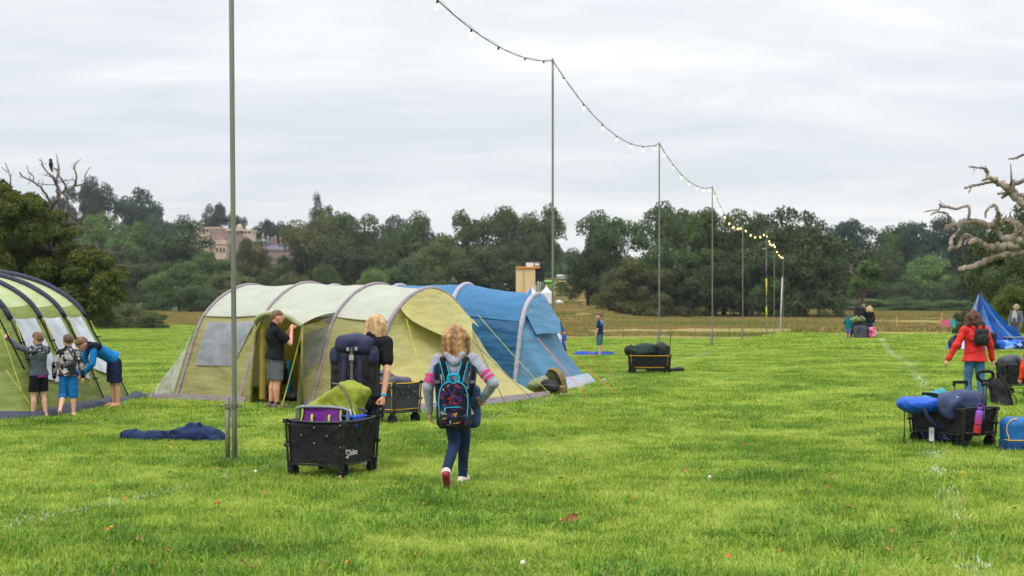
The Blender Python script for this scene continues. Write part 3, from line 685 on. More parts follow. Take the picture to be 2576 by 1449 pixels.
mbx.tube(cr([tuple(pt), (pt.x, pt.y, pt.z + 1.5), tuple(P(110, 650, OD + 2)), tuple(P(150, 600, OD + 1)), tuple(P(185, 560, OD))], 5), list(np.linspace(.6, .2, 21)), 10)
setp(mbx.build('trunk', BARK, None, True), oak)
cl = []
for px, py, r_ in [(20, 500, 40), (60, 540, 55), (110, 560, 60), (20, 580, 70), (90, 620, 70), (160, 580, 45), (30, 660, 70), (130, 680, 70), (200, 700, 60), (250, 680, 50), (290, 720, 38), (220, 640, 40), (300, 690, 30), (60, 740, 70), (150, 750, 70), (230, 750, 50), (295, 745, 30), (-40, 560, 80), (-60, 660, 90), (-40, 760, 80), (10, 475, 28), (175, 640, 45), (120, 790, 60), (40, 800, 60), (200, 790, 50), (260, 780, 34), (150, 545, 26), (265, 655, 22), (75, 505, 20)]:
    for k in range(9):
        a = R.uniform(0, 6.28); e = R.uniform(.1, 1.0); dd = OD + R.uniform(-3.5, 2.5); p = P(px + math.cos(a) * r_ * e * .8, py + math.sin(a) * r_ * e * .7, dd)
        cl.append((p.x, p.y, max(p.z, .4), r_ / F * OD * R.uniform(.3, .6)))
v, q = leaf_cloud(cl, 120000, .19, 77)
setp(link('crown', meshnp('crown_dead_topped', v, q, False), LM['oak']), oak)
# dead oak whose limbs reach in from the right
z2 = ZZ(3400, 540, 1138 / 440); s2 = 1138 / 440; DD = 43
RB = [[(1800, 900, 60), (1500, 940, 55), (1300, 930, 50), (1138, 860, 45), (1080, 820, 42), (1000, 740, 40), (930, 765, 35), (850, 790, 32), (780, 790, 30), (700, 760, 25), (600, 755, 24), (520, 780, 20), (430, 790, 18), (385, 800, 12), (365, 840, 8)],
 [(590, 740, 15), (605, 690, 14), (605, 610, 13), (560, 605, 12), (480, 630, 12), (400, 610, 12), (340, 605, 11), (320, 585, 9)], [(405, 770, 12), (405, 700, 12), (380, 670, 10), (320, 660, 9), (270, 665, 8), (235, 690, 6)],
 [(300, 655, 8), (320, 620, 9), (340, 605, 9)], [(300, 640, 7), (230, 645, 7), (175, 660, 5)], [(480, 780, 13), (510, 830, 11), (460, 890, 13), (430, 930, 17), (430, 1000, 19), (405, 1040, 12)],
 [(430, 1000, 16), (500, 1000, 16), (540, 920, 17), (580, 885, 15), (640, 910, 17), (655, 935, 20)], [(1800, 950, 60), (1400, 960, 55), (1138, 980, 50), (1040, 985, 48), (950, 995, 42), (880, 1000, 38), (800, 1010, 32), (720, 970, 28), (650, 940, 26), (600, 965, 26)],
 [(960, 960, 28), (940, 920, 24), (910, 880, 20), (860, 830, 13)], [(940, 930, 28), (1040, 910, 40), (1138, 950, 45)], [(1800, 980, 45), (1300, 1045, 38), (1138, 1050, 35), (1030, 1060, 32), (900, 1085, 30), (780, 1130, 28), (640, 1185, 26), (510, 1215, 24)],
 [(1800, 880, 50), (1450, 760, 45), (1250, 660, 42), (1138, 590, 40), (1070, 530, 35), (1010, 450, 40), (960, 410, 30), (880, 370, 28), (810, 330, 20), (780, 315, 16), (785, 270, 13), (760, 240, 12), (690, 228, 11), (605, 222, 8)],
 [(850, 360, 16), (760, 380, 13), (640, 405, 12), (565, 428, 10)], [(625, 415, 10), (600, 475, 4)], [(790, 325, 14), (730, 360, 7)], [(1010, 450, 25), (1030, 400, 22), (1070, 375, 22), (1138, 350, 20), (1260, 320, 18), (1450, 400, 25), (1700, 800, 40)],
 [(1000, 470, 20), (960, 490, 18), (925, 525, 11)], [(960, 475, 12), (885, 482, 11)], [(1260, 320, 14), (1200, 200, 12), (1138, 110, 11), (1060, 135, 11), (990, 147, 8)], [(870, 760, 22), (890, 690, 19), (870, 620, 15), (845, 590, 13), (800, 620, 13), (770, 660, 11), (765, 715, 8)], [(1138, 500, 22), (1080, 490, 16), (1000, 470, 14)]]
pt = A(2960, DD + 1); oak2 = empty('dead_oak', pt, 'bleached dead oak whose twisted bare limbs reach in from the right edge', 'tree'); mbx = MB()
for b_ in RB: branch(mbx, z2, b_, DD, s2, .9, 6, 12, 0, .03)
setp(mbx.build('dead_limb', DEADW, None, True), oak2)
mbx = MB(); p1 = P(*z2(1800, 920), DD)
mbx.tube(cr([tuple(pt - Vector((0, 0, .2))), (pt.x, pt.y, 1.0), (p1.x + .35, p1.y, 2.2), (p1.x, p1.y, p1.z), (p1.x + .2, p1.y, p1.z + 1.2)], 5), list(np.interp(np.linspace(0, 1, 21), [0, .2, .7, 1], [1.0, .75, .6, .3])), 12)
setp(mbx.build('trunk', DEADW, None, True), oak2)
# the little half-dead oak on the meadow, and a bare trunk between the meadow oaks
z3 = ZZ(2900, 780, 2145 / 740); s3 = 2145 / 740; HD = 200
pt = A(2166, HD); ho = empty('half_dead_oak', pt, 'little half dead oak with grey trunk and bare pinkish twigs, right of the meadow oaks', 'tree'); mbx = MB()
for b_ in [[(970, 1110, 28), (970, 1000, 26), (970, 900, 24), (985, 800, 18), (960, 700, 12)], [(970, 930, 12), (900, 960, 12), (830, 1000, 8), (800, 1030, 5)], [(975, 880, 14), (920, 900, 10), (915, 930, 8)], [(980, 860, 12), (1020, 880, 10), (1000, 840, 8)],
    [(985, 800, 12), (900, 760, 10), (860, 720, 8), (830, 680, 5)], [(985, 780, 12), (1060, 740, 10), (1110, 700, 7), (1150, 700, 4)], [(960, 720, 10), (1000, 640, 8), (1020, 580, 5)], [(960, 720, 8), (960, 640, 7), (975, 575, 4)], [(900, 760, 8), (890, 680, 6), (920, 640, 4)], [(860, 720, 6), (840, 640, 4), (890, 600, 3)], [(1020, 690, 6), (1010, 640, 5), (1030, 660, 4)], [(980, 860, 9), (1060, 900, 8), (1130, 890, 5)]]:
    branch(mbx, z3, b_, HD, s3, 1.6, 5, 6)
setp(mbx.build('trunk', M('grey_wood', (104, 92, 84), .9, .3, 2), None, True), ho)
cl = []
for x, y, r_ in [(1020, 650, 60), (1100, 690, 60), (1130, 780, 60), (1060, 800, 50), (1120, 860, 50), (900, 800, 40), (880, 870, 40), (950, 830, 40), (860, 930, 36), (1000, 740, 50), (960, 640, 36), (920, 720, 26)]:
    p = P(*z3(x, y), HD + R.uniform(-4, 0)); cl.append((p.x, p.y, p.z, 1.25 * r_ / s3 / 1.4907 / F * HD))
v, q = leaf_cloud(cl, 9000, .5, 5); setp(link('crown', meshnp('crown_half_dead', v, q, False), LM['mid']), ho)
pt = A(1893, 246); MC.pop('grey_wood', None); M('grey_wood', (92, 80, 74), .9, .3, 2); bt = empty('bare_tree', pt, 'bare grey tree with a twisted trunk in the gap behind the fifth pole', 'tree'); mbx = MB()
z4 = ZZ(2000, 900, 2576 / 1300); s4 = 2576 / 1300
for b_ in [[(1590, 560, 14), (1588, 430, 13), (1595, 320, 12), (1590, 260, 9), (1605, 180, 7), (1580, 100, 4)], [(1595, 300, 8), (1630, 270, 7), (1652, 240, 4)], [(1590, 380, 6), (1570, 300, 4)]]: branch(mbx, z4, b_, 246, s4, 1, 5, 6, 0, 0)
setp(mbx.build('trunk', M('grey_wood', (150, 132, 122)), None, True), bt)
# a crow perched in the dead top
bp = P(*z1(513, 205), OD); mbx = MB(); mbx.ball(bp, (.14, .2, .26), 8, 6); mbx.ball(bp + Vector((-.02, 0, .28)), .11, 8, 6); mbx.tube([bp + Vector((-.05, 0, .28)), bp + Vector((-.22, 0, .26))], [.04, .005], 6); mbx.tube([bp + Vector((0, 0, -.2)), bp + Vector((.1, 0, -.5))], [.1, .05], 6)
tag(mbx.build('bird', M('crow_black', (28, 28, 32)), None, True), 'black bird perched on a bare branch of the dead-topped oak', 'bird')
tw = P(*z1(540, 240), OD); mbx = MB(); mbx.tube([bp + Vector((0, 0, -.27)), tw, P(*z1(580, 265), OD)], [.03, .05, .07], 6)
setp(mbx.build('dead_branch', DEADW, None, True), oak)
# ================================================================ tents
def fabric(name, col, trans=.18, rough=.6, var=.07, bump=.9, bs=2.6, st=(1, 1, 2.5)): return M(name, col, rough, var, 2.5, bump, bs, trans=trans, stretch=st, spec=.35)
def pane(name, col, alpha, rough=.2):
    m, nt, N, L, pb = nodes(name); pb.inputs['Base Color'].default_value = mulc(lin(col), 1); pb.inputs['Roughness'].default_value = rough
    tr = N.new('ShaderNodeBsdfTransparent'); mi = N.new('ShaderNodeMixShader'); tc = N.new('ShaderNodeTexCoord'); nz = N.new('ShaderNodeTexNoise'); nz.inputs['Scale'].default_value = 2.6; nz.inputs['Detail'].default_value = 3; nz.inputs['Distortion'].default_value = .8
    L.new(tc.outputs['Object'], nz.inputs['Vector']); mr = N.new('ShaderNodeMapRange'); mr.inputs[1].default_value = .35; mr.inputs[2].default_value = .65; mr.inputs[3].default_value = alpha - .22; mr.inputs[4].default_value = min(1, alpha + .2)
    L.new(nz.outputs['Fac'], mr.inputs[0]); L.new(mr.outputs[0], mi.inputs[0]); L.new(tr.outputs[0], mi.inputs[1]); L.new(pb.outputs[0], mi.inputs[2]); L.new(mi.outputs[0], N['Material Output'].inputs[0])
    bp = N.new('ShaderNodeBump'); bp.inputs['Strength'].default_value = .35; bp.inputs['Distance'].default_value = .05; L.new(nz.outputs['Fac'], bp.inputs['Height']); L.new(bp.outputs[0], pb.inputs['Normal']); return m
def lerp(a, b, t): return a + (b - a) * t
def crease(p, amp, seed=0): return amp * 1.25 * (mn.noise(Vector((p.x * 1.1 + p.z * 2.2 + seed, p.y * 1.1 - p.z * .8, p.z * .7))) + .6 * mn.noise(Vector((p.x * 2.2 - p.z * 5, p.y * 2.4 + seed, p.z * 3.1 + p.x * 2))) + .35 * (1 - abs(mn.noise(Vector((p.x * 1.6 + p.z * 3.4 - seed, p.y * 1.6 + p.z * 2.6, p.z * 1.2)))) * 3))
class Tent:
    def __init__(s, name, label, O, u, v, cat='tent'):
        s.O = Vector((O[0], O[1], gz(O[0], O[1]))); s.u = Vector((u[0], u[1], 0)).normalized(); s.v = Vector((v[0], v[1], 0)).normalized()
        s.e = empty(name, s.O, label, cat)
    def p(s, a, b, z): return s.u * a + s.v * b + Vector((0, 0, z))
    def loc(s, w): return Vector(w) - s.O
    def arch(s, prof, a0, a1, Wd, hs, cs=1, n=6):
        """points from near foot over the apex to far foot; prof holds (b, z) for the near half"""
        zt = prof[-1][1]; pr = [(b * cs, z * hs) for b, z in prof]; pr = pr + [(Wd - b, z) for b, z in pr[-2::-1]]
        return [s.p(lerp(a0, a1, z / (zt * hs)), b, z) for b, z in cr(pr, n)]
    def surf(s, name, mat, fn, nu, nv, amp=.014, parent=None, out=None, seed=0, edge=True):
        rows = []
        for i in range(nu + 1):
            r = []
            for j in range(nv + 1):
                x, y = i / nu, j / nv; p = fn(x, y); w = (min(1, 9 * x * (1 - x) + .1) * min(1, 9 * y * (1 - y) + .1)) if edge else 1
                n = (fn(min(1, x + .02), y) - fn(max(0, x - .02), y)).cross(fn(x, min(1, y + .02)) - fn(x, max(0, y - .02)))
                if n.length > 1e-9: p = p + n.normalized() * crease(p, amp * w, seed)
                if out is not None: p = p + out
                r.append(p)
            rows.append(r)
        mb = MB(); mb.grid(rows); return mb.build(name, mat, parent or s.e, True)
    def line(s, name, a, b, r, mat, sag=.0):
        mb = MB(); a, b = Vector(a), Vector(b); mb.tube([lerp(a, b, t) - Vector((0, 0, sag * 4 * t * (1 - t))) for t in np.linspace(0, 1, 8)], r, 6); return mb.build(name, mat, s.e, True)
def apick(arch, t):
    t = min(max(t, 0), 1) * (len(arch) - 1); i = min(int(t), len(arch) - 2); return lerp(arch[i], arch[i + 1], t - i)
OLIVE = fabric('tent_olive', (150, 145, 92)); PALE = fabric('tent_pale_roof', (192, 197, 182), .3, bump=.2); YELO = fabric('tent_yellow_olive', (186, 178, 114)); BEAM = fabric('beam_mauve', (146, 134, 142), .05, var=.05)
SKIRT = fabric('skirt_mauve', (132, 122, 124), .05, bump=.8, bs=8); NEON = M('guy_neon', (176, 180, 60), .7, .1); GUYG = M('guy_grey', (120, 110, 104), .7); INNER = fabric('inner_ochre', (178, 160, 70), .35); FLOOR = M('tent_floor', (70, 66, 66), .8)
MESHW = pane('mesh_window', (132, 138, 146), .86, .35); CLEARW = pane('clear_window', (205, 216, 214), .42, .12)
PROF = [(0, 0), (.26, .75), (.52, 1.45), (.95, 1.85), (1.45, 2.08), (1.9, 2.15)]
T1 = Tent('tunnel_tent', 'olive green air tent with pale roof and open side door, before the blue tent', (-6.2, 23.6), (.88, -.475), (.475, .88))
AR = [T1.arch(PROF, a0, a1, 3.8, h) for a0, a1, h in [(0, .2, 1.0), (1.5, 1.62, 1.015), (3.1, 3.2, 1.0), (4.3, 4.35, .955)]]
TW = .218                                   # share of the arch that is side wall
def bay(i, t0, t1, sag):
    def fn(x, y):
        t = lerp(t0, t1, y); p = lerp(apick(AR[i], t), apick(AR[i + 1], t), x); c = T1.p(0, 1.9, .5); cp = Vector((p.x, p.y, p.z)); q = T1.u * p.dot(T1.u) + T1.v * 1.9 + Vector((0, 0, .6))
        return p + (q - p).normalized() * sag * 4 * x * (1 - x) * (.4 + 1.2 * math.sin(math.pi * min(1, max(0, t))))
    return fn
for i in range(3):
    T1.surf('roof_panel', PALE, bay(i, TW, 1 - TW, .022), 18, 26, .022, seed=i)
    T1.surf('wall_panel', OLIVE, bay(i, 1 - TW, 1, .05), 12, 12, .02, seed=i + 9)
    if i != 1: T1.surf('wall_panel', OLIVE, bay(i, 0, TW, .05), 18, 18, .03, seed=i + 4)
for i, ar in enumerate(AR):
    mb = MB(); q = [p + Vector((0, 0, .01)) for p in ar]; mb.tube(q, [.031 if i != 3 else .041] * len(q), 8); mb.build('air_beam', BEAM, T1.e, True)
for i in range(3):
    for t in (TW, 1 - TW):
        f_ = bay(i, t, t + .001, .03); mb = MB(); mb.tube([f_(x, 0) + Vector((0, 0, .012)) for x in np.linspace(0, 1, 14)], .007, 5); mb.build('seam', M('seam_olive', (120, 118, 78), .8), T1.e, True)
# window of the first bay, set just proud of the wall
b0 = bay(0, 0, TW, .05); oN = T1.v * -.03
def win(x, y):
    yy = lerp(.40, .93, y); l, r = lerp(.14, .12, y), lerp(.74, .92, y); return b0(lerp(l, r, x), yy)
T1.surf('mesh_window', MESHW, win, 14, 10, .022, out=oN, seed=4)
# left end, sloping out to the ground, with a clear window
ends = lambda t: min(1, max(0, (t - .17) / .66))
LB_ = lambda t: T1.p(-.66 - .05 * math.sin(t * math.pi), lerp(0, 3.8, ends(t)), 0)
le = lambda x, y: lerp(apick(AR[0], x), LB_(x), y) + T1.u * .05 * math.sin(y * math.pi)
T1.surf('end_panel', OLIVE, lambda x, y: le(x, y), 24, 14, .02, seed=31)
def lwin(x, y): return le(lerp(.03, .24, x), lerp(.10, .8, y)) - T1.v * .05 - T1.u * .02
T1.surf('clear_window', CLEARW, lwin, 8, 8, .02, seed=5)
# right end, long slope to the far corner, with a rain hood
RB_ = lambda t: T1.p(lerp(5.0, 5.75, t) + .22 * math.sin(t * math.pi), lerp(-.05, 3.9, ends(t)), 0)
re_ = lambda x, y: lerp(apick(AR[3], x), RB_(x), y) - T1.u * .16 * math.sin(y * math.pi) + Vector((0, 0, -.10 * math.sin(y * math.pi)))
T1.surf('end_panel', YELO, re_, 34, 24, .034, seed=13)
def hood(x, y):
    t = lerp(.28, .76, x); lo = .10 + .36 * math.sin(x * math.pi) ** .8 - .13 * math.exp(-((x - .72) / .12) ** 2)
    q = re_(t, max(.0, lo * y)); return q + T1.u * (.02 + .30 * y * math.sin(math.pi * (.1 + .8 * x))) + Vector((0, 0, .03 + .05 * y))
T1.surf('rain_hood', YELO, hood, 30, 10, .012, seed=3, edge=False)
# skirt round the foot
sk = [LB_(t) for t in np.linspace(1, 0, 8)] + [T1.p(a, -.02, 0) for a in np.linspace(0, 1.7, 8)]
sk2 = [T1.p(a, -.02, 0) for a in np.linspace(2.9, 5.05, 9)] + [RB_(t) for t in np.linspace(.04, 1, 18)]
for q in (sk, sk2):
    mb = MB(); up = [p + Vector((0, 0, .13)) for p in q]; mid = T1.p(2.5, 1.9, 0); dn = [p + (p - mid).normalized() * (.10 + .05 * mn.noise(p * 2)) + Vector((0, 0, -.01)) for p in q]; mb.grid([[a + (mid - a).normalized() * .0 for a in up], [lerp(a, b, .6) for a, b in zip(up, dn)], dn]); mb.build('skirt', SKIRT, T1.e, True)
# side porch: canopy, posts and side walls round the open door
pa = [(1.98, -.12, 1.46), (2.1, -.16, 1.56), (2.4, -.2, 1.62), (2.7, -.16, 1.56), (2.98, -.1, 1.40)]
pc = [T1.p(*q) for q in cr(pa, 6)]
wl = lambda x: lerp(apick(AR[1], TW), apick(AR[2], TW), x)
T1.surf('canopy', PALE, lambda x, y: lerp(lerp(apick(AR[1], TW + .02), apick(AR[2], TW + .02), x), pc[int(round(x * (len(pc) - 1)))] + Vector((0, 0, .03)), y) + Vector((0, 0, .05 * math.sin(y * math.pi))), 24, 8, .008, edge=False)
mb = MB(); mb.tube(pc, .045, 8); mb.build('door_arch', fabric('arch_sage', (150, 154, 116), .05), T1.e, True)
for q, (a, b) in ((pc[0], (1.86, -.1)), (pc[-1], (2.98, -.08))):
    mb = MB(); mb.tube([q, lerp(q, T1.p(a, b, 0), .5) - T1.v * .02, T1.p(a, b, 0)], .022, 6); mb.build('door_pole', OLIVE, T1.e, True)
T1.surf('side_panel', OLIVE, lambda x, y: lerp(apick(AR[1], TW * y), lerp(T1.p(1.86, -.1, 0), pc[0], y), x), 6, 12, .02)
T1.surf('clear_window', CLEARW, lambda x, y: lerp(apick(AR[1], TW * lerp(.45, .9, y)), lerp(T1.p(1.86, -.1, 0), pc[0], lerp(.45, .9, y)), lerp(.2, .75, x)) - T1.u * .012 - T1.v * .02, 5, 6, .01)
sp = lambda x, y: lerp(lerp(T1.p(2.86, -.1, 0), pc[-1], y), apick(AR[2], TW * y), x)
T1.surf('side_panel', OLIVE, sp, 8, 14, .02)
T1.surf('clear_window', pane('smoky_window', (104, 108, 106), .66, .12), lambda x, y: sp(lerp(.14, .84, x), lerp(.30 + .22 * x, .90, y)) - T1.v * .03 + T1.u * .045, 8, 10, .03)
T1.surf('clear_window', pane('smoky_window', (104, 108, 106), .66, .12), lambda x, y: lerp(apick(AR[2], lerp(TW * .9, TW * .99, y)), lerp(pc[-1], apick(AR[2], TW), .55 + .3 * y), 1 - x) - T1.v * .03 + Vector((0, 0, .02)), 5, 5, .01)
T1.surf('rolled_door', INNER, lambda x, y: T1.p(2.02 + .06 * math.cos(x * 6.28), .02 + .06 * math.sin(x * 6.28), lerp(.1, 1.42, y)), 10, 10, .01)
# inside: groundsheet, bedroom wall, hanging door
T1.surf('groundsheet', FLOOR, lambda x, y: T1.p(lerp(1.6, 4.6, x), lerp(.02, 3.6, y), .03), 6, 6, .01)
T1.surf('inner_wall', INNER, lambda x, y: T1.p(lerp(1.55, 3.5, x), 2.2 + .12 * math.sin(x * 9), lerp(.02, 1.95, y)), 22, 12, .03)
T1.surf('inner_wall', INNER, lambda x, y: T1.p(2.98 + .05 * math.sin(y * 8), lerp(.75, 2.2, y), lerp(.02, 1.6 + .25 * y, x)), 8, 12, .03)
T1.surf('inner_wall', INNER, lambda x, y: T1.p(1.8, lerp(.75, 2.2, y), lerp(.02, 1.6 + .25 * y, x)), 8, 8, .03)
for a, b, sg in [((990, 805, 22.0), (925, 1045, 20.9), 0), ((1022, 800, 22.3), (1092, 1025, 21.0), 0)]: pass
def guy(T, a, da, g, r=.008, m=NEON, sag=.03):
    w = G(*g); r *= .72; T.line('guy_rope', T.loc(P(a[0], a[1], da)), T.loc(w), r, m, sag)
guy(T1, (655, 808), 22.5, (538, 1020), .011); guy(T1, (763, 816), 22.3, (706, 1032), .013)
guy(T1, (990, 812), 22.0, (962, 905), .009); guy(T1, (1022, 802), 22.1, (1095, 1046), .008)
guy(T1, (1205, 795), 24.6, (1395, 1003), .009); guy(T1, (1290, 915), 24.3, (1388, 990), .007); guy(T1, (1190, 840), 22.3, (1278, 1027), .012, GUYG); guy(T1, (1170, 838), 22.5, (1345, 1008), .008, GUYG)
guy(T1, (385, 985), 23.7, (362, 1010), .008); guy(T1, (1066, 938), 21.7, (1120, 985), .008); guy(T1, (520, 790), 24.2, (340, 1000), .005, GUYG); guy(T1, (480, 940), 24.0, (428, 1010), .007)
for q in [(538, 1020), (706, 1032), (1395, 1003), (1278, 1027), (362, 1010)]:
    w = T1.loc(G(*q)); mb = MB(); mb.tube([w + Vector((-.03, -.02, .07)), w + Vector((.03, .03, -.05))], .012, 6); mb.build('peg', NEON, T1.e)
# ---------------------------------------------------------------- blue air tent behind
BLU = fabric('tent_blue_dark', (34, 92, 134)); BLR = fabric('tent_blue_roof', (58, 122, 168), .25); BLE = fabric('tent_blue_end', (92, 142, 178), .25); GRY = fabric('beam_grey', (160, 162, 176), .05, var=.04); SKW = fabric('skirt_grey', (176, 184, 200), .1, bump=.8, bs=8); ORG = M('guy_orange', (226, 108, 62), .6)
T2 = Tent('tunnel_tent', 'large blue air tent with grey beams, behind the olive green tent', (.05, 26.6), (.95, -.3), (.3, .95))
PB = [(0, 0), (.12, .75), (.24, 1.38), (.45, 1.75), (.8, 1.97), (1.3, 2.06)]
AR = [T2.arch(PB, a0, a1, 2.6, h) for a0, a1, h in [(-5.1, -4.7, 1.06), (-3.3, -3.1, 1.06), (-1.62, -1.5, 1.07), (0, .12, .96)]]
def bay2(i, t0, t1, sag):
    def fn(x, y):
        t = lerp(t0, t1, y); p = lerp(apick(AR[i], t), apick(AR[i + 1], t), x); q = T2.u * p.dot(T2.u) + T2.v * 1.3 + Vector((0, 0, .6))
        return p + (q - p).normalized() * sag * 4 * x * (1 - x) * (.3 + math.sin(math.pi * t))
    return fn
for i in range(3):
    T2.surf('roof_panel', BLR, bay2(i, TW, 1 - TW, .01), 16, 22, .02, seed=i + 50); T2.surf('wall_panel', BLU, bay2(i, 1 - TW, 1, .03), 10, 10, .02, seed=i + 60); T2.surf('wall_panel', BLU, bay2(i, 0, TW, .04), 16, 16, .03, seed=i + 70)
for i, ar in enumerate(AR): mb = MB(); mb.tube([p + Vector((0, 0, .01)) for p in ar], .055, 8); mb.build('air_beam', GRY, T2.e, True)
RB2 = lambda t: T2.p(lerp(.9, 1.0, t) + .14 * math.sin(t * math.pi), lerp(-.1, 2.5, ends(t)), 0)
re2 = lambda x, y: lerp(apick(AR[3], x), RB2(x), y) - T2.u * .10 * math.sin(y * math.pi)
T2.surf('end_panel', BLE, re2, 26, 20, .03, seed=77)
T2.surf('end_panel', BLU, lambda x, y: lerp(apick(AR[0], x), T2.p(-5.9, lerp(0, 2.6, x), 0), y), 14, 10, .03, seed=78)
T2.surf('rain_hood', BLE, lambda x, y: re2(lerp(.26, .74, x), y * (.30 + .14 * math.sin(x * math.pi) - .14 * math.exp(-((x - .62) / .12) ** 2))) + T2.u * (.03 + .22 * y * math.sin(math.pi * (.1 + .8 * x))) + Vector((0, 0, .04)), 22, 8, .012, edge=False)
mb = MB(); q = [RB2(t) for t in np.linspace(0, 1, 20)]; mid = T2.p(-1, 1.3, 0); mb.grid([[p + (mid - p).normalized() * .10 + Vector((0, 0, .24)) for p in q], [p + Vector((0, 0, .12)) for p in q], [p + (p - mid).normalized() * (.08 + .06 * mn.noise(p * 3)) for p in q]]); mb.build('skirt', SKW, T2.e, True)
guy(T2, (1322, 800), 26.4, (1298, 935), .007, ORG); guy(T2, (1352, 850), 26.6, (1480, 1000), .009, ORG, 0); guy(T2, (1400, 800), 28.4, (1552, 962), .008, ORG, 0); guy(T2, (1425, 880), 28.6, (1560, 1000), .007, ORG, 0)
# ---------------------------------------------------------------- pole tent being pitched at the left edge
T3 = Tent('tunnel_tent', 'green tunnel tent with navy pole sleeves, being pitched by boys at the left edge', (-7.35, 20.1), (.105, .995), (-.995, .105))
GRN = fabric('tent_green', (130, 144, 74)); GRL = fabric('tent_light_green', (196, 212, 158), .35); NAVY = fabric('sleeve_navy', (44, 46, 70), .02); SILV = pane('silver_window', (186, 194, 204), .92, .3); POLE = M('tent_pole', (26, 28, 36), .4, .1)
P3 = [(0, 0), (.3, .7), (.55, 1.2), (.85, 1.72), (1.3, 2.05), (1.8, 2.24), (2.4, 2.35), (2.75, 2.37)]
def a3(a, cs, lean): pr = [(b * (lerp(cs, 1, min(1, b / 2.6))), z) for b, z in P3]; pr = pr + [(5.5 - b, z) for b, z in pr[-2::-1]]; return [T3.p(a + lean * z, b, z) for b, z in cr(pr, 5)]
AR3 = [a3(0, .68, 0), a3(1.15, .82, 0), a3(2.25, 1.0, 0), a3(3.3, 1.2, 0)]
TL, TM = .20, .225
def bay3(i, t0, t1):
    def fn(x, y):
        t = lerp(t0, t1, y); p = lerp(apick(AR3[i], t), apick(AR3[i + 1], t), x); q = T3.u * p.dot(T3.u) + T3.v * 2.7 + Vector((0, 0, .4)); return p + (q - p).normalized() * .09 * 4 * x * (1 - x) * (.4 + math.sin(math.pi * min(t, .5)))
    return fn
for i in range(3):
    T3.surf('roof_panel', GRL, bay3(i, TM, .8), 12, 22, .02, seed=i + 80)
    T3.surf('wall_panel', GRN, bay3(i, 0, TM, ), 12, 16, .03, seed=i + 85); T3.surf('wall_panel', GRN, bay3(i, .8, 1), 6, 6, .03, seed=i + 88)
    T3.surf('window', SILV, lambda x, y: bay3(i, 0, TM)(lerp(.12, .84, x), lerp(.3 - .08 * x, .86, y)) + T3.v * -.055, 10, 10, .02, seed=i)
for i, ar in enumerate(AR3):
    n = len(ar); k = int(n * .19); off = T3.v * -.05
    mb = MB(); mb.tube([p + Vector((0, 0, .02)) for p in ar[k:n - k]], .047, 8); mb.build('pole_sleeve', NAVY, T3.e, True)
    for q in (ar[:k + 2], ar[n - k - 2:]): mb = MB(); s_ = -1 if q is not ar else 1; mb.tube([p + (off if q[0] == ar[0] else -off) * (1 - abs(j / len(q) - .0)) for j, p in enumerate(q)], .014, 6); mb.build('pole', POLE, T3.e, True)
    mb = MB(); q = apick(ar, .18); mb.tube([q + T3.v * -.07, lerp(q, ar[0], .3) + T3.v * -.06, lerp(q, ar[0], .8) + T3.v * -.10 + T3.u * .12, ar[0] + T3.u * .18 + T3.v * -.05], .006, 6); mb.build('guy_rope', NEON, T3.e, True)
    for t in (.05, .1, .14): q = apick(ar, t); mb = MB(); mb.tube([q, q + T3.v * -.09], .014, 5); mb.build('clip', POLE, T3.e)
FB3 = lambda t: T3.p(-.42 - .3 * math.sin(t * math.pi), lerp(-.05, 5.5, t), 0)
fe = lambda x, y: lerp(apick(AR3[0], x), FB3(x), y)
T3.surf('end_panel', GRN, fe, 26, 18, .04, seed=91)
T3.surf('end_panel', GRN, lambda x, y: lerp(apick(AR3[3], x), T3.p(4.0, lerp(0, 5.5, x), 0), y), 16, 10, .04, seed=93)
T3.line('guy_rope', T3.loc(P(15, 930, 19.6)), T3.loc(P(78, 1020, 19.5)), .006, NEON, 0); T3.line('guy_rope', T3.loc(P(2, 828, 19.7)), T3.loc(P(58, 995, 19.5)), .007, NEON, 0); T3.line('pole', T3.loc(P(-5, 795, 19.6)), T3.loc(P(62, 930, 19.8)), .014, POLE, 0)
q = [FB3(t) for t in np.linspace(1, 0, 20)] + [T3.p(a, -.06, 0) for a in np.linspace(0, 3.4, 26)] + [T3.p(lerp(3.5, 4.0, t), -.05 + 2 * t * 0, 0) for t in np.linspace(0, 1, 4)]
mb = MB(); mid = T3.p(1.7, 2.7, 0); mb.grid([[p + (mid - p).normalized() * .05 + Vector((0, 0, .13 + .08 * mn.noise(p * 2.1))) for p in q], [p + (p - mid).normalized() * (.06 + .05 * mn.noise(p * 4)) + Vector((0, 0, .09 + .05 * mn.noise(p * 3))) for p in q], [p + (p - mid).normalized() * (.09 + .09 * mn.noise(p * 2.7 + Vector((3, 1, 0)))) + Vector((0, 0, -.01)) for p in q]]); mb.build('groundsheet_edge', M('sheet_navy', (58, 64, 86), .55, .3, 5, .6, 9), T3.e, True)
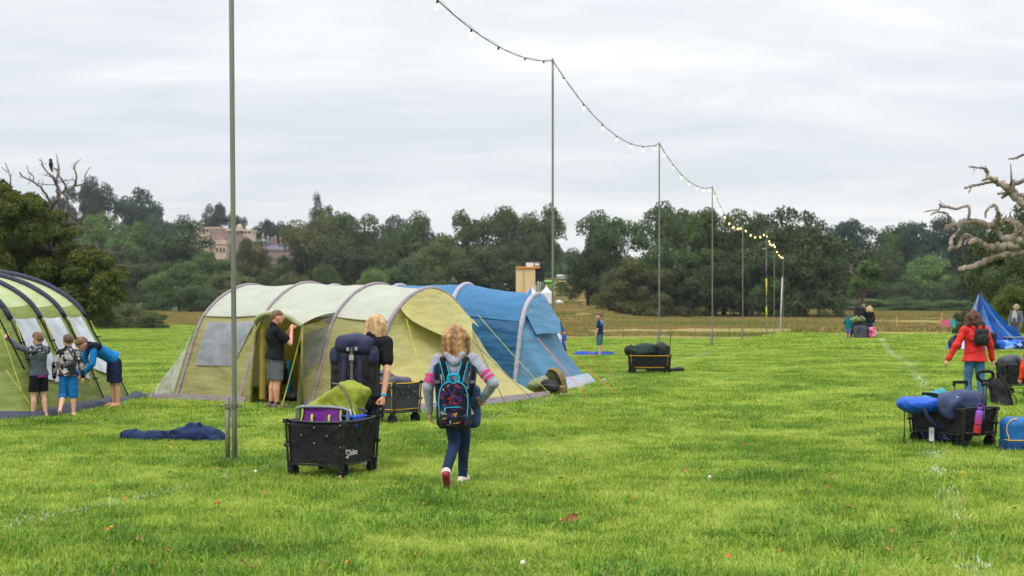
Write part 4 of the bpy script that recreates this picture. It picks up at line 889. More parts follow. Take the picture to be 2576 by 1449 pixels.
# ---------------------------------------------------------------- half pitched blue tent, far right
ap = P(2463, 737, 50); B0 = Vector((ap.x, 50, gz(ap.x, 50))); T4 = Tent('tepee_tent', 'blue and white tent propped on a single pole, half pitched, right side', (ap.x, 50), (1, 0), (0, 1))
hz = ap.z - B0.z; bs = [(-1.22, -.5), (-.75, -1.1), (-.2, -1.25), (.5, -1.2), (1.2, -1.0), (2.0, -.7), (2.6, .2), (1.6, 1.2), (.2, 1.5), (-1.0, .9)]
TB = [fabric('drape_white', (190, 200, 222), .2), fabric('drape_blue', (40, 104, 190), .25), fabric('drape_pale_blue', (104, 148, 206), .3)]
def drape(a, b, sag):
    def fn(x, y):
        base = T4.p(lerp(a[0], b[0], x), lerp(a[1], b[1], x), 0); t = y ** .85; p = lerp(Vector((0, 0, hz)), base, t); fold = math.sin(x * math.pi * 2) * .09 * t
        return p + Vector((0, 0, -sag * math.sin(math.pi * t))) + (base.normalized() if base.length else Vector((1, 0, 0))) * (fold - sag * .8 * math.sin(math.pi * t) * math.sin(math.pi * x))
    return fn
for i in range(10):
    a, b = bs[i], bs[(i + 1) % 10]; T4.surf('drape', [TB[[0, 1, 2, 1, 1, 2, 1, 1, 2, 1][i]]], drape(a, b, .24 + .30 * (i in (3, 4, 5))), 12, 16, .05, seed=i * 3)
mb = MB(); mb.tube([Vector((0, 0, hz + .03)), Vector((.02, 0, 0))], .03, 8); mb.build('pole', POLE, T4.e, True)
for a in ((-1.22, -.5), (-.75, -1.1)): T4.line('guy_rope', T4.p(a[0], a[1], .05), T4.p(a[0] - .5, a[1] - .2, 0), .02, POLE, 0)
s = SDF(.05, .1); rr = random.Random(4)
for i in range(26): s.ell((rr.uniform(.1, 2.7), rr.uniform(-1.5, -.9), rr.uniform(.05, .32)), (rr.uniform(.15, .4), rr.uniform(.15, .3), rr.uniform(.08, .2)))
s.wrinkle(.03, 14); s.obj('fabric_heap', cells('blue_heap', [(0, (30, 84, 180)), (.45, (52, 120, 206)), (.7, (28, 56, 120)), (.88, (150, 180, 220))], 4, .6), T4.e)
# ================================================================ people: one continuous body each, clothing and hair as parts
SKIN = {}
def skin(c):
    if c not in SKIN:
        SKIN[c] = [M('skin_%d' % len(SKIN), c, .5, .06, 8, spec=.4), M('eye_dark', (40, 32, 30), .3), M('lips', (176, 104, 96), .5), M('brow', (92, 70, 52), .8)]
    return SKIN[c]
V = lambda *a: np.array(a, float)
def rotm(yaw=0, pitch=0, roll=0): return Matrix.Rotation(yaw, 3, 'Z') @ Matrix.Rotation(pitch, 3, 'X') @ Matrix.Rotation(roll, 3, 'Y')
DEF = dict(head=(0, .012, .93), neck=(0, -.008, .835), chest=(0, 0, .73), waist=(0, .005, .62), pelvis=(0, 0, .53), shL=(-.10, -.005, .785), shR=(.10, -.005, .785), elL=(-.135, -.015, .63), elR=(.135, -.015, .63), wrL=(-.14, .02, .49), wrR=(.14, .02, .49),
           hpL=(-.048, 0, .51), hpR=(.048, 0, .51), knL=(-.058, .012, .28), knR=(.058, .012, .28), anL=(-.058, -.012, .05), anR=(.058, -.012, .05), toL=(-.06, .095, .018), toR=(.06, .095, .018))
def hand(s, w, e, up, k, curl=.5, thumb=1, tag=0):
    """palm, four bent fingers and a thumb: w wrist, e elbow, up the back of the hand, k hand length"""
    d = w - e; d /= np.linalg.norm(d); up = up - d * (up @ d); up /= np.linalg.norm(up); sd = np.cross(d, up) * thumb
    m = Matrix((tuple(sd), tuple(d), tuple(up))).transposed()
    s.ell(w + d * k * .3, (k * .22, k * .34, k * .11), m, k=.008, tag=tag); r = k * .05
    for i, (o, ln) in enumerate([(.16, .40), (.055, .45), (-.05, .42), (-.15, .33)]):
        b = w + d * k * .5 + sd * o * k; c1 = curl * (1 + .12 * i); a1 = d * math.cos(c1) - up * math.sin(c1); a2 = d * math.cos(2.1 * c1) - up * math.sin(2.1 * c1)
        p1 = b + a1 * ln * k * .5; s.cap(b, p1, r * 1.05, r, k=.003, tag=tag); s.cap(p1, p1 + a2 * ln * k * .5, r, r * .8, k=.003, tag=tag)
    b = w + d * k * .14 + sd * k * .18; a1 = sd * .62 + d * .7 - up * .3; a1 /= np.linalg.norm(a1); p1 = b + a1 * k * .22
    s.cap(b, p1, r * 1.25, r * 1.1, k=.006, tag=tag); s.cap(p1, p1 + (a1 * .5 + d * .7 - up * .3 * curl) * k * .2, r * 1.1, r * .85, k=.003, tag=tag)
def person(label, loc, rot, H, pose={}, hs=1., sk=(214, 164, 138), fat=1., yaw=0, pitch=0, roll=0, vox=.008, top=None, bottom=None, shoes=None, hair=None, curl=(.5, .5), hup=None, cat='person', hood=None, extra=None, group=None):
    J = {k: V(*v) * H for k, v in {**DEF, **pose}.items()}; e = empty('person', loc, label, cat, rot, group); q = H * fat; ql = H * fat ** .5; kl = .004 * H
    fw = J['shR'] - J['shL']; fw = np.cross(V(0, 0, 1), fw); fw[2] = 0; fw /= np.linalg.norm(fw); flat = (fw, .72)
    sp = J['neck'] - J['pelvis']; n2 = np.cross(J['shR'] - J['shL'], sp); n2 /= np.linalg.norm(n2); flat = (n2, .72)
    sT = .86 if top else 1; sL = .80 if bottom and bottom['len'] == 'long' else 1; sA = .82 if top and top.get('sleeve', 'long') == 'long' else 1
    b = SDF(vox * (.8 if vox < .01 else 1), .02 * H)
    b.cap(J['hpL'], J['hpR'], .044 * q, tag=0, flat=flat); b.chain([J['pelvis'], J['waist'], J['chest']], [.070 * q * sT, .064 * q * sT, .074 * q * sT], flat=flat, k=.01 * H); b.cap(J['chest'], J['neck'], .064 * q * sT, .03 * q, flat=flat)
    b.cap(J['shL'], J['shR'], .032 * q * sT); HM = rotm(yaw, pitch, roll); hm = np.array(HM); hc = J['head']; hx, hy, hz = hm[:, 0], hm[:, 1], hm[:, 2]; g = H * hs
    b.cap(J['neck'], hc - hz * .03 * g - hy * .012 * g, .031 * q, .03 * H); b.ell(hc, (.046 * g, .057 * g, .064 * g), HM, k=.01 * H); b.ell(hc + hy * .018 * g - hz * .034 * g, (.034 * g, .037 * g, .034 * g), HM, k=.015 * H)
    b.cap(hc + hy * .055 * g + hz * .002 * g, hc + hy * .066 * g - hz * .016 * g, .006 * g, .0095 * g, k=.006 * H)
    for sg in (-1, 1):
        b.ell(hc + hx * sg * .047 * g - hz * .008 * g - hy * .004 * g, (.006 * g, .013 * g, .018 * g), HM, k=.004 * H)
        if vox < .012: b.ell(hc + hx * sg * .019 * g + hy * .0525 * g + hz * .004 * g, (.0075 * g, .005 * g, .0045 * g), HM, k=0, tag=1); b.ell(hc + hx * sg * .02 * g + hy * .0535 * g + hz * .016 * g, (.012 * g, .005 * g, .0028 * g), HM, k=0, tag=3)
    if vox < .012: b.ell(hc + hy * .0535 * g - hz * .036 * g, (.014 * g, .005 * g, .0035 * g), HM, k=0, tag=2)
    for s_ in 'LR':
        sg = -1 if s_ == 'L' else 1
        b.chain([J['sh' + s_], J['el' + s_], J['wr' + s_]], [.028 * ql * min(sA, sT + .06), .0225 * ql * sA, .015 * H], k=kl); hd = J['hp' + s_]; kn, an, to = J['kn' + s_], J['an' + s_], J['to' + s_]
        b.cap(hd, kn, .047 * ql * (.85 if bottom else 1), .031 * ql * sL, k=kl); cf = kn * .68 + an * .32; bk = -np.cross(np.cross(an - kn, to - an), an - kn); bk = bk / (np.linalg.norm(bk) + 1e-9); cf = cf - fw * .008 * H
        b.chain([kn, cf, an], [.030 * ql * sL, .031 * ql * sL, .019 * H], k=kl); b.chain([an - fw * .012 * H - V(0, 0, .018 * H), an * .45 + to * .55, to], [.021 * H, .021 * H, .016 * H], k=.02 * H)
        hu = (hup or {}).get(s_); hand(b, J['wr' + s_], J['el' + s_], V(*hu) if hu else V(sg * 1., -.3, .1), .105 * H, curl[0 if sg < 0 else 1], thumb=1)
    b.obj('body', skin(sk), e)
    if top:
        t = SDF(vox, .012 * H); w = top.get('loose', .010) * H * .8
        hem = V(*top['hem']) * H if 'hem' in top else J['pelvis'] - V(0, 0, .03 * H)
        t.chain([J['chest'], J['waist'], hem - (J['waist'] - hem) * .4], [.078 * q + w, .073 * q + w * 1.3, .084 * q + w * top.get('flare', 1.2) + .004 * H], flat=(n2, .80)); hn = hem - J['waist']; rt_ = (J['shR'] - J['shL']) / np.linalg.norm(J['shR'] - J['shL']) * .026 * H; he = hem + hn * .15; t.cap(he - rt_, he + rt_, .080 * q + w * top.get('flare', 1.2) + .004 * H, flat=(n2, .80), k=.03 * H); t.cut(hem, hn)
        if top.get('tag_hem'): t.p[-2 if False else -1] = t.p[-1]
        t.cap(J['chest'], J['neck'] + sp / np.linalg.norm(sp) * .006 * H, .074 * q + w, .036 * q + w * .5, flat=(n2, .86), k=.02 * H); t.cap(J['shL'], J['shR'], .033 * q + w * .5, k=.02 * H)
        for s_ in 'LR':
            a, m, z = J['sh' + s_], J['el' + s_], J['wr' + s_]; sl = top.get('sleeve', 'long'); tg = top.get('sleeve_tag', 0); st = top.get('stripes')
            if sl == 'long':
                t.cap(a, m, .031 * ql + w * .7, .027 * ql + w * .8, tag=tg); t.cap(m, z, .027 * ql + w * .8, .019 * H + w * .6, tag=tg, k=.004 * H)
                if top.get('cuff') is not None: t.disc(z, z - m, .0205 * H + w * .6, .014 * H, tag=top['cuff'])
                if st is not None:
                    for u in (.62, .80): c_ = a + (m - a) * u; t.disc(c_, m - a, (.0285 * ql + w * .8) * 1.07, .0105 * H, tag=st)
            elif sl == 'short': t.cap(a, a + (m - a) * .62, .032 * ql + w * .8, .033 * ql + w)
        for c_, r_, tg in top.get('patch', []): t.ell(V(*c_) * H, V(*r_) * H, k=.01, tag=tg)
        t.wrinkle(top.get('wr', .004), 26 / H, 5, (1, 1, 1.6)); t.wrinkle(top.get('wr', .004) * .5, 60, 4); t.obj(top.get('name', 'shirt'), top['mat'], e)
    if bottom:
        t = SDF(vox, .02 * H); w = bottom.get('loose', .012) * H; t.cap(J['hpL'], J['hpR'], .052 * q + w * .5, flat=(n2, .86), k=.01 * H); t.cap(J['pelvis'], J['waist'], .070 * q + w * .4, .064 * q + w * .3, flat=(n2, .76)); t.cut(J['pelvis'] * .45 + J['waist'] * .55, J['waist'] - J['pelvis'])
        for s_ in 'LR':
            a, m, z = J['hp' + s_], J['kn' + s_], J['an' + s_]
            if bottom['len'] == 'long': t.chain([a, m, z], [.049 * ql + w, .035 * ql + w, .025 * H + w * .8], k=kl)
            else:
                f = bottom.get('to', .8); en = a + (m - a) * min(f, 1); t.chain([a, en], [.049 * ql + w * .7, .038 * ql + w * 1.05], k=kl)
                if f > 1: t.cap(en, m + (z - m) * (f - 1), .037 * ql + w, .035 * ql + w, k=kl)
        if bottom.get('cut') is not None: t.cut((0, 0, bottom['cut'] * H), (0, 0, -1))
        t.wrinkle(.004, 30 / H, 5, (1, 1, 1.4)); t.obj(bottom.get('name', 'shorts' if bottom['len'] != 'long' else 'trousers'), bottom['mat'], e)
    if shoes:
        for s_ in 'LR':
            t = SDF(vox * .8, .012 * H); an, to = J['an' + s_], J['to' + s_]; dn = np.cross(np.cross(to - an, V(0, 0, 1)), to - an); dn = dn / np.linalg.norm(dn); dn = dn if dn[2] < 0 else -dn
            bk = (to - an) / np.linalg.norm(to - an); heel = an - bk * .018 * H + dn * .03 * H
            t.cap(an, heel, .027 * H, .027 * H); t.ell(an - dn * .012 * H, (.0275 * H,) * 3, tag=2 if len(shoes) > 2 else 0, k=0); t.chain([heel, an * .4 + to * .6, to], [.027 * H, .027 * H, .022 * H]); so = dn * .017 * H
            t.chain([heel + so, an * .4 + to * .6 + so, to + so * .6], [.0235 * H, .0235 * H, .019 * H], tag=1, k=0); t.obj('shoe', shoes, e)
    if hair:
        t = SDF(vox * .8, .012 * H); st = hair.get('style', 'short'); r = .0055 if st == 'short' else .008
        t.ell(hc - hy * .008 * g + hz * .006 * g, ((.046 + r) * g, (.056 + r) * g, (.062 + r) * g), HM)
        if st == 'short': t.cut(hc + hz * .020 * g + hy * .010 * g, -hz * .78 + hy * .5); t.ell(hc + hz * .032 * g + hy * .010 * g, ((.042 + r) * g, (.042 + r) * g, (.034 + r) * g), HM, k=.01)
        else:
            t.cut(hc + hy * .022 * g - hz * .0 * g, -hz * .25 + hy * .97); ln = hair.get('len', .17); rr = np.random.default_rng(int(H * 1000)); cv = hair.get('curl', .012)
            t.ell(hc + hz * .03 * g + hy * .012 * g, (.048 * g, .045 * g, .04 * g), HM)
            for i in range(hair.get('n', 26)):
                an = math.pi * (1.06 + .0) + (i / (hair.get('n', 26) - 1) - .5) * 2 * hair.get('wrap', 1.75); dr = hx * math.sin(an) + hy * math.cos(an); o = hc + dr * .044 * g + hz * .03 * g; ph = rr.uniform(0, 6.28); L_ = ln * g * rr.uniform(.82, 1.08); pts = [o]
                sd = V(-dr[1], dr[0], 0)
                for j in range(1, 6): f = j / 5; pts.append(o + dr * (.012 + hair.get('spread', .03) * f) * g * (1 + .3 * rr.random()) - (V(0, 0, 1) * .75 + hz * .25) * L_ * f + sd * cv * g * math.sin(ph + f * 6) + dr * cv * .6 * g * math.cos(ph + f * 5))
                t.chain(pts, [.013 * g, .015 * g, .014 * g, .012 * g, .009 * g, .004 * g], tag=i % 2 if len(hair['mat']) > 1 else 0)
            if st == 'curly':
                for i in range(60): d = rnd_dirs(rr, 1)[0]; d = d if d @ hy < .35 else -d; t.ell(hc + d * .062 * g * rr.uniform(.85, 1.15) - hz * .02 * g, V(1, 1, 1) * .02 * g * rr.uniform(.7, 1.2))
        t.wrinkle(.0022, 160, 6, (1, 1, .25)); t.obj('hair', hair['mat'], e)
    if hood:
        t = SDF(vox, .015 * H)
        if hood.get('up'): t.ell(hc - hy * .008 * g, (.058 * g, .066 * g, .074 * g), HM); t.cap(hc - hz * .05 * g, J['neck'], .045 * g, .055 * g); t.ell(hc + hy * .06 * g, (.036 * g, .03 * g, .05 * g), HM, op='s')
        else:
            bk = -n2 if (-n2) @ hy < 0 else n2; c_ = J['neck'] + bk * .045 * H - V(0, 0, .012 * H); rt = (J['shR'] - J['shL']) / np.linalg.norm(J['shR'] - J['shL'])
            t.chain([c_ - rt * .045 * H, c_ - V(0, 0, .045 * H), c_ + rt * .045 * H], [.02 * H, .03 * H, .02 * H]); t.ell(c_ - V(0, 0, .022 * H), (.055 * H, .026 * H, .04 * H))
        t.wrinkle(.004, 40, 5); t.obj('hood', hood['mat'], e)
    if extra: extra(e, J, H)
    return e, J
def hairmat(n, a, b): return M(n, a, .45, .3, 7, .6, 22, col2=b, stretch=(3, 3, .25), spec=.4)
BROWNH = hairmat('hair_brown', (64, 44, 32), (112, 84, 60)); LIGHTB = hairmat('hair_light_brown', (92, 66, 48), (140, 108, 80)); BLOND = hairmat('hair_blond', (168, 124, 76), (226, 190, 136)); BLOND2 = hairmat('hair_honey', (118, 80, 46), (196, 150, 98)); DARKH = hairmat('hair_dark_auburn', (48, 28, 22), (98, 58, 42))
def cloth(n, c, v=.12, b=.35, bs=22, r=.85): return M(n, c, r, v, 5, b, bs, spec=.15)
BLK = cloth('cloth_black', (26, 27, 31)); NVY = cloth('cloth_navy', (32, 40, 66)); GREYC = cloth('cloth_grey', (92, 98, 104)); JEAN = M('denim', (44, 62, 92), .85, .25, 7, .5, 60, spec=.15); JEANL = M('denim_light', (74, 116, 158), .85, .25, 7, .5, 60, spec=.15)
# --- three boys at the left tent
p = A(98, 19.9)
person('boy in a grey hoodie with camo hood and black shorts, one arm raised', p, rad(58), 1.34, dict(shL=(-.10, .02, .79), elL=(-.15, .17, .83), wrL=(-.17, .33, .93), elR=(.12, .12, .74), wrR=(.06, .25, .80), head=(0, .02, .925), anL=(-.06, .03, .05), toL=(-.07, .13, .018), anR=(.055, -.05, .05), toR=(.06, .05, .018), knL=(-.05, .03, .28), knR=(.05, -.005, .28)), 1.18, yaw=rad(-8), fat=1.06, curl=(.8, .8), vox=.007,
    top=dict(mat=[cloth('hoodie_grey', (72, 78, 86)), cells('camo_blue', [(0, (40, 44, 56)), (.3, (150, 156, 166)), (.55, (78, 86, 98)), (.78, (30, 34, 44))], 22, .85), M('hem_purple', (96, 40, 150), .7, .1, 4, col2=(220, 50, 130))], name='hoodie', sleeve='long', loose=.012, cuff=0, patch=[((-.09, 0, .80), (.055, .06, .05), 1), ((.09, 0, .80), (.055, .06, .05), 1)]), bottom=dict(mat=BLK, len='short', to=.92, loose=.02, cut=.315), hair=dict(mat=[LIGHTB]), hood=dict(mat=cells('camo_blue', [])),
    extra=lambda e, J, H: SDF(.007).disc(J['pelvis'] - V(0, 0, .032 * H), (0, 0, 1), .099 * H, .016 * H, flat=((0, 1, 0), .82)).obj('undershirt', MC['hem_purple'], e))
p = A(172, 20.1)
person('boy in a black and beige camo hoodie and blue joggers, stepping barefoot towards the tent', p, rad(12), 1.30, dict(head=(-.005, .015, .925), knL=(-.06, .03, .27), anL=(-.075, -.16, .115), toL=(-.08, -.10, .035), anR=(.06, .0, .05), toR=(.07, .1, .018), elL=(-.15, -.02, .64), wrL=(-.165, .03, .49), elR=(.15, -.03, .64), wrR=(.17, .0, .49)), 1.18, yaw=rad(18), fat=1.1, vox=.007,
    top=dict(mat=[cells('camo_beige', [(0, (30, 30, 34)), (.32, (172, 166, 168)), (.62, (92, 88, 92)), (.8, (36, 36, 42))], 16, .85), BLK], name='hoodie', loose=.014, cuff=1), bottom=dict(mat=cloth('jogger_blue', (28, 104, 168)), len='short', to=1.15, loose=.018, cut=.235, name='joggers'), hair=dict(mat=[BROWNH]), hood=dict(mat=cells('camo_beige', [])))
p = A(281, 21.9)
person('boy in a blue and black jacket bending down to fasten the tent, navy shorts', p, rad(128), 1.52, dict(pelvis=(0, -.03, .52), hpL=(-.05, -.03, .505), hpR=(.05, -.03, .505), waist=(0, .05, .60), chest=(0, .17, .665), neck=(0, .265, .70), shL=(-.10, .235, .69), shR=(.10, .235, .69), head=(0, .335, .73), elL=(-.135, .27, .51), wrL=(-.06, .35, .385), elR=(.12, .28, .52), wrR=(.05, .36, .385), knL=(-.055, -.03, .28), knR=(.055, -.03, .28), anL=(-.06, -.05, .05), anR=(.06, -.05, .05), toL=(-.07, .05, .018), toR=(.07, .05, .018)), 1.1, pitch=rad(-38), yaw=rad(12), sk=(206, 152, 122), curl=(1.0, 1.0), vox=.007,
    top=dict(mat=[cloth('jacket_blue', (22, 112, 176)), cloth('jacket_black', (24, 28, 40))], name='jacket', hem=(0, -.03, .555), loose=.016, wr=.005, patch=[((-.09, .225, .70), (.055, .085, .055), 1), ((.09, .225, .70), (.055, .085, .055), 1), ((0, .25, .71), (.06, .05, .05), 1)]), bottom=dict(mat=NVY, len='short', to=.98, loose=.026, cut=.29), hair=dict(mat=[LIGHTB]))
# --- man at the tent door, and someone inside
p = A(690, 21.7)
def phone(e, J, H): MB().box(J['wrR'] * .97 + V(-.01, .045, .06), (.02, .006, .04), rotm(0, .3, .4)).build('phone', M('phone_black', (18, 18, 22), .25), e, bevel=.004)
person('man in a black t-shirt and grey shorts at the tent door, hand at his mouth', p, rad(-62), 1.68, dict(head=(0, .03, .928), elR=(.145, .12, .665), wrR=(.05, .165, .80), elL=(-.13, .10, .66), wrL=(-.02, .17, .80), anL=(-.05, -.02, .05), anR=(.05, .01, .05), toR=(.06, .115, .018), toL=(-.06, .08, .018), waist=(0, .02, .62)), 1.02, yaw=rad(-10), fat=1.16, curl=(1.1, 1.1), vox=.007, hup=dict(R=(.6, -.6, .4), L=(-.6, -.6, .4)), sk=(206, 150, 124),
    top=dict(mat=BLK, sleeve='short', loose=.014, name='t_shirt', flare=1.4), bottom=dict(mat=GREYC, len='short', to=.93, loose=.02, cut=.30), shoes=[M('boot_suede', (104, 92, 84), .9), M('boot_sole', (60, 54, 50), .9), BLK], hair=dict(mat=[LIGHTB]), extra=phone)
w = T1.e.location + T1.p(2.66, .95, 0)
person('person in a black vest and dark shorts standing inside the olive green tent', w, rad(100), 1.66, dict(elR=(.15, .03, .64), wrR=(.08, .15, .62), elL=(-.14, .06, .64), wrL=(-.05, .17, .60)), fat=1.05, vox=.011, sk=(196, 142, 112), top=dict(mat=BLK, sleeve='none', name='vest'), bottom=dict(mat=cloth('short_green', (44, 56, 52)), len='short', to=.95, loose=.02), shoes=[BLK, BLK], hair=dict(mat=[BROWNH]))
# --- woman pulling the near wagon
p = A(918, 14.1)
def band(e, J, H): d = J['wrR'] - J['elR']; d /= np.linalg.norm(d); c = J['wrR'] - d * .015; SDF(.004, 0).disc(c, d, .033, .013).obj('wristband', M('band_turquoise', (40, 160, 196), .5), e)
WOM, WJ = person('blonde woman in black carrying a large navy rucksack and hauling the near wagon', p, rad(-12), 1.70, dict(head=(.045, .10, .915), neck=(.03, .05, .835), chest=(.015, .035, .73), waist=(0, .02, .62), shL=(-.075, .045, .795), shR=(.135, .03, .80), elR=(.16, -.03, .62), wrR=(.145, -.065, .46), elL=(-.11, .1, .64), wrL=(-.06, .18, .56), knL=(-.055, .09, .28), anL=(-.06, .05, .05), toL=(-.065, .16, .018), knR=(.05, .01, .28), anR=(.05, -.10, .07), toR=(.06, -.01, .018)), .97, pitch=rad(-28), yaw=rad(-30), fat=1.08, curl=(.9, 1.3), vox=.007, sk=(214, 160, 134),
    top=dict(mat=BLK, sleeve='short', loose=.012, name='t_shirt', hem=(0, 0, .42)), bottom=dict(mat=JEAN, len='long', loose=.008), shoes=[cloth('shoe_navy', (34, 48, 96)), M('sole_white', (196, 194, 188), .7)], hair=dict(mat=[BLOND], style='long', len=.165, spread=.018, n=46, curl=.005), extra=band)
# --- girl walking away
p = A(1146, 12.45)
GIRL, GJ = person('girl with long hair walking away, grey hoodie with pink sleeve stripes', p, rad(-4), 1.585, dict(head=(0, .015, .925), shL=(-.105, -.005, .79), shR=(.105, -.005, .79), elL=(-.165, -.03, .62), wrL=(-.165, .03, .47), elR=(.235, -.05, .645), wrR=(.165, .045, .545), knR=(.045, .065, .285), anR=(.03, .13, .05), toR=(.045, .235, .02), knL=(-.005, .01, .28), anL=(-.035, -.185, .125), toL=(-.04, -.125, .03), hpL=(-.045, 0, .51), hpR=(.045, 0, .51)), 1.05, pitch=rad(-6), fat=.96, curl=(.35, .8), hup=dict(L=(-1, -.3, .1), R=(.2, -.9, .3)), vox=.0065,
    top=dict(mat=[cloth('hoodie_pale_grey', (150, 154, 172), .08, .3, 30), cloth('stripe_pink', (186, 62, 116))], name='hoodie', loose=.013, stripes=1, hem=(0, 0, .45), wr=.005), bottom=dict(mat=[M('jean_navy', (38, 54, 84), .85, .3, 9, .5, 60, spec=.15)], len='long', loose=.005),
    shoes=[M('trainer_white', (206, 190, 186), .6, .15), M('trainer_sole', (150, 52, 62), .7, .4, 30), cloth('trainer_red', (166, 36, 62))], hair=dict(mat=[BLOND2], style='long', len=.19, spread=.015, n=46, curl=.010, wrap=1.85), hood=dict(mat=MC['hoodie_pale_grey']))
# --- people farther off
p = A(1509, 43.4)
person('boy in a navy and blue patterned t-shirt standing on the field, facing left', p, rad(72), 1.46, dict(elR=(.14, .02, .63), elL=(-.14, .02, .63), wrL=(-.13, .06, .49)), 1.12, vox=.012, sk=(206, 156, 132), top=dict(mat=[cells('print_navy_blue', [(0, (26, 36, 78)), (.5, (40, 84, 160)), (.75, (96, 150, 200)), (.88, (30, 40, 90))], 5, .8)], sleeve='short', loose=.02, name='t_shirt'), bottom=dict(mat=cloth('short_teal_grey', (72, 104, 118)), len='short', to=.9, loose=.022), hair=dict(mat=[BROWNH]))
person('small blond child in a white top beside the far corner of the blue tent', A(1406, 38.0), rad(-70), 1.04, dict(), 1.25, vox=.014, top=dict(mat=cloth('top_white', (200, 200, 206)), sleeve='short', loose=.02), bottom=dict(mat=GREYC, len='short', loose=.02), hair=dict(mat=[BLOND]))
person('small dark-haired child in blue just behind the blond child', A(1417, 39.2), rad(-60), .98, dict(), 1.25, vox=.014, top=dict(mat=cloth('top_blue', (44, 74, 160)), sleeve='short', loose=.02), bottom=dict(mat=NVY, len='short', loose=.02), hair=dict(mat=[BROWNH]))
FM, FMJ = person('man in a black jacket and rucksack beside the curly-haired woman at the field edge', A(2172, 67), rad(-40), 1.76, dict(head=(0, .03, .925), elR=(.15, .0, .64), wrR=(.13, .08, .52)), vox=.016, sk=(196, 140, 120), top=dict(mat=BLK, loose=.018, name='jacket'), bottom=dict(mat=NVY, len='long', loose=.012), shoes=[BLK, BLK], hair=dict(mat=[M('hair_grey_stubble', (120, 104, 96))]))
FWO, FWJ = person('woman with curly blonde hair in a black top carrying a pink bag', A(2187, 66.6), rad(-25), 1.68, dict(head=(0, .03, .925), elR=(.14, .0, .63), wrR=(.13, .02, .47)), vox=.016, top=dict(mat=BLK, loose=.014), bottom=dict(mat=JEAN, len='long'), shoes=[BLK, BLK], hair=dict(mat=[BLOND], style='curly', len=.17, spread=.05, n=20))
person('child in a teal hoodie with the hood up, next to the far loaded wagon', A(2133, 63.5), rad(-20), 1.18, dict(elL=(-.16, .05, .66), wrL=(-.10, .13, .66)), 1.2, vox=.014, top=dict(mat=cloth('hoodie_teal', (16, 102, 118)), loose=.024, name='hoodie'), bottom=dict(mat=JEANL, len='short', to=.9, loose=.02), shoes=[GREYC, GREYC], hood=dict(mat=MC['hoodie_teal'], up=True))
# --- woman in red
p = A(2452, 22.6)
def shades(e, J, H):
    g = H; c = J['head'] + V(0, .02, .068) * g; mb = MB(); mb.tube([c + V(-.05, -.03, -.02) * g, c + V(-.045, .02, 0) * g, c + V(.045, .02, 0) * g, c + V(.05, -.03, -.02) * g], .006, 6); mb.ball(c + V(-.022, .024, 0) * g, (.018 * g, .006, .014 * g)); mb.ball(c + V(.022, .024, 0) * g, (.018 * g, .006, .014 * g)); mb.build('sunglasses', M('glass_brown', (44, 28, 24), .2), e, True)
RED, RJ = person('woman in a red jacket and blue jeans walking away, black backpack in her hand', p, rad(4), 1.68, dict(head=(-.005, .02, .925), shL=(-.11, 0, .785), shR=(.11, 0, .785), elL=(-.20, -.01, .63), wrL=(-.275, .02, .485), elR=(.17, .0, .625), wrR=(.20, .02, .475), knR=(.06, .0, .28), anR=(.055, -.06, .06), toR=(.065, .04, .018), knL=(-.05, .05, .28), anL=(-.05, .03, .05), toL=(-.06, .14, .018)), 1.0, pitch=rad(-8), fat=1.16, curl=(.4, 1.5), vox=.008, hup=dict(R=(1, 0, 0)),
    top=dict(mat=[M('jacket_red', (200, 34, 28), .6, .1, 4, .5, 8, spec=.35)], name='jacket', loose=.018, hem=(0, 0, .455), wr=.007, flare=1.5), bottom=dict(mat=JEANL, len='long', loose=.006), shoes=[cells('boot_floral', [(0, (28, 28, 36)), (.72, (120, 130, 160)), (.86, (32, 34, 44))], 40), BLK, MC.get('boot_floral') or BLK], hair=dict(mat=[DARKH], style='long', len=.15, spread=.03, n=26, curl=.006), hood=dict(mat=[MC['jacket_red']]), extra=shades)
# --- mother and baby, and a child cut off by the right edge
MO, MJ = person('tall woman with glasses and a grey cardigan carrying a baby on her front', A(2556, 57), rad(148), 1.76, dict(head=(-.01, .03, .925), elL=(-.15, .04, .63), wrL=(-.14, .10, .50), elR=(.15, .04, .63), wrR=(.14, .10, .50)), vox=.014, top=dict(mat=cloth('cardigan_grey', (92, 98, 112)), loose=.016, name='cardigan'), bottom=dict(mat=cloth('short_olive', (96, 100, 88)), len='short', to=.9, loose=.02), shoes=[GREYC, GREYC], hair=dict(mat=[hairmat('hair_ash', (150, 134, 116), (196, 184, 168))], style='long', len=.09, n=14, spread=.0),
    extra=lambda e, J, H: MB().tube([J['head'] + V(-.085, .02, .01), J['head'] + V(-.06, .11, .01), J['head'] + V(.06, .11, .01), J['head'] + V(.085, .02, .01)], .006, 6).build('glasses', M('glass_brown', (44, 28, 24)), e, True))
bw = MO.location + Matrix.Rotation(rad(148), 3, 'Z') @ Vector((.02, .25, .86))
person('baby in pale clothes strapped to the front of the woman with glasses', bw, rad(148), .62, dict(head=(0, 0, .90), knL=(-.13, .10, .42), knR=(.13, .10, .42), anL=(-.15, .10, .22), anR=(.15, .10, .22), toL=(-.15, .18, .2), toR=(.15, .18, .2)), 1.7, vox=.012, fat=1.3, top=dict(mat=cloth('baby_cream', (176, 168, 168)), loose=.03), bottom=dict(mat=cloth('baby_grey', (140, 142, 150)), len='long', loose=.03))
person('child in an orange top and navy shorts, mostly cut off by the right picture edge', A(2600, 19.6), rad(20), 1.30, dict(elL=(-.15, 0, .63), wrL=(-.16, .03, .5)), 1.15, vox=.012, sk=(190, 136, 108), top=dict(mat=cloth('top_orange', (214, 66, 30)), loose=.016), bottom=dict(mat=NVY, len='short', to=.9, loose=.022), shoes=[GREYC, GREYC], hair=dict(mat=[BROWNH]))
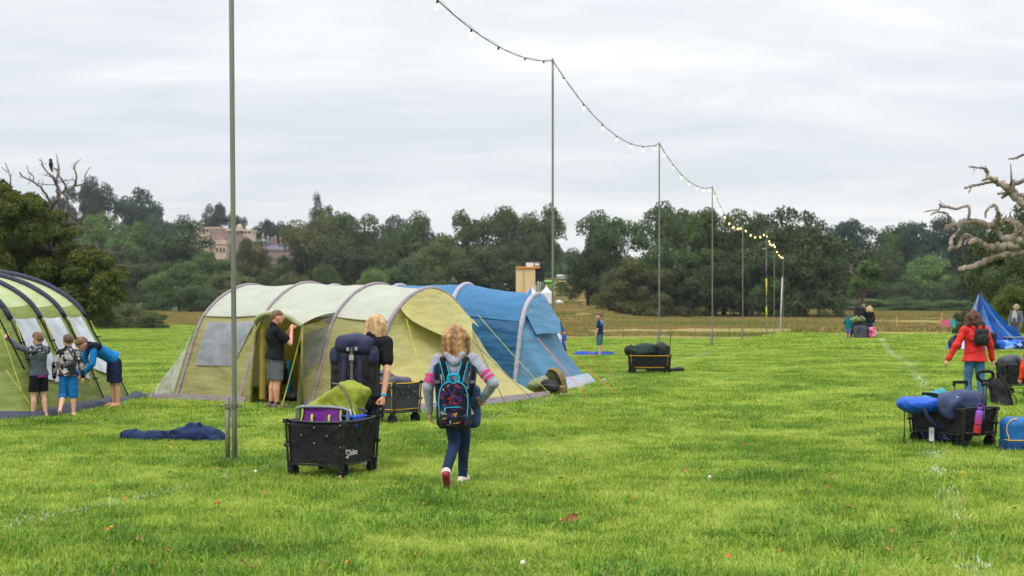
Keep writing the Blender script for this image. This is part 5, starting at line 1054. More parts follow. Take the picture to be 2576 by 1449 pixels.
# ================================================================ wagons, bags and other gear
METAL = M('frame_black', (30, 31, 34), .4, .15, 8, spec=.5); WFAB = M('wagon_fabric', (24, 25, 28), .7, .3, 5, .5, 9, spec=.35); RUB = M('wheel_rubber', (22, 22, 23), .8, .4, 20, .4, 40); STEEL = M('steel_bright', (168, 172, 176), .35, .15, 20, metal=.9); YTRIM = M('trim_yellow', (214, 168, 40), .7); GRYM = M('frame_grey', (120, 126, 134), .4, .1, metal=.3)
def wagon(label, loc, rot, w=.6, l=.9, z0=.17, z1=.6, fl=.03, trim=None, fab=None, group='folding wagons', wheels=(0, 1, 2, 3), wr=.085, ww=.05, struts=True, shaft=None, grip='loop', steel=True):
    """folding wagon: origin on the ground at its middle, x across, y along"""
    e = empty('folding_wagon', loc, label, 'wagon', rot, group); a, b = w / 2, l / 2
    # cloth tub: outside walls, floor and inside, with a soft sag
    mb = MB(); n = 14
    def ring(z, g, ins=0):
        q = []
        for k in range(4):
            c0 = [(-1, -1), (1, -1), (1, 1), (-1, 1)][k]; c1 = [(-1, -1), (1, -1), (1, 1), (-1, 1)][(k + 1) % 4]
            for i in range(n):
                t = i / n; x, y = lerp(c0[0], c1[0], t) * (a + g - ins), lerp(c0[1], c1[1], t) * (b + g - ins); s_ = -.018 * math.sin(math.pi * t) * (1 if z < z1 - .02 else .4) + .01 * mn.noise(Vector((x * 7 + z * 9, y * 7, z * 11)))
                if c0[1] == c1[1]: y += s_ * (1 if c0[1] > 0 else -1)
                else: x += s_ * (1 if c0[0] > 0 else -1)
                q.append(Vector((x, y, z - .012 * math.sin(math.pi * t) * (z > z1 - .02))))
        return q
    zz = np.linspace(z0, z1, 8); mb.grid([ring(z, fl * (z - z0) / (z1 - z0)) for z in zz] + [ring(z, fl * (z - z0) / (z1 - z0), .014) for z in zz[::-1]], closed=True)
    r0 = ring(z0 + .02, 0, .01); mb.add(r0, [tuple(range(len(r0)))]); mb.build('tub', fab or WFAB, e, True)
    cor = [(-1, -1), (1, -1), (1, 1), (-1, 1)]
    for sx_, sy in cor:
        mb = MB(); mb.bar((sx_ * (a + .012), sy * (b + .012), z0 - .05), (sx_ * (a + .012 + fl), sy * (b + .012 + fl), z1 + .01), .022); mb.box((sx_ * (a + .014 + fl), sy * (b + .014 + fl), z1), (.022, .022, .022)); mb.box((sx_ * (a + .016 + fl * .4), sy * (b + .016 + fl * .4), lerp(z0, z1, .42)), (.022, .022, .018)); mb.build('post', METAL, e, bevel=.003)
    mb = MB()
    for k in range(4):
        c0, c1 = cor[k], cor[(k + 1) % 4]; mb.bar((c0[0] * a, c0[1] * b, z0 - .012), (c1[0] * a, c1[1] * b, z0 - .012), .02)
    mb.build('base_rail', METAL, e)
    rim = MB(); rm = [Vector((c[0] * (a + fl), c[1] * (b + fl), z1 + .004)) for c in cor]
    for k in range(4):
        q = [lerp(rm[k], rm[(k + 1) % 4], t) - Vector((0, 0, .012 * math.sin(math.pi * t))) for t in np.linspace(0, 1, 8)]; rim.tube(q, .007 if trim else .011, 6)
    rim.build('rim', trim or METAL, e, True)
    if trim:
        mb = MB()
        for k in range(4): mb.tube([Vector((cor[k][0] * (a + .004), cor[k][1] * (b + .004), z0 + .03)), Vector((cor[(k + 1) % 4][0] * (a + .004), cor[(k + 1) % 4][1] * (b + .004), z0 + .03))], .006, 6)
        for c in cor: mb.tube([(c[0] * (a + .006), c[1] * (b - .05), z0), (c[0] * (a + .006 + fl), c[1] * (b - .05 + fl), z1)], .006, 6)
        mb.build('piping', trim, e, True)
    if struts:
        zt, zm, zb = z1 - .03, lerp(z0, z1, .80), lerp(z0, z1, .42)
        for sy in (-1, 1):      # scissor braces of the short ends
            mb = MB(); Y = sy * (b + .02 + fl * .6); zc = lerp(zt, zb, .5)
            for p, q in (((-a, zt), (0, lerp(zt, zb, .86))), ((-a, zb), (0, lerp(zt, zb, .14))), ((0, lerp(zt, zb, .14)), (a, zb)), ((0, lerp(zt, zb, .86)), (a, zt))): mb.bar((p[0], Y, p[1]), (q[0], Y + .004, q[1]), .012, .006)
            mb.build('cross_brace', METAL, e)
            if steel:
                mb = MB()
                for x, z in ((-a, zt), (-a, zb), (a, zt), (a, zb), (0, lerp(zt, zb, .86)), (0, lerp(zt, zb, .14)), (-a / 2, zc), (a / 2, zc)): mb.ball((x, Y + sy * .006, z), .009, 6, 4)
                mb.build('rivet', STEEL, e, True)
        for sx_ in (-1, 1):
            mb = MB(); X = sx_ * (a + .02 + fl * .6); m_ = 4
            for i in range(m_):
                y0, y1 = lerp(-b, b, i / m_), lerp(-b, b, (i + 1) / m_); up_ = i % 2 == 0
                mb.bar((X, y0, zt if up_ else zb), (X, y1, zb if up_ else zt), .013, .007); mb.bar((X, y0, zb if up_ else zt), (X, y1, zt if up_ else zb), .013, .007)
            mb.build('cross_brace', METAL, e)
    for k in wheels:
        sx_, sy = cor[k]; x, y = sx_ * (a - .01), sy * (b - .05); wq = MB()
        prof = [(wr * .55, -ww / 2), (wr * .93, -ww / 2), (wr, -ww * .3), (wr, ww * .3), (wr * .93, ww / 2), (wr * .55, ww / 2), (wr * .5, ww * .2), (wr * .5, -ww * .2)]
        wq.grid([[Vector((x + q[1], y + q[0] * math.cos(t), wr + q[0] * math.sin(t))) for q in prof] for t in np.linspace(0, 2 * math.pi, 25)], closed=True); wo = wq.build('wheel', RUB, e, True)
        h = MB(); h.tube([(x - ww * .3, y, wr), (x + ww * .3, y, wr)], wr * .2, 10)
        for t in range(5): an = t * 1.2566; h.bar((x, y, wr), (x, y + math.cos(an) * wr * .54, wr + math.sin(an) * wr * .54), wr * .16, ww * .5)
        h.build('hub', METAL, wo)
        f = MB(); f.bar((x - ww * .68, y, wr), (x - ww * .68, y, wr * 2 + .025), .03, .008); f.bar((x + ww * .68, y, wr), (x + ww * .68, y, wr * 2 + .025), .03, .008); f.box((x, y, wr * 2 + .022), (ww * .75, .035, .01)); f.tube([(x, y, wr * 2 + .02), (x, y, z0)], .014, 8); f.build('fork', METAL, wo, bevel=.002)
    if shaft:
        p0, p1 = Vector(shaft[0]), Vector(shaft[1]); d = (p1 - p0).normalized(); sd = d.cross(Vector((0, 0, 1)) if abs(d.z) < .9 else Vector((0, 1, 0))).normalized(); mb = MB()
        if grip == 'double': mb.tube([p0 - sd * .03, p1 - sd * .03], .011, 8); mb.tube([p0 + sd * .03, p1 + sd * .03], .011, 8); mb.box(p1 - d * .02, (.05, .02, .025))
        else: mb.tube([p0, p1], .013, 8)
        ho = mb.build('handle', METAL, e, True); g = MB()
        if grip == 'double': g.tube(cr([p1 - sd * .05 + d * .01, p1 - sd * .125 + d * .06, p1 - sd * .11 + d * .12, p1 + d * .135, p1 + sd * .11 + d * .12, p1 + sd * .125 + d * .06, p1 + sd * .05 + d * .01], 5), .021, 8); g.tube([p1 - sd * .06 + d * .012, p1 + sd * .06 + d * .012], .02, 8)
        elif grip == 'loop': g.tube(cr([p1, p1 + sd * .05 + d * .03, p1 + sd * .075 + d * .09, p1 + sd * .05 + d * .125, p1 - sd * .05 + d * .125, p1 - sd * .075 + d * .09, p1 - sd * .05 + d * .03], 4, True), .014, 8, closed=True)
        else: g.tube([p1 - sd * .07, p1 + sd * .07], .016, 8)
        g.build('grip', RUB, ho, True)
    return e
def thing(name, label, cat, loc, rot=0, group=None): return empty(name, loc, label, cat, rot, group)
def strip(e, name, pts, w, t, mat, nrm=None):
    """flat webbing along points"""
    pts = [Vector(p) for p in cr(pts, 5)]; mb = MB(); rows = []
    for i, p in enumerate(pts):
        d = (pts[min(i + 1, len(pts) - 1)] - pts[max(0, i - 1)]).normalized(); n = Vector(nrm or (0, -1, 0)); s_ = d.cross(n).normalized(); n = s_.cross(d)
        rows.append([p - s_ * w / 2 - n * t / 2, p + s_ * w / 2 - n * t / 2, p + s_ * w / 2 + n * t / 2, p - s_ * w / 2 + n * t / 2])
    mb.grid(rows, closed=True); return mb.build(name, mat, e, True)
OLB = M('bag_olive', (132, 142, 36), .6, .1, 4, .6, 7, spec=.35); NVB = M('bag_navy', (40, 44, 74), .65, .15, 5, .5, 8, spec=.3); BKB = M('bag_black', (24, 25, 29), .65, .3, 6, .6, 9, spec=.35); STRAPG = M('strap_grey', (92, 94, 98), .7, .1, 30); PURP = M('chair_purple', (102, 30, 128), .7, .1, 6, .4, 12); LIME = M('strap_lime', (190, 206, 44), .7)
# ---- the near wagon, its load and its pull bar
NR_ = rad(-21); fr = P(862, 1178, 12.85); c_ = Matrix.Rotation(NR_, 3, 'Z') @ Vector((-.305, .355, 0)); wl_ = Vector((fr.x, 12.85, 0)) + c_
W1 = wagon('nearest black folding wagon loaded with a purple folding chair and an olive bag', wl_, NR_, .60, .71, .17, .60, .02, group=None, wr=.078)
inv = Matrix.Rotation(-NR_, 3, 'Z')
hr = Matrix.Rotation(rad(-12), 3, 'Z') @ Vector(WJ['wrR']) + WOM_loc if False else None
hw = Matrix.Rotation(rad(-12), 3, 'Z') @ Vector(WJ['wrR']) + A(918, 14.1)
h1 = inv @ (hw - wl_); h0 = Vector((0, .36, .30)); dd_ = (h1 - h0).normalized(); h1b = h1 - dd_ * .19 + Vector((0, 0, -.06)); sdv = dd_.cross(Vector((0, 0, 1))).normalized()
mb = MB(); mb.tube([h0, h1b], .014, 8); ho = mb.build('handle', METAL, W1, True)
g = MB(); g.tube(cr([h1b, h1b + sdv * .055 + dd_ * .03, h1b + sdv * .08 + dd_ * .09, h1b + sdv * .05 + dd_ * .13, h1b - sdv * .05 + dd_ * .13, h1b - sdv * .08 + dd_ * .09, h1b - sdv * .055 + dd_ * .03], 4, True), .015, 8, closed=True); g.build('grip', RUB, ho, True)
# maker's mark on the side: a round swirl and the word
def text(e, name, body, size, loc, rot, mat, ext=.002):
    cu = bpy.data.curves.new(name, 'FONT'); cu.body = body; cu.size = size; cu.extrude = ext; cu.align_x = 'LEFT'
    o = bpy.data.objects.new(name, cu); COL.objects.link(o); o.parent = e; o.location = loc; o.rotation_euler = rot; dg = bpy.context.evaluated_depsgraph_get(); me = bpy.data.meshes.new_from_object(o.evaluated_get(dg)); bpy.data.objects.remove(o)
    q = link(name, me, mat, e); q.location = loc; q.rotation_euler = rot; return q
WHT = M('print_white', (214, 214, 210), .7, .05)
text(W1, 'wordmark', 'Selos', .085, (.318, -.245, .255), (rad(90), 0, rad(90)), WHT, .003)
mb = MB()
for k, (r_, z_) in enumerate(((.036, .294), (.036, .258))):
    q = [Vector((.321, -.292 + math.cos(t) * r_ * .62, z_ + math.sin(t) * r_ * .62)) for t in np.linspace(.2 + k * 3.3, 4.0 + k * 3.3, 10)]; mb.tube(q, .007, 6)
mb.build('emblem', WHT, W1, True)
R1 = Matrix.Rotation(NR_, 4, 'Z'); at1 = lambda x, y, z: wl_ + (R1 @ Vector((x, y, z)))
ch = thing('folding_chair', 'folded purple camping chair with grey tube frame in the nearest wagon', 'chair', at1(-.02, -.20, .36), NR_)
mb = MB(); mb.grid([[Vector((lerp(-.225, .225, x), .015 * math.sin(x * 6) + .03 * y - .012, lerp(.18, .385, y) - .01 * math.sin(x * math.pi) * y)) for x in np.linspace(0, 1, 13)] for y in np.linspace(0, 1, 6)]); o = mb.build('seat_cloth', PURP, ch, True); o.modifiers.new('s', 'SOLIDIFY').thickness = .012
for k, y in enumerate((.0, .045, .09)):
    mb = MB(); x = .295 - k * .018; mb.tube(cr([(-x, y, .0), (-x, y, .28), (-x + .05, y, .365 - k * .012), (x - .05, y, .365 - k * .012), (x, y, .28), (x, y, .0)], 6), .016, 8); mb.build('frame_tube', GRYM, ch, True)
for x in (-.10, .10): strip(ch, 'strap', [(x, -.022, .20), (x, -.03, .25), (x, -.022, .30)], .024, .006, LIME)
for sx_ in (-1, 1): strip(ch, 'edge_trim', [(sx_ * .245, -.012, .2), (sx_ * .222, -.012, .28), (sx_ * .226, .01, .39)], .014, .012, LIME)
ob = thing('holdall', 'large olive green bag leaning out of the nearest wagon towards the left', 'bag', at1(-.03, .12, .56), NR_ + rad(6))
s = SDF(.011, .05); m_ = rotm(0, 0, rad(-34)); s.box((-.06, .05, .16), (.27, .15, .15), .07, m_); s.box((.13, .05, .19), (.15, .14, .22), .07, rotm(0, 0, rad(24))); s.box((-.02, .03, .06), (.28, .13, .12), .06); s.wrinkle(.013, 15, 6, (1, 1, .6)); s.wrinkle(.009, 34, 6); s.obj('bag_body', OLB, ob)
strip(ob, 'strap', [(-.08, -.105, .005), (.04, -.13, .06), (.16, -.125, .10), (.27, -.06, .15), (.33, .03, .1)], .034, .008, STRAPG, (0, -.9, .3)); strip(ob, 'zip', [(-.02, -.05, .40), (.08, -.09, .385), (.17, -.115, .28), (.22, -.12, .15), (.26, -.1, .0)], .014, .008, STRAPG, (0, -.8, .5)); strip(ob, 'strap', [(.21, -.105, .16), (.26, -.11, .07), (.27, -.10, -.05)], .02, .006, LIME)
mb = MB(); mb.box((.16, -.135, .10), (.03, .008, .02)); mb.build('buckle', BLK, ob, bevel=.004)
bt_ = thing('storage_box', 'blue plastic lid with a white bottle top beside the purple chair', 'box', at1(.20, .02, .50), NR_)
mb = MB(); mb.box((0, 0, .07), (.10, .14, .05)); mb.build('tub_side', M('plastic_blue', (30, 82, 208), .4, .05), bt_, bevel=.02); mb = MB(); mb.box((0, 0, .128), (.11, .15, .012)); mb.build('lid', M('plastic_blue', ()), bt_, bevel=.006); mb = MB(); mb.tube([(-.02, 0, .13), (-.02, 0, .17), (-.02, 0, .2)], [.03, .026, .012], 10); mb.build('cap', M('plastic_white', (214, 216, 220), .4), bt_, True)
# ---- navy rucksack on the woman
rk = thing('rucksack', 'large navy and black hiking rucksack on the back of the blonde woman', 'rucksack', Vector(WOM.location) + Matrix.Rotation(rad(-6), 3, 'Z') @ Vector((-.085, -.12, .66)), rad(-4))
s = SDF(.010, .05); s.box((0, 0, .35), (.20, .13, .35), .08); s.ell((0, -.02, .08), (.23, .15, .14)); s.box((0, -.09, .32), (.13, .075, .25), .05); s.wrinkle(.008, 24, 6); s.obj('pack_body', BKB, rk)
s = SDF(.009, .05); s.box((.0, .0, .665), (.205, .17, .10), .08, rotm(0, rad(-10), rad(5))); s.ell((.02, -.03, .73), (.18, .15, .08)); s.wrinkle(.007, 22, 6); s.obj('lid', NVB, rk)
for sx_ in (-1, 1):
    s = SDF(.009, .04); s.box((sx_ * .20, -.01, .38), (.055, .10, .29), .05); s.box((sx_ * .205, -.015, .56), (.056, .105, .08), .05, tag=1); s.wrinkle(.005, 26, 5); s.obj('side_pocket', [BKB, NVB], rk)
    strip(rk, 'side_panel', [(sx_ * .085, -.165, .12), (sx_ * .09, -.172, .34), (sx_ * .08, -.165, .56)], .055, .02, NVB)
    strip(rk, 'shoulder_strap', [(sx_ * .11, .10, .60), (sx_ * .13, .17, .70), (sx_ * .15, .26, .68), (sx_ * .17, .28, .5)], .06, .02, NVB, (0, -.3, 1))
strip(rk, 'centre_strap', [(0, -.185, .66), (0, -.18, .56), (0, -.178, .42), (0, -.178, .2)], .03, .008, STRAPG); mb = MB(); mb.box((0, -.19, .55), (.024, .012, .03)); mb.box((-.04, -.19, .64), (.014, .012, .02)); mb.box((.05, -.19, .645), (.014, .012, .02)); mb.build('buckle', M('buckle_grey', (150, 150, 150), .4), rk, bevel=.004)
strip(rk, 'zip', [(-.14, -.165, .10), (0, -.182, .105), (.14, -.165, .10)], .02, .006, STRAPG)
# ---- the girl's patterned school bag, and a second one on her front
gl = Vector(GIRL.location); gb = thing('backpack', 'black patterned backpack with turquoise edging on the back of the girl', 'backpack', gl + Vector((-.01, -.145, .60)), rad(-2))
PRT = cells('print_doodle', [(0, (18, 18, 24)), (.60, (26, 38, 80)), (.72, (140, 34, 66)), (.81, (60, 38, 92)), (.87, (160, 146, 80)), (.90, (20, 22, 28)), (.97, (170, 170, 180))], 34, .75, noisew=.12)
s = SDF(.007, .03); s.box((0, 0, .22), (.145, .075, .22), .07); s.box((0, -.045, .12), (.125, .05, .10), .04); s.wrinkle(.004, 30, 5); s.obj('bag_body', PRT, gb)
s = SDF(.007, .03); s.box((.0, .0, .05), (.150, .085, .055), .04); s.obj('bag_base', BKB, gb)
for sx_ in (-1, 1): s = SDF(.007, .02); s.box((sx_ * .14, -.005, .13), (.025, .06, .11), .022); s.obj('side_pocket', BKB, gb)
TQ = M('piping_turquoise', (24, 160, 200), .6)
mb = MB(); mb.tube(cr([(-.13, -.07, .10), (-.14, -.068, .28), (-.11, -.068, .40), (-.045, -.068, .445), (0, -.07, .43), (.045, -.068, .445), (.11, -.068, .40), (.14, -.068, .28), (.13, -.07, .10)], 6), .006, 6); mb.build('piping', TQ, gb, True)
mb = MB(); mb.tube([(-.07, -.098, .20), (.07, -.098, .205)], .0055, 6); mb.tube([(-.075, -.10, .20), (-.078, -.105, .15)], .008, 6); mb.build('zip', TQ, gb, True)
strip(gb, 'grab_handle', [(-.05, -.04, .435), (-.045, -.05, .50), (0, -.055, .515), (.045, -.05, .50), (.05, -.04, .435)], .03, .012, TQ)
for sx_ in (-1, 1):
    strip(gb, 'shoulder_strap', [(sx_ * .05, -.02, .42), (sx_ * .075, -.01, .52), (sx_ * .105, .02, .635), (sx_ * .115, .10, .67), (sx_ * .12, .20, .60)], .058, .016, BLK, (0, -.8, .5))
    mb = MB()
    for k in (-1, 1): mb.tube(cr([(sx_ * .05 + k * .03, -.03, .42), (sx_ * .075 + k * .03, -.022, .52), (sx_ * .105 + k * .03, .005, .635)], 5), .0055, 6)
    mb.build('strap_edge', TQ, gb, True)
fb = thing('backpack', 'blue backpack worn on the front of the girl, only straps and edge showing', 'backpack', gl + Vector((.05, .20, .60)), 0)
FBL = M('bag_slate_blue', (40, 66, 104), .7, .1, 6, .4, 12); s = SDF(.009, .03); s.box((.02, 0, .18), (.17, .09, .22), .07); s.wrinkle(.004, 26, 5); s.obj('bag_body', FBL, fb)
for sx_ in (-1, 1):
    x = sx_ * .165 - .05; strip(fb, 'shoulder_strap', [(x, -.12, .52), (x + sx_ * .006, -.235, .60), (x + sx_ * .012, -.315, .55), (x, -.325, .43), (x - sx_ * .01, -.29, .30), (x, -.2, .22), (x, -.05, .18)], .066, .022, FBL, (sx_ * .25, -1, .3)); strip(fb, 'strap_webbing', [(x + sx_ * .006, -.25, .615), (x + sx_ * .012, -.335, .55), (x, -.345, .43), (x - sx_ * .01, -.31, .30)], .034, .008, BLK, (sx_ * .25, -1, .3)); mb = MB(); mb.box((x + sx_ * .006, -.35, .44), (.024, .01, .014)); mb.build('buckle', STRAPG, fb, bevel=.003)
# ---- wagon behind the woman
W2 = wagon('black folding wagon with yellow trim half hidden behind the blonde woman', A(970, 19.2), rad(52), .52, .85, .20, .62, .02, trim=YTRIM, fab=M('wagon_grey', (60, 63, 68), .75, .2, 5, .5, 9), shaft=((-.05, .4, .45), (-.05, .46, .86)), grip='bar')
gbx = thing('bag', 'grey soft bag on top of the yellow trimmed wagon behind the woman', 'bag', A(972, 19.2) + Vector((0, 0, .55)), rad(50)); s = SDF(.014, .06); s.box((0, 0, .06), (.22, .36, .09), .06); s.ell((0, .1, .16), (.15, .2, .08)); s.wrinkle(.012, 18, 6); s.obj('bag_body', M('bag_grey', (78, 80, 88), .75, .15, 5, .5, 10), gbx); strip(gbx, 'strap', [(-.1, -.3, .12), (-.14, 0, .2), (-.1, .3, .14)], .04, .008, BLK, (0, 0, 1))
# ---- wagon standing in the middle of the field
w3 = A(1634, 32.6); W3 = wagon('black wagon with yellow trim and green and black bags, alone on the field', w3, rad(84), .5, .98, .14, .47, .03, trim=YTRIM, wr=.10, shaft=((0, -.5, .3), (0, -.53, .98)), grip='bar')
d1 = thing('duffel_bag', 'dark green and black duffel bag piled on the wagon alone on the field', 'bag', w3 + Vector((-.16, 0, .42)), rad(-6)); s = SDF(.016, .08); s.ell((-.05, 0, .12), (.40, .22, .14)); s.box((.02, 0, .20), (.27, .2, .13), .1); s.ell((-.34, 0, .18), (.13, .2, .13), tag=1); s.ell((.1, 0, .3), (.22, .16, .07)); s.wrinkle(.016, 13, 6); s.wrinkle(.006, 32, 5); s.obj('bag_body', [M('bag_dark_green', (30, 54, 50), .65, .2, 5, .5, 9), BKB], d1)
for x in (-.30, .16): strip(d1, 'strap', [(x, -.10, .32), (x - .02, -.215, .2), (x, -.22, .05), (x - .04, -.25, -.05)], .05, .01, BKB)
d2 = thing('bag', 'plain black bag at the handle end of the wagon alone on the field', 'bag', w3 + Vector((.33, 0, .42)), rad(4)); s = SDF(.016, .06); s.box((0, 0, .16), (.17, .2, .17), .1); s.ell((-.03, 0, .30), (.11, .14, .08)); s.wrinkle(.014, 14, 6); s.obj('bag_body', BKB, d2)
d3 = thing('bag', 'flat black bag lying on the grass beside the wagon alone on the field', 'bag', A(1668, 33.2), rad(4)); s = SDF(.018, .05); s.box((0, 0, .06), (.46, .14, .06), .05); s.ell((.40, 0, .07), (.14, .12, .08)); s.wrinkle(.015, 16, 6); s.obj('bag_body', BKB, d3); mb = MB(); mb.box((-.02, -.27, .32), (.025, .004, .10)); setp(mb.build('blue_tag', M('tag_cyan', (96, 176, 216), .5)), d3) if False else None
mb = MB(); mb.box((.285, -.06, .30), (.004, .035, .10)); mb.build('tag', M('tag_cyan', (96, 176, 216), .5), W3)
# ---- loaded wagon in front of the woman in red
w4 = P(2395, 1100, 16.05); w4 = Vector((w4.x, 16.05, 0)); R4 = rad(26)
W4 = wagon('black folding wagon piled with blue bags, in front of the woman in red', w4, R4, .50, .86, .20, .50, .02, wr=.085, shaft=((.06, -.44, .30), (.07, -.47, .83)), grip='double', steel=False)
at4 = lambda x, y, z: w4 + (Matrix.Rotation(R4, 3, 'Z') @ Vector((x, y, z))); u4 = lambda px, py, d: P(px, py, d)
mb = MB(); mb.tube(cr([(-.26, -.46, .2), (-.26, -.47, .47), (-.22, -.47, .52), (.22, -.47, .52), (.26, -.47, .47), (.26, -.46, .2)], 5), .012, 8); mb.tube([(-.26, -.46, .215), (.26, -.46, .215)], .012, 8); mb.tube([(.04, -.47, .2), (.05, -.475, .53)], .012, 8); mb.build('end_frame', METAL, W4, True)
bb = thing('kit_bag', 'bright blue stuffed bag hanging over the left end of the blue-loaded wagon', 'bag', u4(2326, 1030, 16.0), rad(10)); s = SDF(.010, .06); m_ = rotm(0, 0, rad(7)); s.ell((-.12, 0, .06), (.24, .17, .115), m_); s.ell((.12, 0, .05), (.27, .15, .09), rotm(0, 0, rad(12))); s.ell((.3, 0, .01), (.12, .12, .06), rotm(0, 0, rad(16))); s.wrinkle(.018, 14, 6, (1, 1, .5)); s.wrinkle(.009, 36, 5); s.obj('bag_body', M('bag_bright_blue', (22, 84, 190), .5, .1, 4, .6, 7, spec=.4), bb)
strip(bb, 'strap', [(-.1, -.165, .06), (-.07, -.19, -.05), (.02, -.19, -.16), (.16, -.16, -.23)], .05, .008, NVB); mb = MB(); mb.tube(cr([(-.27, 0, -.03), (-.272, 0, -.18), (-.27, 0, -.30), (-.285, 0, -.36), (-.275, 0, -.43), (-.26, 0, -.36), (-.27, 0, -.3)], 5), .006, 6); mb.build('drawcord', BLK, bb, True)
nb = thing('duffel_bag', 'navy duffel bag with white print on top of the blue-loaded wagon', 'bag', u4(2418, 1031, 15.85), R4 - rad(24)); s = SDF(.010, .06); s.box((0, 0, .10), (.265, .2, .12), .1); s.ell((.04, 0, .18), (.22, .17, .07)); s.ell((-.22, -.08, .06), (.10, .12, .12)); s.ell((-.2, -.14, -.04), (.08, .06, .08)); s.wrinkle(.016, 14, 6); s.wrinkle(.009, 34, 5); s.obj('bag_body', M('bag_slate', (52, 64, 100), .65, .12, 5, .5, 10, spec=.3), nb)
text(nb, 'print', 'RE', .07, (-.03, -.175, .185), (rad(52), 0, rad(-6)), WHT); text(nb, 'print', 'vx', .035, (-.13, -.18, .165), (rad(52), 0, rad(-6)), WHT)
tp_ = thing('backpack', 'teal and navy backpack wedged behind the bright blue bag on the wagon', 'backpack', u4(2353, 1010, 16.5), rad(-20)); s = SDF(.010, .04); s.box((0, 0, .04), (.16, .12, .10), .07, rotm(0, 0, rad(-22))); s.wrinkle(.006, 22, 5); s.obj('bag_body', M('bag_teal', (72, 146, 164), .65, .15, 6, .4, 12), tp_); strip(tp_, 'strap', [(-.16, -.05, .10), (-.02, -.125, .10), (.12, -.125, .06)], .04, .01, BLK, (0, -1, .4)); strip(tp_, 'strap', [(-.10, -.1, .0), (.02, -.13, .06), (.16, -.08, .05)], .03, .012, NVB, (0, -1, .4))
ts = thing('trolley_case', 'black telescopic handle of a trolley case behind the navy duffel bag', 'suitcase', u4(2416, 1035, 16.6), rad(4)); mb = MB(); mb.tube([(-.075, 0, 0), (-.075, 0, .36)], .010, 8); mb.tube([(.075, 0, 0), (.075, 0, .36)], .010, 8); mb.build('telescopic_tube', METAL, ts, True); mb = MB(); mb.box((0, 0, .38), (.092, .016, .02)); mb.box((-.085, 0, .36), (.014, .016, .03)); mb.box((.085, 0, .36), (.014, .016, .03)); mb.build('grip', RUB, ts, bevel=.006); mb = MB(); mb.box((0, .02, -.12), (.17, .1, .13)); mb.build('case_shell', M('case_dark', (40, 42, 48), .5), ts, bevel=.02)
bo = thing('water_bottle', 'purple to red tinted water bottle strapped to the wagon end', 'bottle', u4(2460, 1066, 15.42), rad(0)); bo.rotation_euler = (0, rad(7), 0)
m, nt_, N_, L_, pb_ = nodes('bottle_fade'); tcb = N_.new('ShaderNodeTexCoord'); sxb = N_.new('ShaderNodeSeparateXYZ'); L_.new(tcb.outputs['Object'], sxb.inputs[0]); rpb = N_.new('ShaderNodeValToRGB'); mrb = N_.new('ShaderNodeMapRange'); mrb.inputs[1].default_value = -.05; mrb.inputs[2].default_value = .16; L_.new(sxb.outputs[2], mrb.inputs[0]); L_.new(mrb.outputs[0], rpb.inputs[0]); rpb.color_ramp.elements[0].color = mulc(lin((196, 52, 66)), 1); rpb.color_ramp.elements[1].color = mulc(lin((120, 62, 190)), 1); L_.new(rpb.outputs[0], pb_.inputs['Base Color']); pb_.inputs['Roughness'].default_value = .35
mb = MB(); mb.tube([(0, 0, -.115), (0, 0, -.11), (0, 0, .13), (0, 0, .15), (0, 0, .165)], [.040, .044, .044, .04, .026], 14); mb.build('flask', m, bo, True); mb = MB(); mb.tube([(0, 0, .165), (0, 0, .20)], .028, 12); mb.tube(cr([(-.028, 0, .18), (-.03, 0, .225), (0, 0, .245), (.03, 0, .225), (.028, 0, .18)], 4), .008, 6); mb.build('cap', M('cap_purple', (112, 62, 160), .5), bo, True); mb = MB(); mb.tube([(0, 0, -.012), (0, 0, -.002)], .0465, 14); mb.build('band', BLK, bo, True)
mb = MB(); mb.box((-.29, .05, .16), (.004, .04, .085)); mb.build('tag', M('tag_white', (206, 208, 212), .6), W4); text(W4, 'tag_print', 'K', .03, (-.296, .06, .18), (rad(90), 0, rad(-90)), BLK, .001)
ub = thing('blanket', 'navy patterned blanket hanging below the blue-loaded wagon', 'blanket', at4(-.02, .1, .12), R4); s = SDF(.012, .05); s.box((0, 0, .02), (.20, .30, .06), .05); s.wrinkle(.012, 20, 5); s.obj('cloth', cells('print_navy_tri', [(0, (24, 32, 64)), (.66, (70, 90, 130)), (.8, (28, 38, 74)), (.93, (150, 160, 120))], 34, .8), ub)
# ---- things the woman in red carries
rl = Vector(RED.location); sb = thing('backpack', 'small black backpack worn high on the red jacket', 'backpack', rl + Vector((.045, -.19, 1.07)), rad(8)); s = SDF(.008, .04); s.box((0, 0, .13), (.125, .06, .15), .06, rotm(0, 0, rad(4))); s.ell((0, -.05, .09), (.10, .045, .085)); s.wrinkle(.003, 26, 4); s.obj('bag_body', BKB, sb)
for sx_ in (-1, 1): strip(sb, 'strap', [(sx_ * .10, -.0, .04), (sx_ * .16, .03, .06), (sx_ * .20, .10, .12)], .022, .006, BLK); strip(sb, 'shoulder_strap', [(sx_ * .05, .0, .26), (sx_ * .09, .06, .36), (sx_ * .10, .14, .40)], .03, .008, BLK)
strip(sb, 'zip', [(-.09, -.075, .13), (0, -.10, .175), (.09, -.075, .13)], .01, .005, STRAPG); text(sb, 'print', 'mono', .022, (-.03, -.066, .235), (rad(84), 0, 0), M('print_grey', (110, 110, 112), .6), .001)
hb = thing('backpack', 'full black backpack hanging from the right hand of the woman in red', 'backpack', P(2516, 1036, 22.2) + Vector((0, 0, .02)), rad(-14)); s = SDF(.011, .05); m_ = rotm(0, 0, rad(-10)); s.box((-.02, 0, .26), (.145, .13, .24), .09, m_); s.ell((-.11, -.02, .48), (.12, .11, .10)); s.ell((.03, -.03, .13), (.15, .13, .11)); s.wrinkle(.009, 18, 6); s.obj('bag_body', BKB, hb)
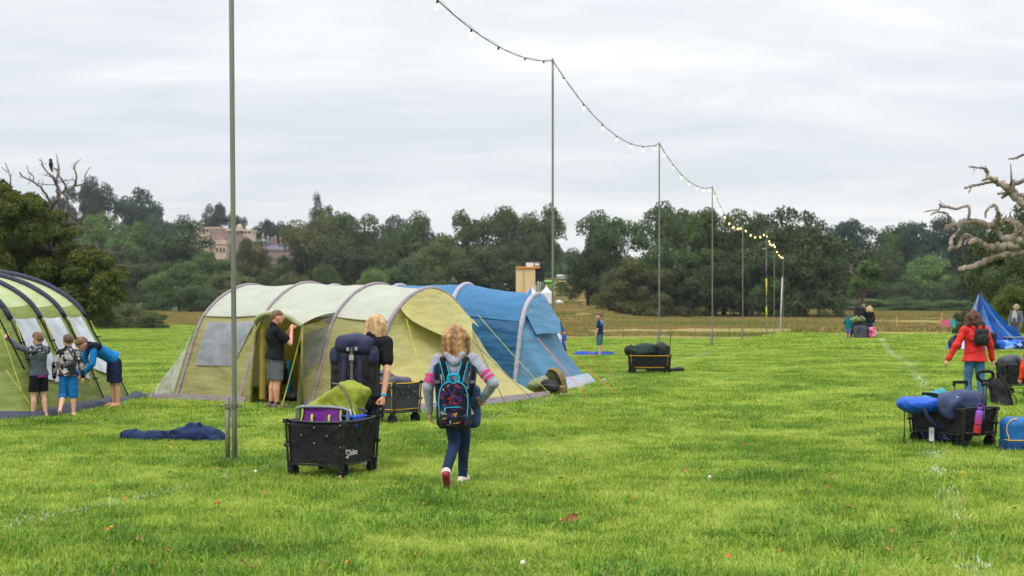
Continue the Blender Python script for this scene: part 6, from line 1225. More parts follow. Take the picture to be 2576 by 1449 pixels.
for k in (-1, 1): mb = MB(); mb.tube(cr([(.0 + .02 * k, .05 * k, .62), (.09, .10 * k, .46), (.16, .1 * k, .26), (.20, .09 * k, .03)], 6), [.022, .02, .018, .018, .018, .018, .018, .018, .018, .018, .018, .018, .018, .018, .018, .018, .018, .018, .014], 8); mb.build('shoulder_strap', BKB, hb, True)
mb = MB(); mb.tube(cr([(.18, .0, .3), (.26, .0, .2), (.24, .0, .0), (.27, 0, .06)], 5), .008, 6); mb.build('webbing', BLK, hb, True); strip(hb, 'grab_handle', [(-.05, 0, .55), (-.02, -.02, .66), (.04, 0, .69), (.06, .02, .6)], .03, .012, BLK)
# ---- wagon at the right edge and its load
w5 = A(2590, 25.0); W5 = wagon('black wagon with a white badge cut off by the right picture edge', w5, rad(84), .6, 1.0, .22, .60, .03, steel=False); mb = MB(); mb.box((.345, .32, .50), (.004, .045, .035)); mb.build('badge', WHT, W5, bevel=.01); text(W5, 'badge_print', 'FW', .045, (.352, .282, .485), (rad(90), 0, rad(90)), BLK, .001)
g1 = thing('backpack', 'grey and turquoise backpack on the wagon at the right picture edge', 'backpack', P(2540, 918, 25.0), rad(10)); s = SDF(.012, .05); s.box((-.02, 0, .06), (.17, .2, .12), .09, rotm(0, 0, rad(-14))); s.ell((.12, -.02, .12), (.10, .14, .07), tag=1); s.wrinkle(.008, 20, 5); s.obj('bag_body', [M('bag_charcoal', (66, 68, 78), .7, .15, 6, .5, 10), M('bag_turquoise', (30, 146, 196), .6)], g1); strip(g1, 'strap', [(-.1, -.1, .14), (.02, -.2, .12), (.08, -.2, .0)], .03, .008, BLK)
g2 = thing('blanket', 'crumpled patterned blanket on the wagon at the right picture edge', 'blanket', P(2572, 928, 25.0), rad(0)); s = SDF(.014, .05); s.box((0, 0, .05), (.24, .22, .08), .06, rotm(0, 0, rad(-24))); s.ell((.1, -.05, .12), (.15, .16, .08)); s.wrinkle(.014, 18, 6); s.obj('cloth', cells('print_rug', [(0, (150, 84, 74)), (.4, (70, 76, 110)), (.65, (176, 132, 120)), (.85, (44, 60, 66))], 9, .8), g2)
bd = P(2573, 1141, 15.3); bl = thing('holdall', 'blue wheeled holdall with yellow piping, cut off by the right picture edge', 'bag', Vector((bd.x + .17, 15.35, 0)), rad(-6)); HB = M('holdall_blue', (22, 92, 158), .55, .1, 5, .5, 9, spec=.35); s = SDF(.010, .04); s.box((0, 0, .23), (.38, .2, .20), .10); s.wrinkle(.008, 16, 6); s.obj('bag_body', HB, bl); s = SDF(.010, .02); s.box((0, 0, .085), (.375, .205, .085), .03); s.obj('base', M('holdall_navy', (18, 66, 120), .6, .1, 5, .4, 9), bl)
mb = MB(); mb.tube(cr([(-.345, -.18, .02), (-.352, -.19, .17), (-.375, -.16, .30), (-.33, -.16, .40), (-.25, -.17, .425)], 5), .006, 6); mb.tube([(-.383, -.1, .17), (-.36, -.205, .168), (.36, -.21, .172)], .006, 6); mb.build('piping', YTRIM, bl, True); strip(bl, 'side_handle', [(-.2, -.205, .08), (-.12, -.235, .095), (.1, -.24, .09), (.2, -.205, .08)], .035, .014, BLK); mb = MB(); mb.box((-.3, -.2, .03), (.05, .012, .025)); mb.build('corner_guard', BLK, bl, bevel=.006)
# ---- cloth and bags on the grass
nc = thing('tent_bag', 'long navy cloth bag lying crumpled on the grass beside the nearest pole', 'bag', A(436, 16.5), rad(-4)); s = SDF(.012, .07)
for i, (x, r_, h_) in enumerate([(-.55, .11, .085), (-.38, .12, .085), (-.2, .13, .10), (-.02, .14, .10), (.16, .15, .12), (.32, .15, .135), (.48, .13, .125), (.56, .10, .09)]): s.ell((x, R.uniform(-.02, .02), h_ * .8), (.16, r_, h_))
s.cap((.05, -.06, .16), (.35, -.02, .24), .03); s.cap((-.3, -.05, .12), (.1, -.09, .17), .022); s.ell((.22, 0, .23), (.06, .05, .04)); s.ell((.56, -.1, .03), (.07, .1, .05)); s.wrinkle(.024, 12, 6, (.4, 1, 1)); s.wrinkle(.012, 34, 6, (.5, 1, 1)); s.obj('cloth', M('cloth_ink_blue', (26, 42, 76), .75, .15, 6, .5, 14, spec=.2), nc)
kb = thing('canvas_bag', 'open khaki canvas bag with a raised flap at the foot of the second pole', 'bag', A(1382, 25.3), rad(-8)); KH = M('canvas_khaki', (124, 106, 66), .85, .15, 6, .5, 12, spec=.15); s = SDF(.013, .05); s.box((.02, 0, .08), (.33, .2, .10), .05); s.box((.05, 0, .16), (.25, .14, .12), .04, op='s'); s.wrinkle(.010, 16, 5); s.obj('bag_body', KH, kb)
s = SDF(.012, .03); s.ell((.12, .06, .20), (.22, .20, .33), rotm(0, 0, rad(-14))); s.ell((.05, -.06, .22), (.19, .19, .27), rotm(0, 0, rad(-18)), op='s'); s.ell((.06, .05, .22), (.17, .07, .25), rotm(0, 0, rad(-18)), tag=1, k=0); s.wrinkle(.008, 14, 5); s.obj('flap', [KH, M('hollow_shade_olive', (58, 62, 44), .8)], kb)  # dark inner panel: shade of the flap's hollow put in as colour
gc = thing('jacket', 'sage green waxed cloth spilling out of the khaki canvas bag', 'cloth', A(1352, 25.2) + Vector((0, 0, .12)), 0); s = SDF(.013, .05); s.ell((0, 0, .10), (.22, .14, .12), rotm(0, 0, rad(-16))); s.ell((.12, .02, .15), (.13, .12, .10)); s.wrinkle(.022, 13, 6); s.obj('cloth', M('cloth_sage', (118, 128, 98), .55, .2, 6, .5, 10, spec=.4), gc)
kk = thing('bag', 'small black bag resting in the khaki canvas bag', 'bag', A(1383, 25.0) + Vector((0, 0, .08)), rad(-12)); s = SDF(.012, .05); s.ell((0, 0, .11), (.19, .13, .12), rotm(0, 0, rad(10))); s.box((.06, -.05, .07), (.12, .09, .07), .05); s.wrinkle(.014, 18, 6); s.obj('bag_body', BKB, kk); strip(kk, 'strap', [(-.12, -.12, .12), (0, -.15, .13), (.12, -.13, .1)], .018, .006, STRAPG)
bc = thing('tent_cloth', 'blue and white patterned cloth spread on the grass by the standing boy', 'cloth', A(1484, 43.6), 0); s = SDF(.025, .08)
for i in range(12): s.ell((R.uniform(-.55, .6), R.uniform(-.3, .3), .04), (R.uniform(.15, .3), R.uniform(.12, .25), R.uniform(.04, .12)))
s.wrinkle(.02, 12, 6); s.obj('cloth', cells('print_blue_cloth', [(0, (28, 66, 160)), (.45, (36, 50, 110)), (.7, (150, 170, 220)), (.82, (24, 80, 180))], 3.5, .7), bc)
def lump(name, label, cat, loc, r_, mat, rot=0, vox=.02, box=False):
    e = thing(name, label, cat, loc, rot); s = SDF(vox, .05); (s.box if box else s.ell)((0, 0, r_[2] * .9), r_, *([min(r_) * .5] if box else [])); s.ell((r_[0] * .2, 0, r_[2] * 1.5), (r_[0] * .6, r_[1] * .7, r_[2] * .5)); s.wrinkle(.02, 12, 5); s.obj('bag_body', mat, e); strip(e, 'strap', [(-r_[0] * .5, -r_[1], r_[2] * .8), (0, -r_[1] * .6, r_[2] * 1.9), (r_[0] * .5, -r_[1], r_[2] * .8)], .05, .012, BLK); return e
# ---- far group at the field edge
W6 = wagon('loaded black wagon of the far family at the field edge', A(2158, 66.3), rad(62), .6, 1.0, .2, .7, .03, struts=False, group='folding wagons')
f0 = A(2158, 66.2); lump('bag', 'green bag on top of the far family wagon', 'bag', f0 + Vector((0, 0, .78)), (.42, .28, .18), M('bag_sage', (104, 124, 78), .8)); lump('bag', 'black bag below the green one on the far family wagon', 'bag', f0 + Vector((.02, 0, .55)), (.46, .3, .14), BKB); lump('bag', 'grey bag at the front of the far family wagon', 'bag', f0 + Vector((-.02, -.52, .0)), (.34, .2, .34), M('bag_charcoal', ()), box=True)
lump('rucksack', 'black rucksack on the back of the man in black at the field edge', 'rucksack', A(2160, 66.75) + Vector((.02, 0, 1.0)), (.24, .2, .33), BKB, box=True)
lump('bag', 'pink bag held by the curly-haired woman', 'bag', A(2191, 66.1) + Vector((.06, 0, .06)), (.2, .14, .26), cells('bag_pink', [(0, (216, 70, 130)), (.5, (226, 150, 176))], 6, .7), box=True)
# ---- by the half pitched tent
def fold_seat(label, loc, mat, rot=0):
    e = thing('folding_chair', label, 'chair', loc, rot); mb = MB(); mb.grid([[Vector((x, y, .42 - .04 * math.cos(x * 3))) for x in (-.25, 0, .25)] for y in (-.22, 0, .22)]); mb.build('seat', mat, e); mb = MB(); mb.grid([[Vector((x, .22 + .12 * z, .42 + z * .42 - .0 * x)) for x in (-.25, 0, .25)] for z in (0, .5, 1)]); mb.build('backrest', mat, e)
    for x in (-.24, .24):
        for y in (-.22, .22): mb = MB(); mb.tube([(x, y, .43), (x, -y, 0)], .013, 6); mb.build('leg', GRYM, e)
    return e
fold_seat('small pink folding chair at the field edge left of the half pitched blue tent', A(2380, 77), M('seat_pink', (226, 110, 150), .7), rad(160)); fold_seat('small turquoise folding chair next to the pink one', A(2397, 77), M('seat_turquoise', (60, 184, 190), .7), rad(170))
fold_seat('navy folding chair in front of the woman carrying a baby', A(2566, 53.5), M('seat_navy', (36, 60, 120), .7), rad(30))
ft = thing('folding_bench', 'grey folding bench with pale legs beside the half pitched blue tent', 'bench', A(2556, 49.5), rad(4)); mb = MB(); mb.box((0, 0, .47), (.5, .18, .02)); mb.build('top', M('bench_grey', (128, 136, 148), .5), ft, bevel=.008)
for x in (-.42, -.1, .32):
    for y in (-.14, .14): mb = MB(); mb.tube([(x, y * .8, .46), (x + .03, y, 0)], .022, 6); mb.build('leg', M('leg_pale', (176, 184, 180), .5), ft)
lump('bag', 'black bag hanging in the opening of the half pitched blue tent', 'bag', A(2493, 48.2) + Vector((0, 0, .18)), (.2, .16, .26), BKB, box=True); lump('bag', 'navy bag at the left foot of the half pitched blue tent', 'bag', A(2402, 48.4), (.26, .2, .3), NVB)
# ---- clutter just inside the tent door
for i, (x, y, lb, mt, r_) in enumerate([(2.3, .55, 'black bag on the floor just inside the olive green tent', BKB, (.22, .16, .09)), (2.62, .7, 'navy shoes bag on the floor inside the tent behind the first one', NVB, (.2, .14, .08)), (2.02, .75, 'turquoise sleeping mat leaning inside the tent door', M('bag_turquoise', ()), (.06, .12, .36)), (2.0, .3, 'red bag on the floor behind the legs of the man at the tent', M('bag_red', (190, 50, 54), .7), (.08, .1, .1))]): lump('bag', lb, 'bag', T1.e.location + T1.p(x, y, .03), r_, mt, rad(-20))
hp_ = thing('air_pump_hose', 'black hose hanging behind the man at the tent door', 'hose', T1.e.location + T1.p(2.35, .6, 0)); mb = MB(); mb.tube(cr([(0, 0, 1.1), (.04, .02, .8), (.02, 0, .5), (.0, 0, .3), (-.05, -.04, .05)], 6), .022, 8); mb.build('hose', BLK, hp_, True); mb = MB(); mb.tube([(-.05, -.04, 0), (-.05, -.04, .12)], .06, 10); mb.build('pump', BLK, hp_)
# ================================================================ light poles, festoon lights, fences, background buildings
GALV = M('galvanised', (116, 118, 110), .5, .14, 5, .15, 40, metal=.2, stretch=(1, 1, .15), spec=.5); RUST = M('clamp_steel', (120, 112, 104), .5, .35, 12, metal=.6)
PB = [(591, 14.4, None), (1390.5, 33.5, 147), (1658.5, 51, 358), (1792, 69, 468), (1868.5, 90, 565), (1928, 104, 580), (1947.5, 116, 608), (1970, 131, 642)]
WHICH = ['nearest light pole, running out of the top of the picture', 'second light pole, standing at the right end of the blue tent', 'third light pole, rising behind the wagon alone on the field', 'fourth light pole with its stub post in the open grass', 'fifth light pole, in front of the meadow oaks', 'sixth light pole, banded in purple and yellow', 'thin seventh light pole just right of the banded one', 'farthest light pole with the leaning white post beside it']
tops = []
for i, (px, d, ty) in enumerate(PB):
    b = A(px, d); Zt = (CH + (HY - ty) / F * d) if ty else 8.25; H = Zt - b.z; lean = -.03 if i == 0 else 0
    e = empty('light_pole', b, WHICH[i], 'pole', 0, 'tall metal poles carrying the festoon lights'); mb = MB(); N_ = 14
    mb.tube([(lean * t * H / 8 * 2, 0, -.1 + t * (H + .1)) for t in np.linspace(0, 1, N_)], .029 if i < 4 else .032, 12); mb.build('pole', GALV, e, True); tops.append(b + Vector((lean * H / 4, 0, H)))
    sx_ = -.082 if i < 5 else .07; mb = MB(); mb.tube([(sx_, 0, -.1), (sx_, 0, .74)], .027, 12); mb.build('stub_post', GALV, e, True)
    for z in (.64, .03) if i < 3 else (.66,):
        mb = MB(); mb.tube([(0, 0, z - .025), (0, 0, z + .025)], .040, 10); mb.tube([(sx_, 0, z - .025), (sx_, 0, z + .025)], .038, 10); mb.box((sx_ / 2, -.01, z), (abs(sx_) / 2, .018, .02)); mb.tube([(sx_ - .07, -.02, z + .004), (.075, -.02, z + .004)], .009, 6); mb.ball((.078, -.02, z + .004), .015, 6, 4); mb.ball((sx_ - .07, -.02, z + .004), .015, 6, 4); mb.build('clamp', RUST, e)
    if i < 6: mb = MB(); mb.tube([(0, 0, H - .09), (0, 0, H - .03)], .036, 10); mb.build('tie', M('tie_pale', (170, 172, 170), .5), e)
    if i == 5:
        for z0_, z1_, m_ in ((4.9, 6.2, M('tape_purple', (96, 72, 120), .6)), (3.5, 4.9, M('tape_yellow', (206, 200, 60), .6)), (1.6, 2.6, M('tape_yellow', ()))): mb = MB(); mb.tube([(0, 0, z0_), (0, 0, z1_)], .045, 10); mb.build('tape_band', m_, e, True)
lp = A(1962, 112); le_ = empty('white_post', lp, 'short white post leaning beside the two farthest light poles', 'post'); q0, q1 = P(1962, 850, 112), P(1968, 698, 112); mb = MB(); mb.tube([q0 - lp, lerp(q0, q1, .5) - lp, q1 - lp], [.05, .05, .045], 8); mb.build('shaft', M('paint_white', (206, 204, 198), .6), le_, True); mb = MB(); mb.ball(q1 - lp, .06, 8, 6); mb.build('cap', GRYM, le_, True)
# festoon lights: one string per span, bulbs hanging from the cable
BULB = emat('bulb_lit', (255, 226, 150), 2.6); CABLE = M('cable_black', (20, 24, 30), .5)
SAG = [1.0, .84, .62, .75, .5, .45, .4]; LBL = ['festoon string coming in from the top edge to the second pole', 'festoon string sagging between the second and third poles', 'festoon string between the third and fourth poles', 'festoon string between the fourth and fifth poles, bulbs glowing against the oaks', 'festoon string between the fifth pole and the banded sixth pole', 'short festoon string between the banded sixth pole and the seventh pole', 'farthest festoon string, ending at the last pole']
mbk = MB(); mbk.tube([(0, 0, -.005), (0, 0, -.085)], .024, 8); SOCK = meshpy('socket', mbk.v, mbk.f); SOCK.materials.append(CABLE)
mbk = MB(); pr = [(.018, -.085), (.034, -.11), (.047, -.145), (.046, -.175), (.03, -.2), (.004, -.21)]; mbk.grid([[Vector((r_ * math.cos(t), r_ * math.sin(t), z)) for t in np.linspace(0, 2 * math.pi, 13)] for r_, z in pr]); BLB = meshpy('bulb', mbk.v, mbk.f); BLB.materials.append(BULB)
for i in range(7):
    a, b = tops[i] - Vector((0, 0, .06)), tops[i + 1] - Vector((0, 0, .06)); fn = lambda t: lerp(a, b, t) - Vector((0, 0, 4 * SAG[i] * t * (1 - t))); o = fn(.5)
    e = empty('festoon_lights', o, LBL[i], 'festoon lights', 0, 'strings of festoon bulbs between the poles'); mb = MB(); n = 48
    mb.tube([fn(t) - o for t in np.linspace(0, 1, n)], .011 if i < 2 else .013, 6)
    if i < 3: mb.tube([fn(t) - o + Vector((.01, 0, .02 * math.sin(t * 60) + .02)) for t in np.linspace(0, 1, n * 2)], .004, 4)
    mb.build('cable', CABLE, e, True); nb_ = 8 if i == 0 else 7 if i < 4 else 5
    for k in range(nb_):
        t = (k + .5) / nb_ + R.uniform(-.008, .008); p = fn(t) - o; c = bpy.data.objects.new('bulb', BLB); COL.objects.link(c); c.parent = e; c.location = p; c.rotation_euler = (R.uniform(-.15, .15), R.uniform(-.15, .25), 0); sc = .85 if i < 3 else 1.15; c.scale = (sc,) * 3
        k_ = bpy.data.objects.new('socket', SOCK); COL.objects.link(k_); k_.parent = c
# stakes and posts along the field edge
WOOD = M('stake_wood', (168, 138, 84), .85, .2, 6, .3, 20); GREYW = M('stake_grey', (112, 104, 94), .9, .2, 6)
STK = [(243, 790, 812, 185, 1), (422, 786, 816, 183, 1), (2174 - 0, 826, 848, 81, 0)]
for px, ty, by, d, y in [(243, 788, 812, 180, 1), (422, 785, 816, 176, 1), (1457, 822, 852, 138, 0), (1568, 823, 853, 136, 0), (1747, 822, 853, 134, 0), (1688, 812, 838, 160, 0), (2006, 797, 822, 170, 0), (2131, 798, 820, 150, 0), (2055, 824, 846, 118, 0), (2256, 800, 848, 84, 1), (2365, 788, 852, 80, 1), (2305, 826, 843, 90, 0), (1834, 812, 836, 165, 0), (1525, 810, 832, 170, 0)]:
    b = A(px, d); h = max(.6, CH + (HY - ty) / F * d - b.z); mb = MB(); lean = R.uniform(-.04, .04) if px != 2365 else .10; rr_ = .045 if d > 100 else .05
    mb.tube([(0, 0, -.2), (lean * h * .5, 0, h * .5), (lean * h, 0, h)], [rr_ * 1.1, rr_, rr_ * .9], 8); o = mb.build('stake', WOOD if y else GREYW, None, True); o.location = b
    tag(o, {243: 'yellowish wooden stake in front of the brambles at the left', 422: 'yellowish wooden stake between the brambles and the olive green tent', 2256: 'thin wooden stake of the rope fence above the end of the white line', 2365: 'tall leaning wooden stake of the rope fence left of the half pitched tent'}.get(px, 'thin grey fence stake in the dry meadow'), 'stake', 'fence stakes in the meadow' if not y else None)
ro = empty('rope_fence', A(2320, 81), 'slack dark rope strung between the two wooden stakes near the half pitched tent', 'rope'); mb = MB(); o = ro.location
for z_, s_ in ((.0, .12), (-.5, .18)):
    a, b = P(2256, 802, 84) + Vector((0, 0, z_)), P(2367, 790, 80) + Vector((0, 0, z_)); mb.tube([lerp(a, b, t) - Vector((0, 0, s_ * 4 * t * (1 - t))) - o for t in np.linspace(0, 1, 10)], .014, 5)
a, b = P(2367, 792, 80), P(2440, 815, 60); mb.tube([lerp(a, b, t) - Vector((0, 0, .2 * 4 * t * (1 - t))) - o for t in np.linspace(0, 1, 10)], .013, 5); mb.build('rope', M('rope_dark', (62, 58, 52), .8), ro)
rb = empty('litter_bin', A(1969, 124), 'small red bin at the field edge beside the farthest poles', 'bin'); mb = MB(); mb.box((0, 0, .25), (.26, .22, .25)); mb.build('bin_body', M('bin_red', (206, 34, 34), .5), rb, bevel=.03); mb = MB(); mb.box((0, 0, .53), (.29, .25, .035)); mb.build('lid', M('bin_red', ()), rb, bevel=.02); mb = MB(); mb.box((0, -.225, .28), (.1, .004, .1)); mb.build('label_plate', WHT, rb)
# fallen leaves, dandelions and clover in the grass
LFM = [M('leaf_orange', (184, 112, 50), .7, .3, 40), M('leaf_brown', (134, 92, 60), .8, .3, 40), M('leaf_tan', (172, 132, 88), .8, .25, 40)]
def leaf_mesh(seed):
    r = random.Random(seed); mb = MB(); n = 7; rows = []
    for i in range(n + 1):
        t = i / n; w = math.sin(math.pi * min(1, t * .96 + .03)) * (.30 + .05 * math.sin(t * 18)); rows.append([Vector((t - .5, sg * w, .16 * abs(sg) * (1 + .4 * r.random()) + .14 * math.sin(t * 3 + seed))) for sg in (-1, -.5, 0, .5, 1)])
    mb.grid(rows); mb.tube([(-.5, 0, .14 * math.sin(seed)), (-.75, .05, .05)], .02, 4); return meshpy('fallen_leaf', mb.v, mb.f)
LV = [leaf_mesh(i) for i in range(3)]
for i, m_ in enumerate(LV): m_.materials.append(LFM[i])
for i in range(110):
    if i < 70: px, py = R.uniform(0, 2576), R.uniform(1180, 1449)
    else: px, py = R.uniform(0, 2576), R.uniform(1060, 1250)
    p = G(px, py); o = bpy.data.objects.new('fallen_leaf', LV[R.randrange(3)]); COL.objects.link(o); o.location = p + Vector((0, 0, R.uniform(.045, .075))); sc = R.uniform(.03, .06); o.scale = (sc, sc, sc); o.rotation_euler = (R.uniform(-.6, .6), R.uniform(-.6, .6), R.uniform(0, 6.28)); tag(o, 'small dry brown or orange leaf lying in the grass', 'leaf', 'dry leaves scattered on the grass')
for px, py, s_, lb in [(1438, 1328, .13, 'largest curled brown leaf standing up in the grass, lower middle'), (1412, 1335, .08, 'flat orange brown leaf beside the largest curled one'), (545, 1290, .09, 'bright orange leaf on the grass below the crumpled navy cloth bag'), (1742, 1192, .001, '')][:3]:
    p = G(px, py); o = bpy.data.objects.new('fallen_leaf', LV[1 if s_ > .12 else 0]); COL.objects.link(o); o.location = p + Vector((0, 0, .07)); o.scale = (s_,) * 3; o.rotation_euler = (rad(50), rad(-30), rad(20)) if s_ > .12 else (.2, .1, 1.2); tag(o, lb, 'leaf')
for i, (px, py, lb) in enumerate([(1782, 1215, 'pale dandelion seed head on a tall stalk in the middle of the grass'), (1310, 1432, 'white clover flower at the bottom edge of the grass'), (640, 1200, 'pale seed head in the grass near the nearest pole')]):
    p = G(px, py + 22); mb = MB(); e = empty('seed_head', p, lb, 'flower'); h_ = .13 if i != 1 else .09; mb.tube([(0, 0, 0), (.006, 0, h_ * .6), (.012, 0, h_)], .003, 5); mb.build('stalk', M('stalk_straw', (184, 176, 120), .8), e); mb = MB(); mb.ball((.012, 0, h_ + .01), .017, 8, 6); mb.build('flower_head', M('seed_cream', (216, 208, 186), .9, .2, 60), e, True)
for px, py in [(697, 1136), (592, 1165), (2375, 1200), (1100, 1085), (280, 1350), (2950 / 1.4907, 1110), (2210, 1105), (2420, 1207), (430, 1140), (1450, 1075)]:
    p = G(px, py); mb = MB(); mb.ball((0, 0, .075), (.017, .017, .009), 8, 5); mb.tube([(0, 0, 0), (0, 0, .07)], .002, 4); o = mb.build('yellow_flower', M('petal_yellow', (226, 186, 30), .7), None, True); o.location = p; tag(o, 'tiny yellow flower in the grass', 'flower', 'tiny yellow flowers in the grass')
# ---------------------------------------------------------------- mansion on the hill
STONE = M('stone_pink', (186, 164, 146), .9, .12, .3, 0); STONE2 = M('stone_dark_brick', (138, 118, 112), .9, .14, .3); SLATE = M('slate', (108, 104, 120), .8, .2, .6); LEAD = M('lead_pale', (178, 190, 196), .7); WINM = M('window_glass', (58, 56, 70), .2)  # STONE2: darker brick of the main block, wing and chimneys
z5 = ZZ(600, 680, 2576 / 800); MD = 600
mo_ = A(600, MD); man = empty('mansion', mo_, 'pink stone country mansion with parapets and chimneys among the trees on the hill', 'building')
def zb(name, x0, y0, x1, y1, dep, mat, doff=0, par=None, bev=0):
    a, b = P(*z5(x0, y0), MD + doff), P(*z5(x1, y1), MD + doff); mb = MB(); mb.box(((a.x + b.x) / 2 - mo_.x, doff + dep / 2, (a.z + b.z) / 2 - mo_.z), (abs(b.x - a.x) / 2, dep / 2, abs(a.z - b.z) / 2)); return mb.build(name, mat, par or man)
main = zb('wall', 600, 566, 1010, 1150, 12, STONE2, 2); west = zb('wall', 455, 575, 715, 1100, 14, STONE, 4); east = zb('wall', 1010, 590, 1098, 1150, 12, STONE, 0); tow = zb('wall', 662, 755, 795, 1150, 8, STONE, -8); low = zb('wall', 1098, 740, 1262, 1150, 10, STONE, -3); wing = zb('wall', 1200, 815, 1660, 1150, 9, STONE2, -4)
for x0, y0, x1, p_, do in [(448, 551, 722, west, 3.5), (790, 573, 1016, main, 1.5), (1004, 578, 1104, east, -.5), (655, 712, 800, tow, -8.5), (1096, 700, 1266, low, -3.5)]: zb('parapet', x0, y0, x1, y0 + (26 if p_ is not tow else 48), 13, STONE if p_ is not low else LEAD, do, p_)
for x in np.arange(470, 1080, 46):
    if 720 < x < 800: continue
    p_ = west if x < 715 else main if x < 1005 else east; zb('window', x, 598 if x > 715 else 582, x + 20, 628 if x > 715 else 606, .4, WINM, (4 if x < 715 else 2 if x < 1005 else 0) - .35, p_)
for x in (680, 725, 765): zb('window', x, 800, x + 16, 850, .4, WINM, -8.4, tow)
for x in (640, 740): zb('finial', x, 684, x + 14, 714, 1, STONE, -8, tow)
rfm = MB(); a, b = P(*z5(1195, 755), MD - 4), P(*z5(1665, 830), MD - 4); x0, x1, zt_, zb_ = a.x - mo_.x, b.x - mo_.x, a.z - mo_.z, b.z - mo_.z
rfm.add([(x0 - .5, -4.6, zb_), (x1 + .5, -4.6, zb_), (x1 - 1.5, .5, zt_), (x0 + .5, .5, zt_), (x0 - .5, 5.6, zb_), (x1 + .5, 5.6, zb_)], [(0, 1, 2, 3), (3, 2, 5, 4), (0, 3, 4), (1, 5, 2)]); rf = rfm.build('roof', SLATE, man)
for x, y in ((1300, 678), (1350, 690), (1388, 672), (1458, 664), (1240, 650), (1630, 690)): zb('chimney', x - 12, y, x + 14, 762, 1.6, STONE2 if x < 1600 else STONE, -.5, rf); zb('chimney_pot', x - 6, y - 14, x + 8, y, .8, LEAD, -.2, rf)
dm = P(*z5(960, 555), MD + 6) - mo_; mb = MB(); mb.tube([dm - Vector((0, 0, 2)), dm], 1.7, 12); mb.ball(dm, (1.4, 1.4, 1.6), 12, 8); mb.build('dome', STONE, man, True)
# ---------------------------------------------------------------- festival ground beyond the meadow
z6 = ZZ(1900, 960, 1570 / 260); CREAM = M('canvas_white', (208, 210, 214), .7, .04); TIMB = M('timber_board', (214, 188, 142), .8, .08, 1.5, 0, stretch=(3, 1, .1)); ORGB = M('beam_orange', (222, 150, 60), .7); SCAF = M('scaffold_dark', (72, 76, 82), .6)
def zq(e, o, name, x0, y0, x1, y1, d, dep, mat):
    a, b = P(*z6(x0, y0), d), P(*z6(x1, y1), d); mb = MB(); mb.box(((a.x + b.x) / 2 - o.x, d + dep / 2 - o.y, (a.z + b.z) / 2 - o.z), (abs(b.x - a.x) / 2, dep / 2, abs(a.z - b.z) / 2)); return mb.build(name, mat, e)
o = A(1322, 282); tw_ = empty('climbing_tower', o, 'tall plain timber tower with an orange beam on top, beyond the blue tent', 'tower')
zq(tw_, o, 'board_wall', 210, 262, 645, 1180, 282, 4, TIMB); zq(tw_, o, 'top_beam', 205, 240, 755, 275, 281.6, 4.6, ORGB); zq(tw_, o, 'rooftop_box', 440, 150, 610, 240, 283, 2, CREAM); zq(tw_, o, 'rooftop_box', 640, 145, 740, 218, 283, 2, CREAM); zq(tw_, o, 'railing', 260, 150, 440, 164, 282, .2, SCAF); zq(tw_, o, 'seam', 372, 270, 392, 1180, 281.85, .3, M('timber_seam', (176, 150, 120), .8))
for x in (690, 745, 800, 845):
    a, b = P(*z6(x, 130), 284), P(*z6(x, 1100), 284); mb = MB(); mb.tube([a - o, b - o], .12, 6); mb.build('scaffold_tube', SCAF, tw_)
for y in (150, 260, 380, 560): zq(tw_, o, 'scaffold_deck', 650, y, 850, y + 14, 283, 2.5, SCAF)
zq(tw_, o, 'scaffold_net', 655, 280, 848, 560, 286, .1, M('net_dark', (64, 70, 76), .9))
def pagoda(label, x0, x1, ytop, yeave, ybase, d, mat, mat2=None, g=None):
    a, b, c = P(*z6((x0 + x1) / 2, ytop), d), P(*z6(x0, yeave), d), P(*z6(x1, yeave), d); o = A(0, d); o = Vector((a.x, d, gz(a.x, d))); w = (c.x - b.x) / 2; e = empty('marquee', o, label, 'tent', 0, g); ze, zt_ = b.z - o.z, a.z - o.z; mb = MB(); rows = []; n = 16
    for t in np.linspace(0, 1, 7): r_ = w * (.02 + .98 * t ** 1.7); rows.append([Vector((r_ * max(-1, min(1, 1.3 * math.cos(k * 6.2832 / n))), r_ * max(-1, min(1, 1.3 * math.sin(k * 6.2832 / n))), lerp(zt_, ze, t))) for k in range(n)])
    mb.grid(rows, closed=True); 
    ob_ = mb.build('roof', [mat, mat2 or mat], e, False)
    if mat2: ob_.data.polygons.foreach_set('material_index', [(k % n) // 2 % 2 for k in range(len(ob_.data.polygons))])
    mb = MB(); mb.box((0, 0, ze / 2), (w * .96, w * .96, ze / 2)); mb.build('side_wall', mat, e); return e
CBL = M('canvas_blue', (52, 106, 176), .7)
pagoda('blue and white striped pagoda tent roof just behind the right end of the blue tent', 300, 830, 660, 960, 1150, 210, CREAM, CBL); pagoda('largest plain white marquee beside the second pole', 770, 1030, 640, 830, 1050, 240, CREAM); pagoda('small white pointed pagoda right of the timber tower', 640, 770, 490, 600, 740, 300, CREAM); pagoda('low white tent behind the trunk shadow of the leftmost meadow oak', 1090, 1280, 985, 1030, 1060, 244, CREAM)
o = A(1447, 262)
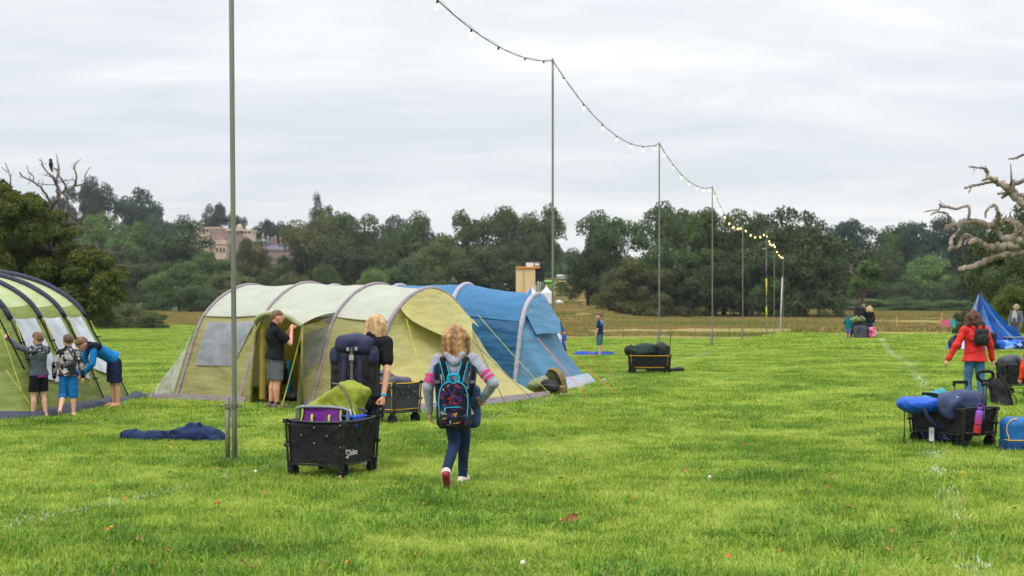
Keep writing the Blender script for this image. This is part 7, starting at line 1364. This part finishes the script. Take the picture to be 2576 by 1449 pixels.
def stall(label, x0, y0, x1, y1, d, mat, roof):
    q = z6((x0 + x1) / 2, y1); d = G(*q).y; a, b = P(*z6(x0, y0), d), P(*z6(x1, y1), d); o = Vector(((a.x + b.x) / 2, d, gz((a.x + b.x) / 2, d))); e = empty('market_stall', o, label, 'stall'); w, h = (b.x - a.x) / 2, a.z - b.z; mb = MB(); mb.box((0, 1.2, h * .35), (w, 1.2, h * .35)); mb.build('counter', mat, e); mb = MB(); mb.add([(-w * 1.08, -.4, h * .75), (w * 1.08, -.4, h * .75), (w, 2.6, h), (-w, 2.6, h)], [(0, 1, 2, 3)]); q = mb.build('awning', roof, e); q.modifiers.new('s', 'SOLIDIFY').thickness = .08
    mb = MB()
    for sx_ in (-1, 1): mb.bar((sx_ * w * .95, 0, h * .6), (sx_ * w * .95, 0, h * .8), .1)
    mb.build('upright', SCAF, e); return e
GRN2 = M('awning_green', (96, 158, 66), .6); stall('bright green stall left of the second pole', 850, 545, 1040, 700, 260, GRN2, GRN2); stall('pale stalls front right of the second pole near the far lawn', 1140, 425, 1460, 520, 330, CREAM, CREAM); stall('tan boarded stall right of the second pole', 1150, 560, 1330, 640, 310, TIMB, TIMB); stall('small red topped stall between the timber tower and the green stall', 760, 560, 830, 640, 300, CREAM, M('awning_red', (196, 60, 70), .6))
o = A(1345 + 80, 150); e = empty('dome_tent', A(z6(885, 0)[0], 216), 'small bright blue dome tent behind the end of the large blue tent', 'tent'); e.scale = (.5, .5, .42); mb = MB(); mb.grid([[Vector((1.9 * math.cos(t) * math.cos(f), 1.7 * math.sin(t) * math.cos(f), 2.6 * math.sin(f) ** .85)) for t in np.linspace(0, 6.2832, 17)] for f in np.linspace(0, 1.5708, 7)]); q = mb.build('flysheet', M('fly_cyan', (24, 140, 206), .6), e, True); mb = MB(); mb.tube([(-1.85, -.5, 0), (-1.3, -.95, 1.6), (0, -.6, 2.55), (1.3, -.95, 1.6), (1.85, -.5, 0)], .03, 6); mb.build('tent_pole', POLE, e)
sg_ = empty('notice_board', A(312, 178), 'small blue and white board in the brambles at the left', 'sign'); mb = MB(); mb.box((0, 0, 2.35), (.42, .03, .36)); mb.build('board', M('sign_blue', (50, 110, 180), .5), sg_); mb = MB(); mb.box((0, -.035, 2.18), (.38, .01, .1)); mb.build('panel', WHT, sg_); mb = MB(); mb.bar((0, .05, 0), (0, .05, 2.6), .08); mb.build('post', GREYW, sg_)
# ---------------------------------------------------------------- air: thin even haze over the whole place
mb = MB(); mb.box((0, 690, 30), (1560, 830, 34)); hz_ = mb.build('haze', None); m = bpy.data.materials.new('haze_air'); m.use_nodes = True; n = m.node_tree.nodes; n.remove(n['Principled BSDF']); v = n.new('ShaderNodeVolumePrincipled'); v.inputs['Color'].default_value = (.86, .92, 1, 1); v.inputs['Density'].default_value = .0001; v.inputs['Anisotropy'].default_value = .2
m.node_tree.links.new(v.outputs[0], n['Material Output'].inputs['Volume']); m.volume_intersection_method = 'FAST' if hasattr(m, 'volume_intersection_method') else None; hz_.data.materials.append(m); tag(hz_, kind='stuff')
S.cycles.volume_bounces = 0; S.cycles.max_bounces = 6; S.cycles.transparent_max_bounces = 12
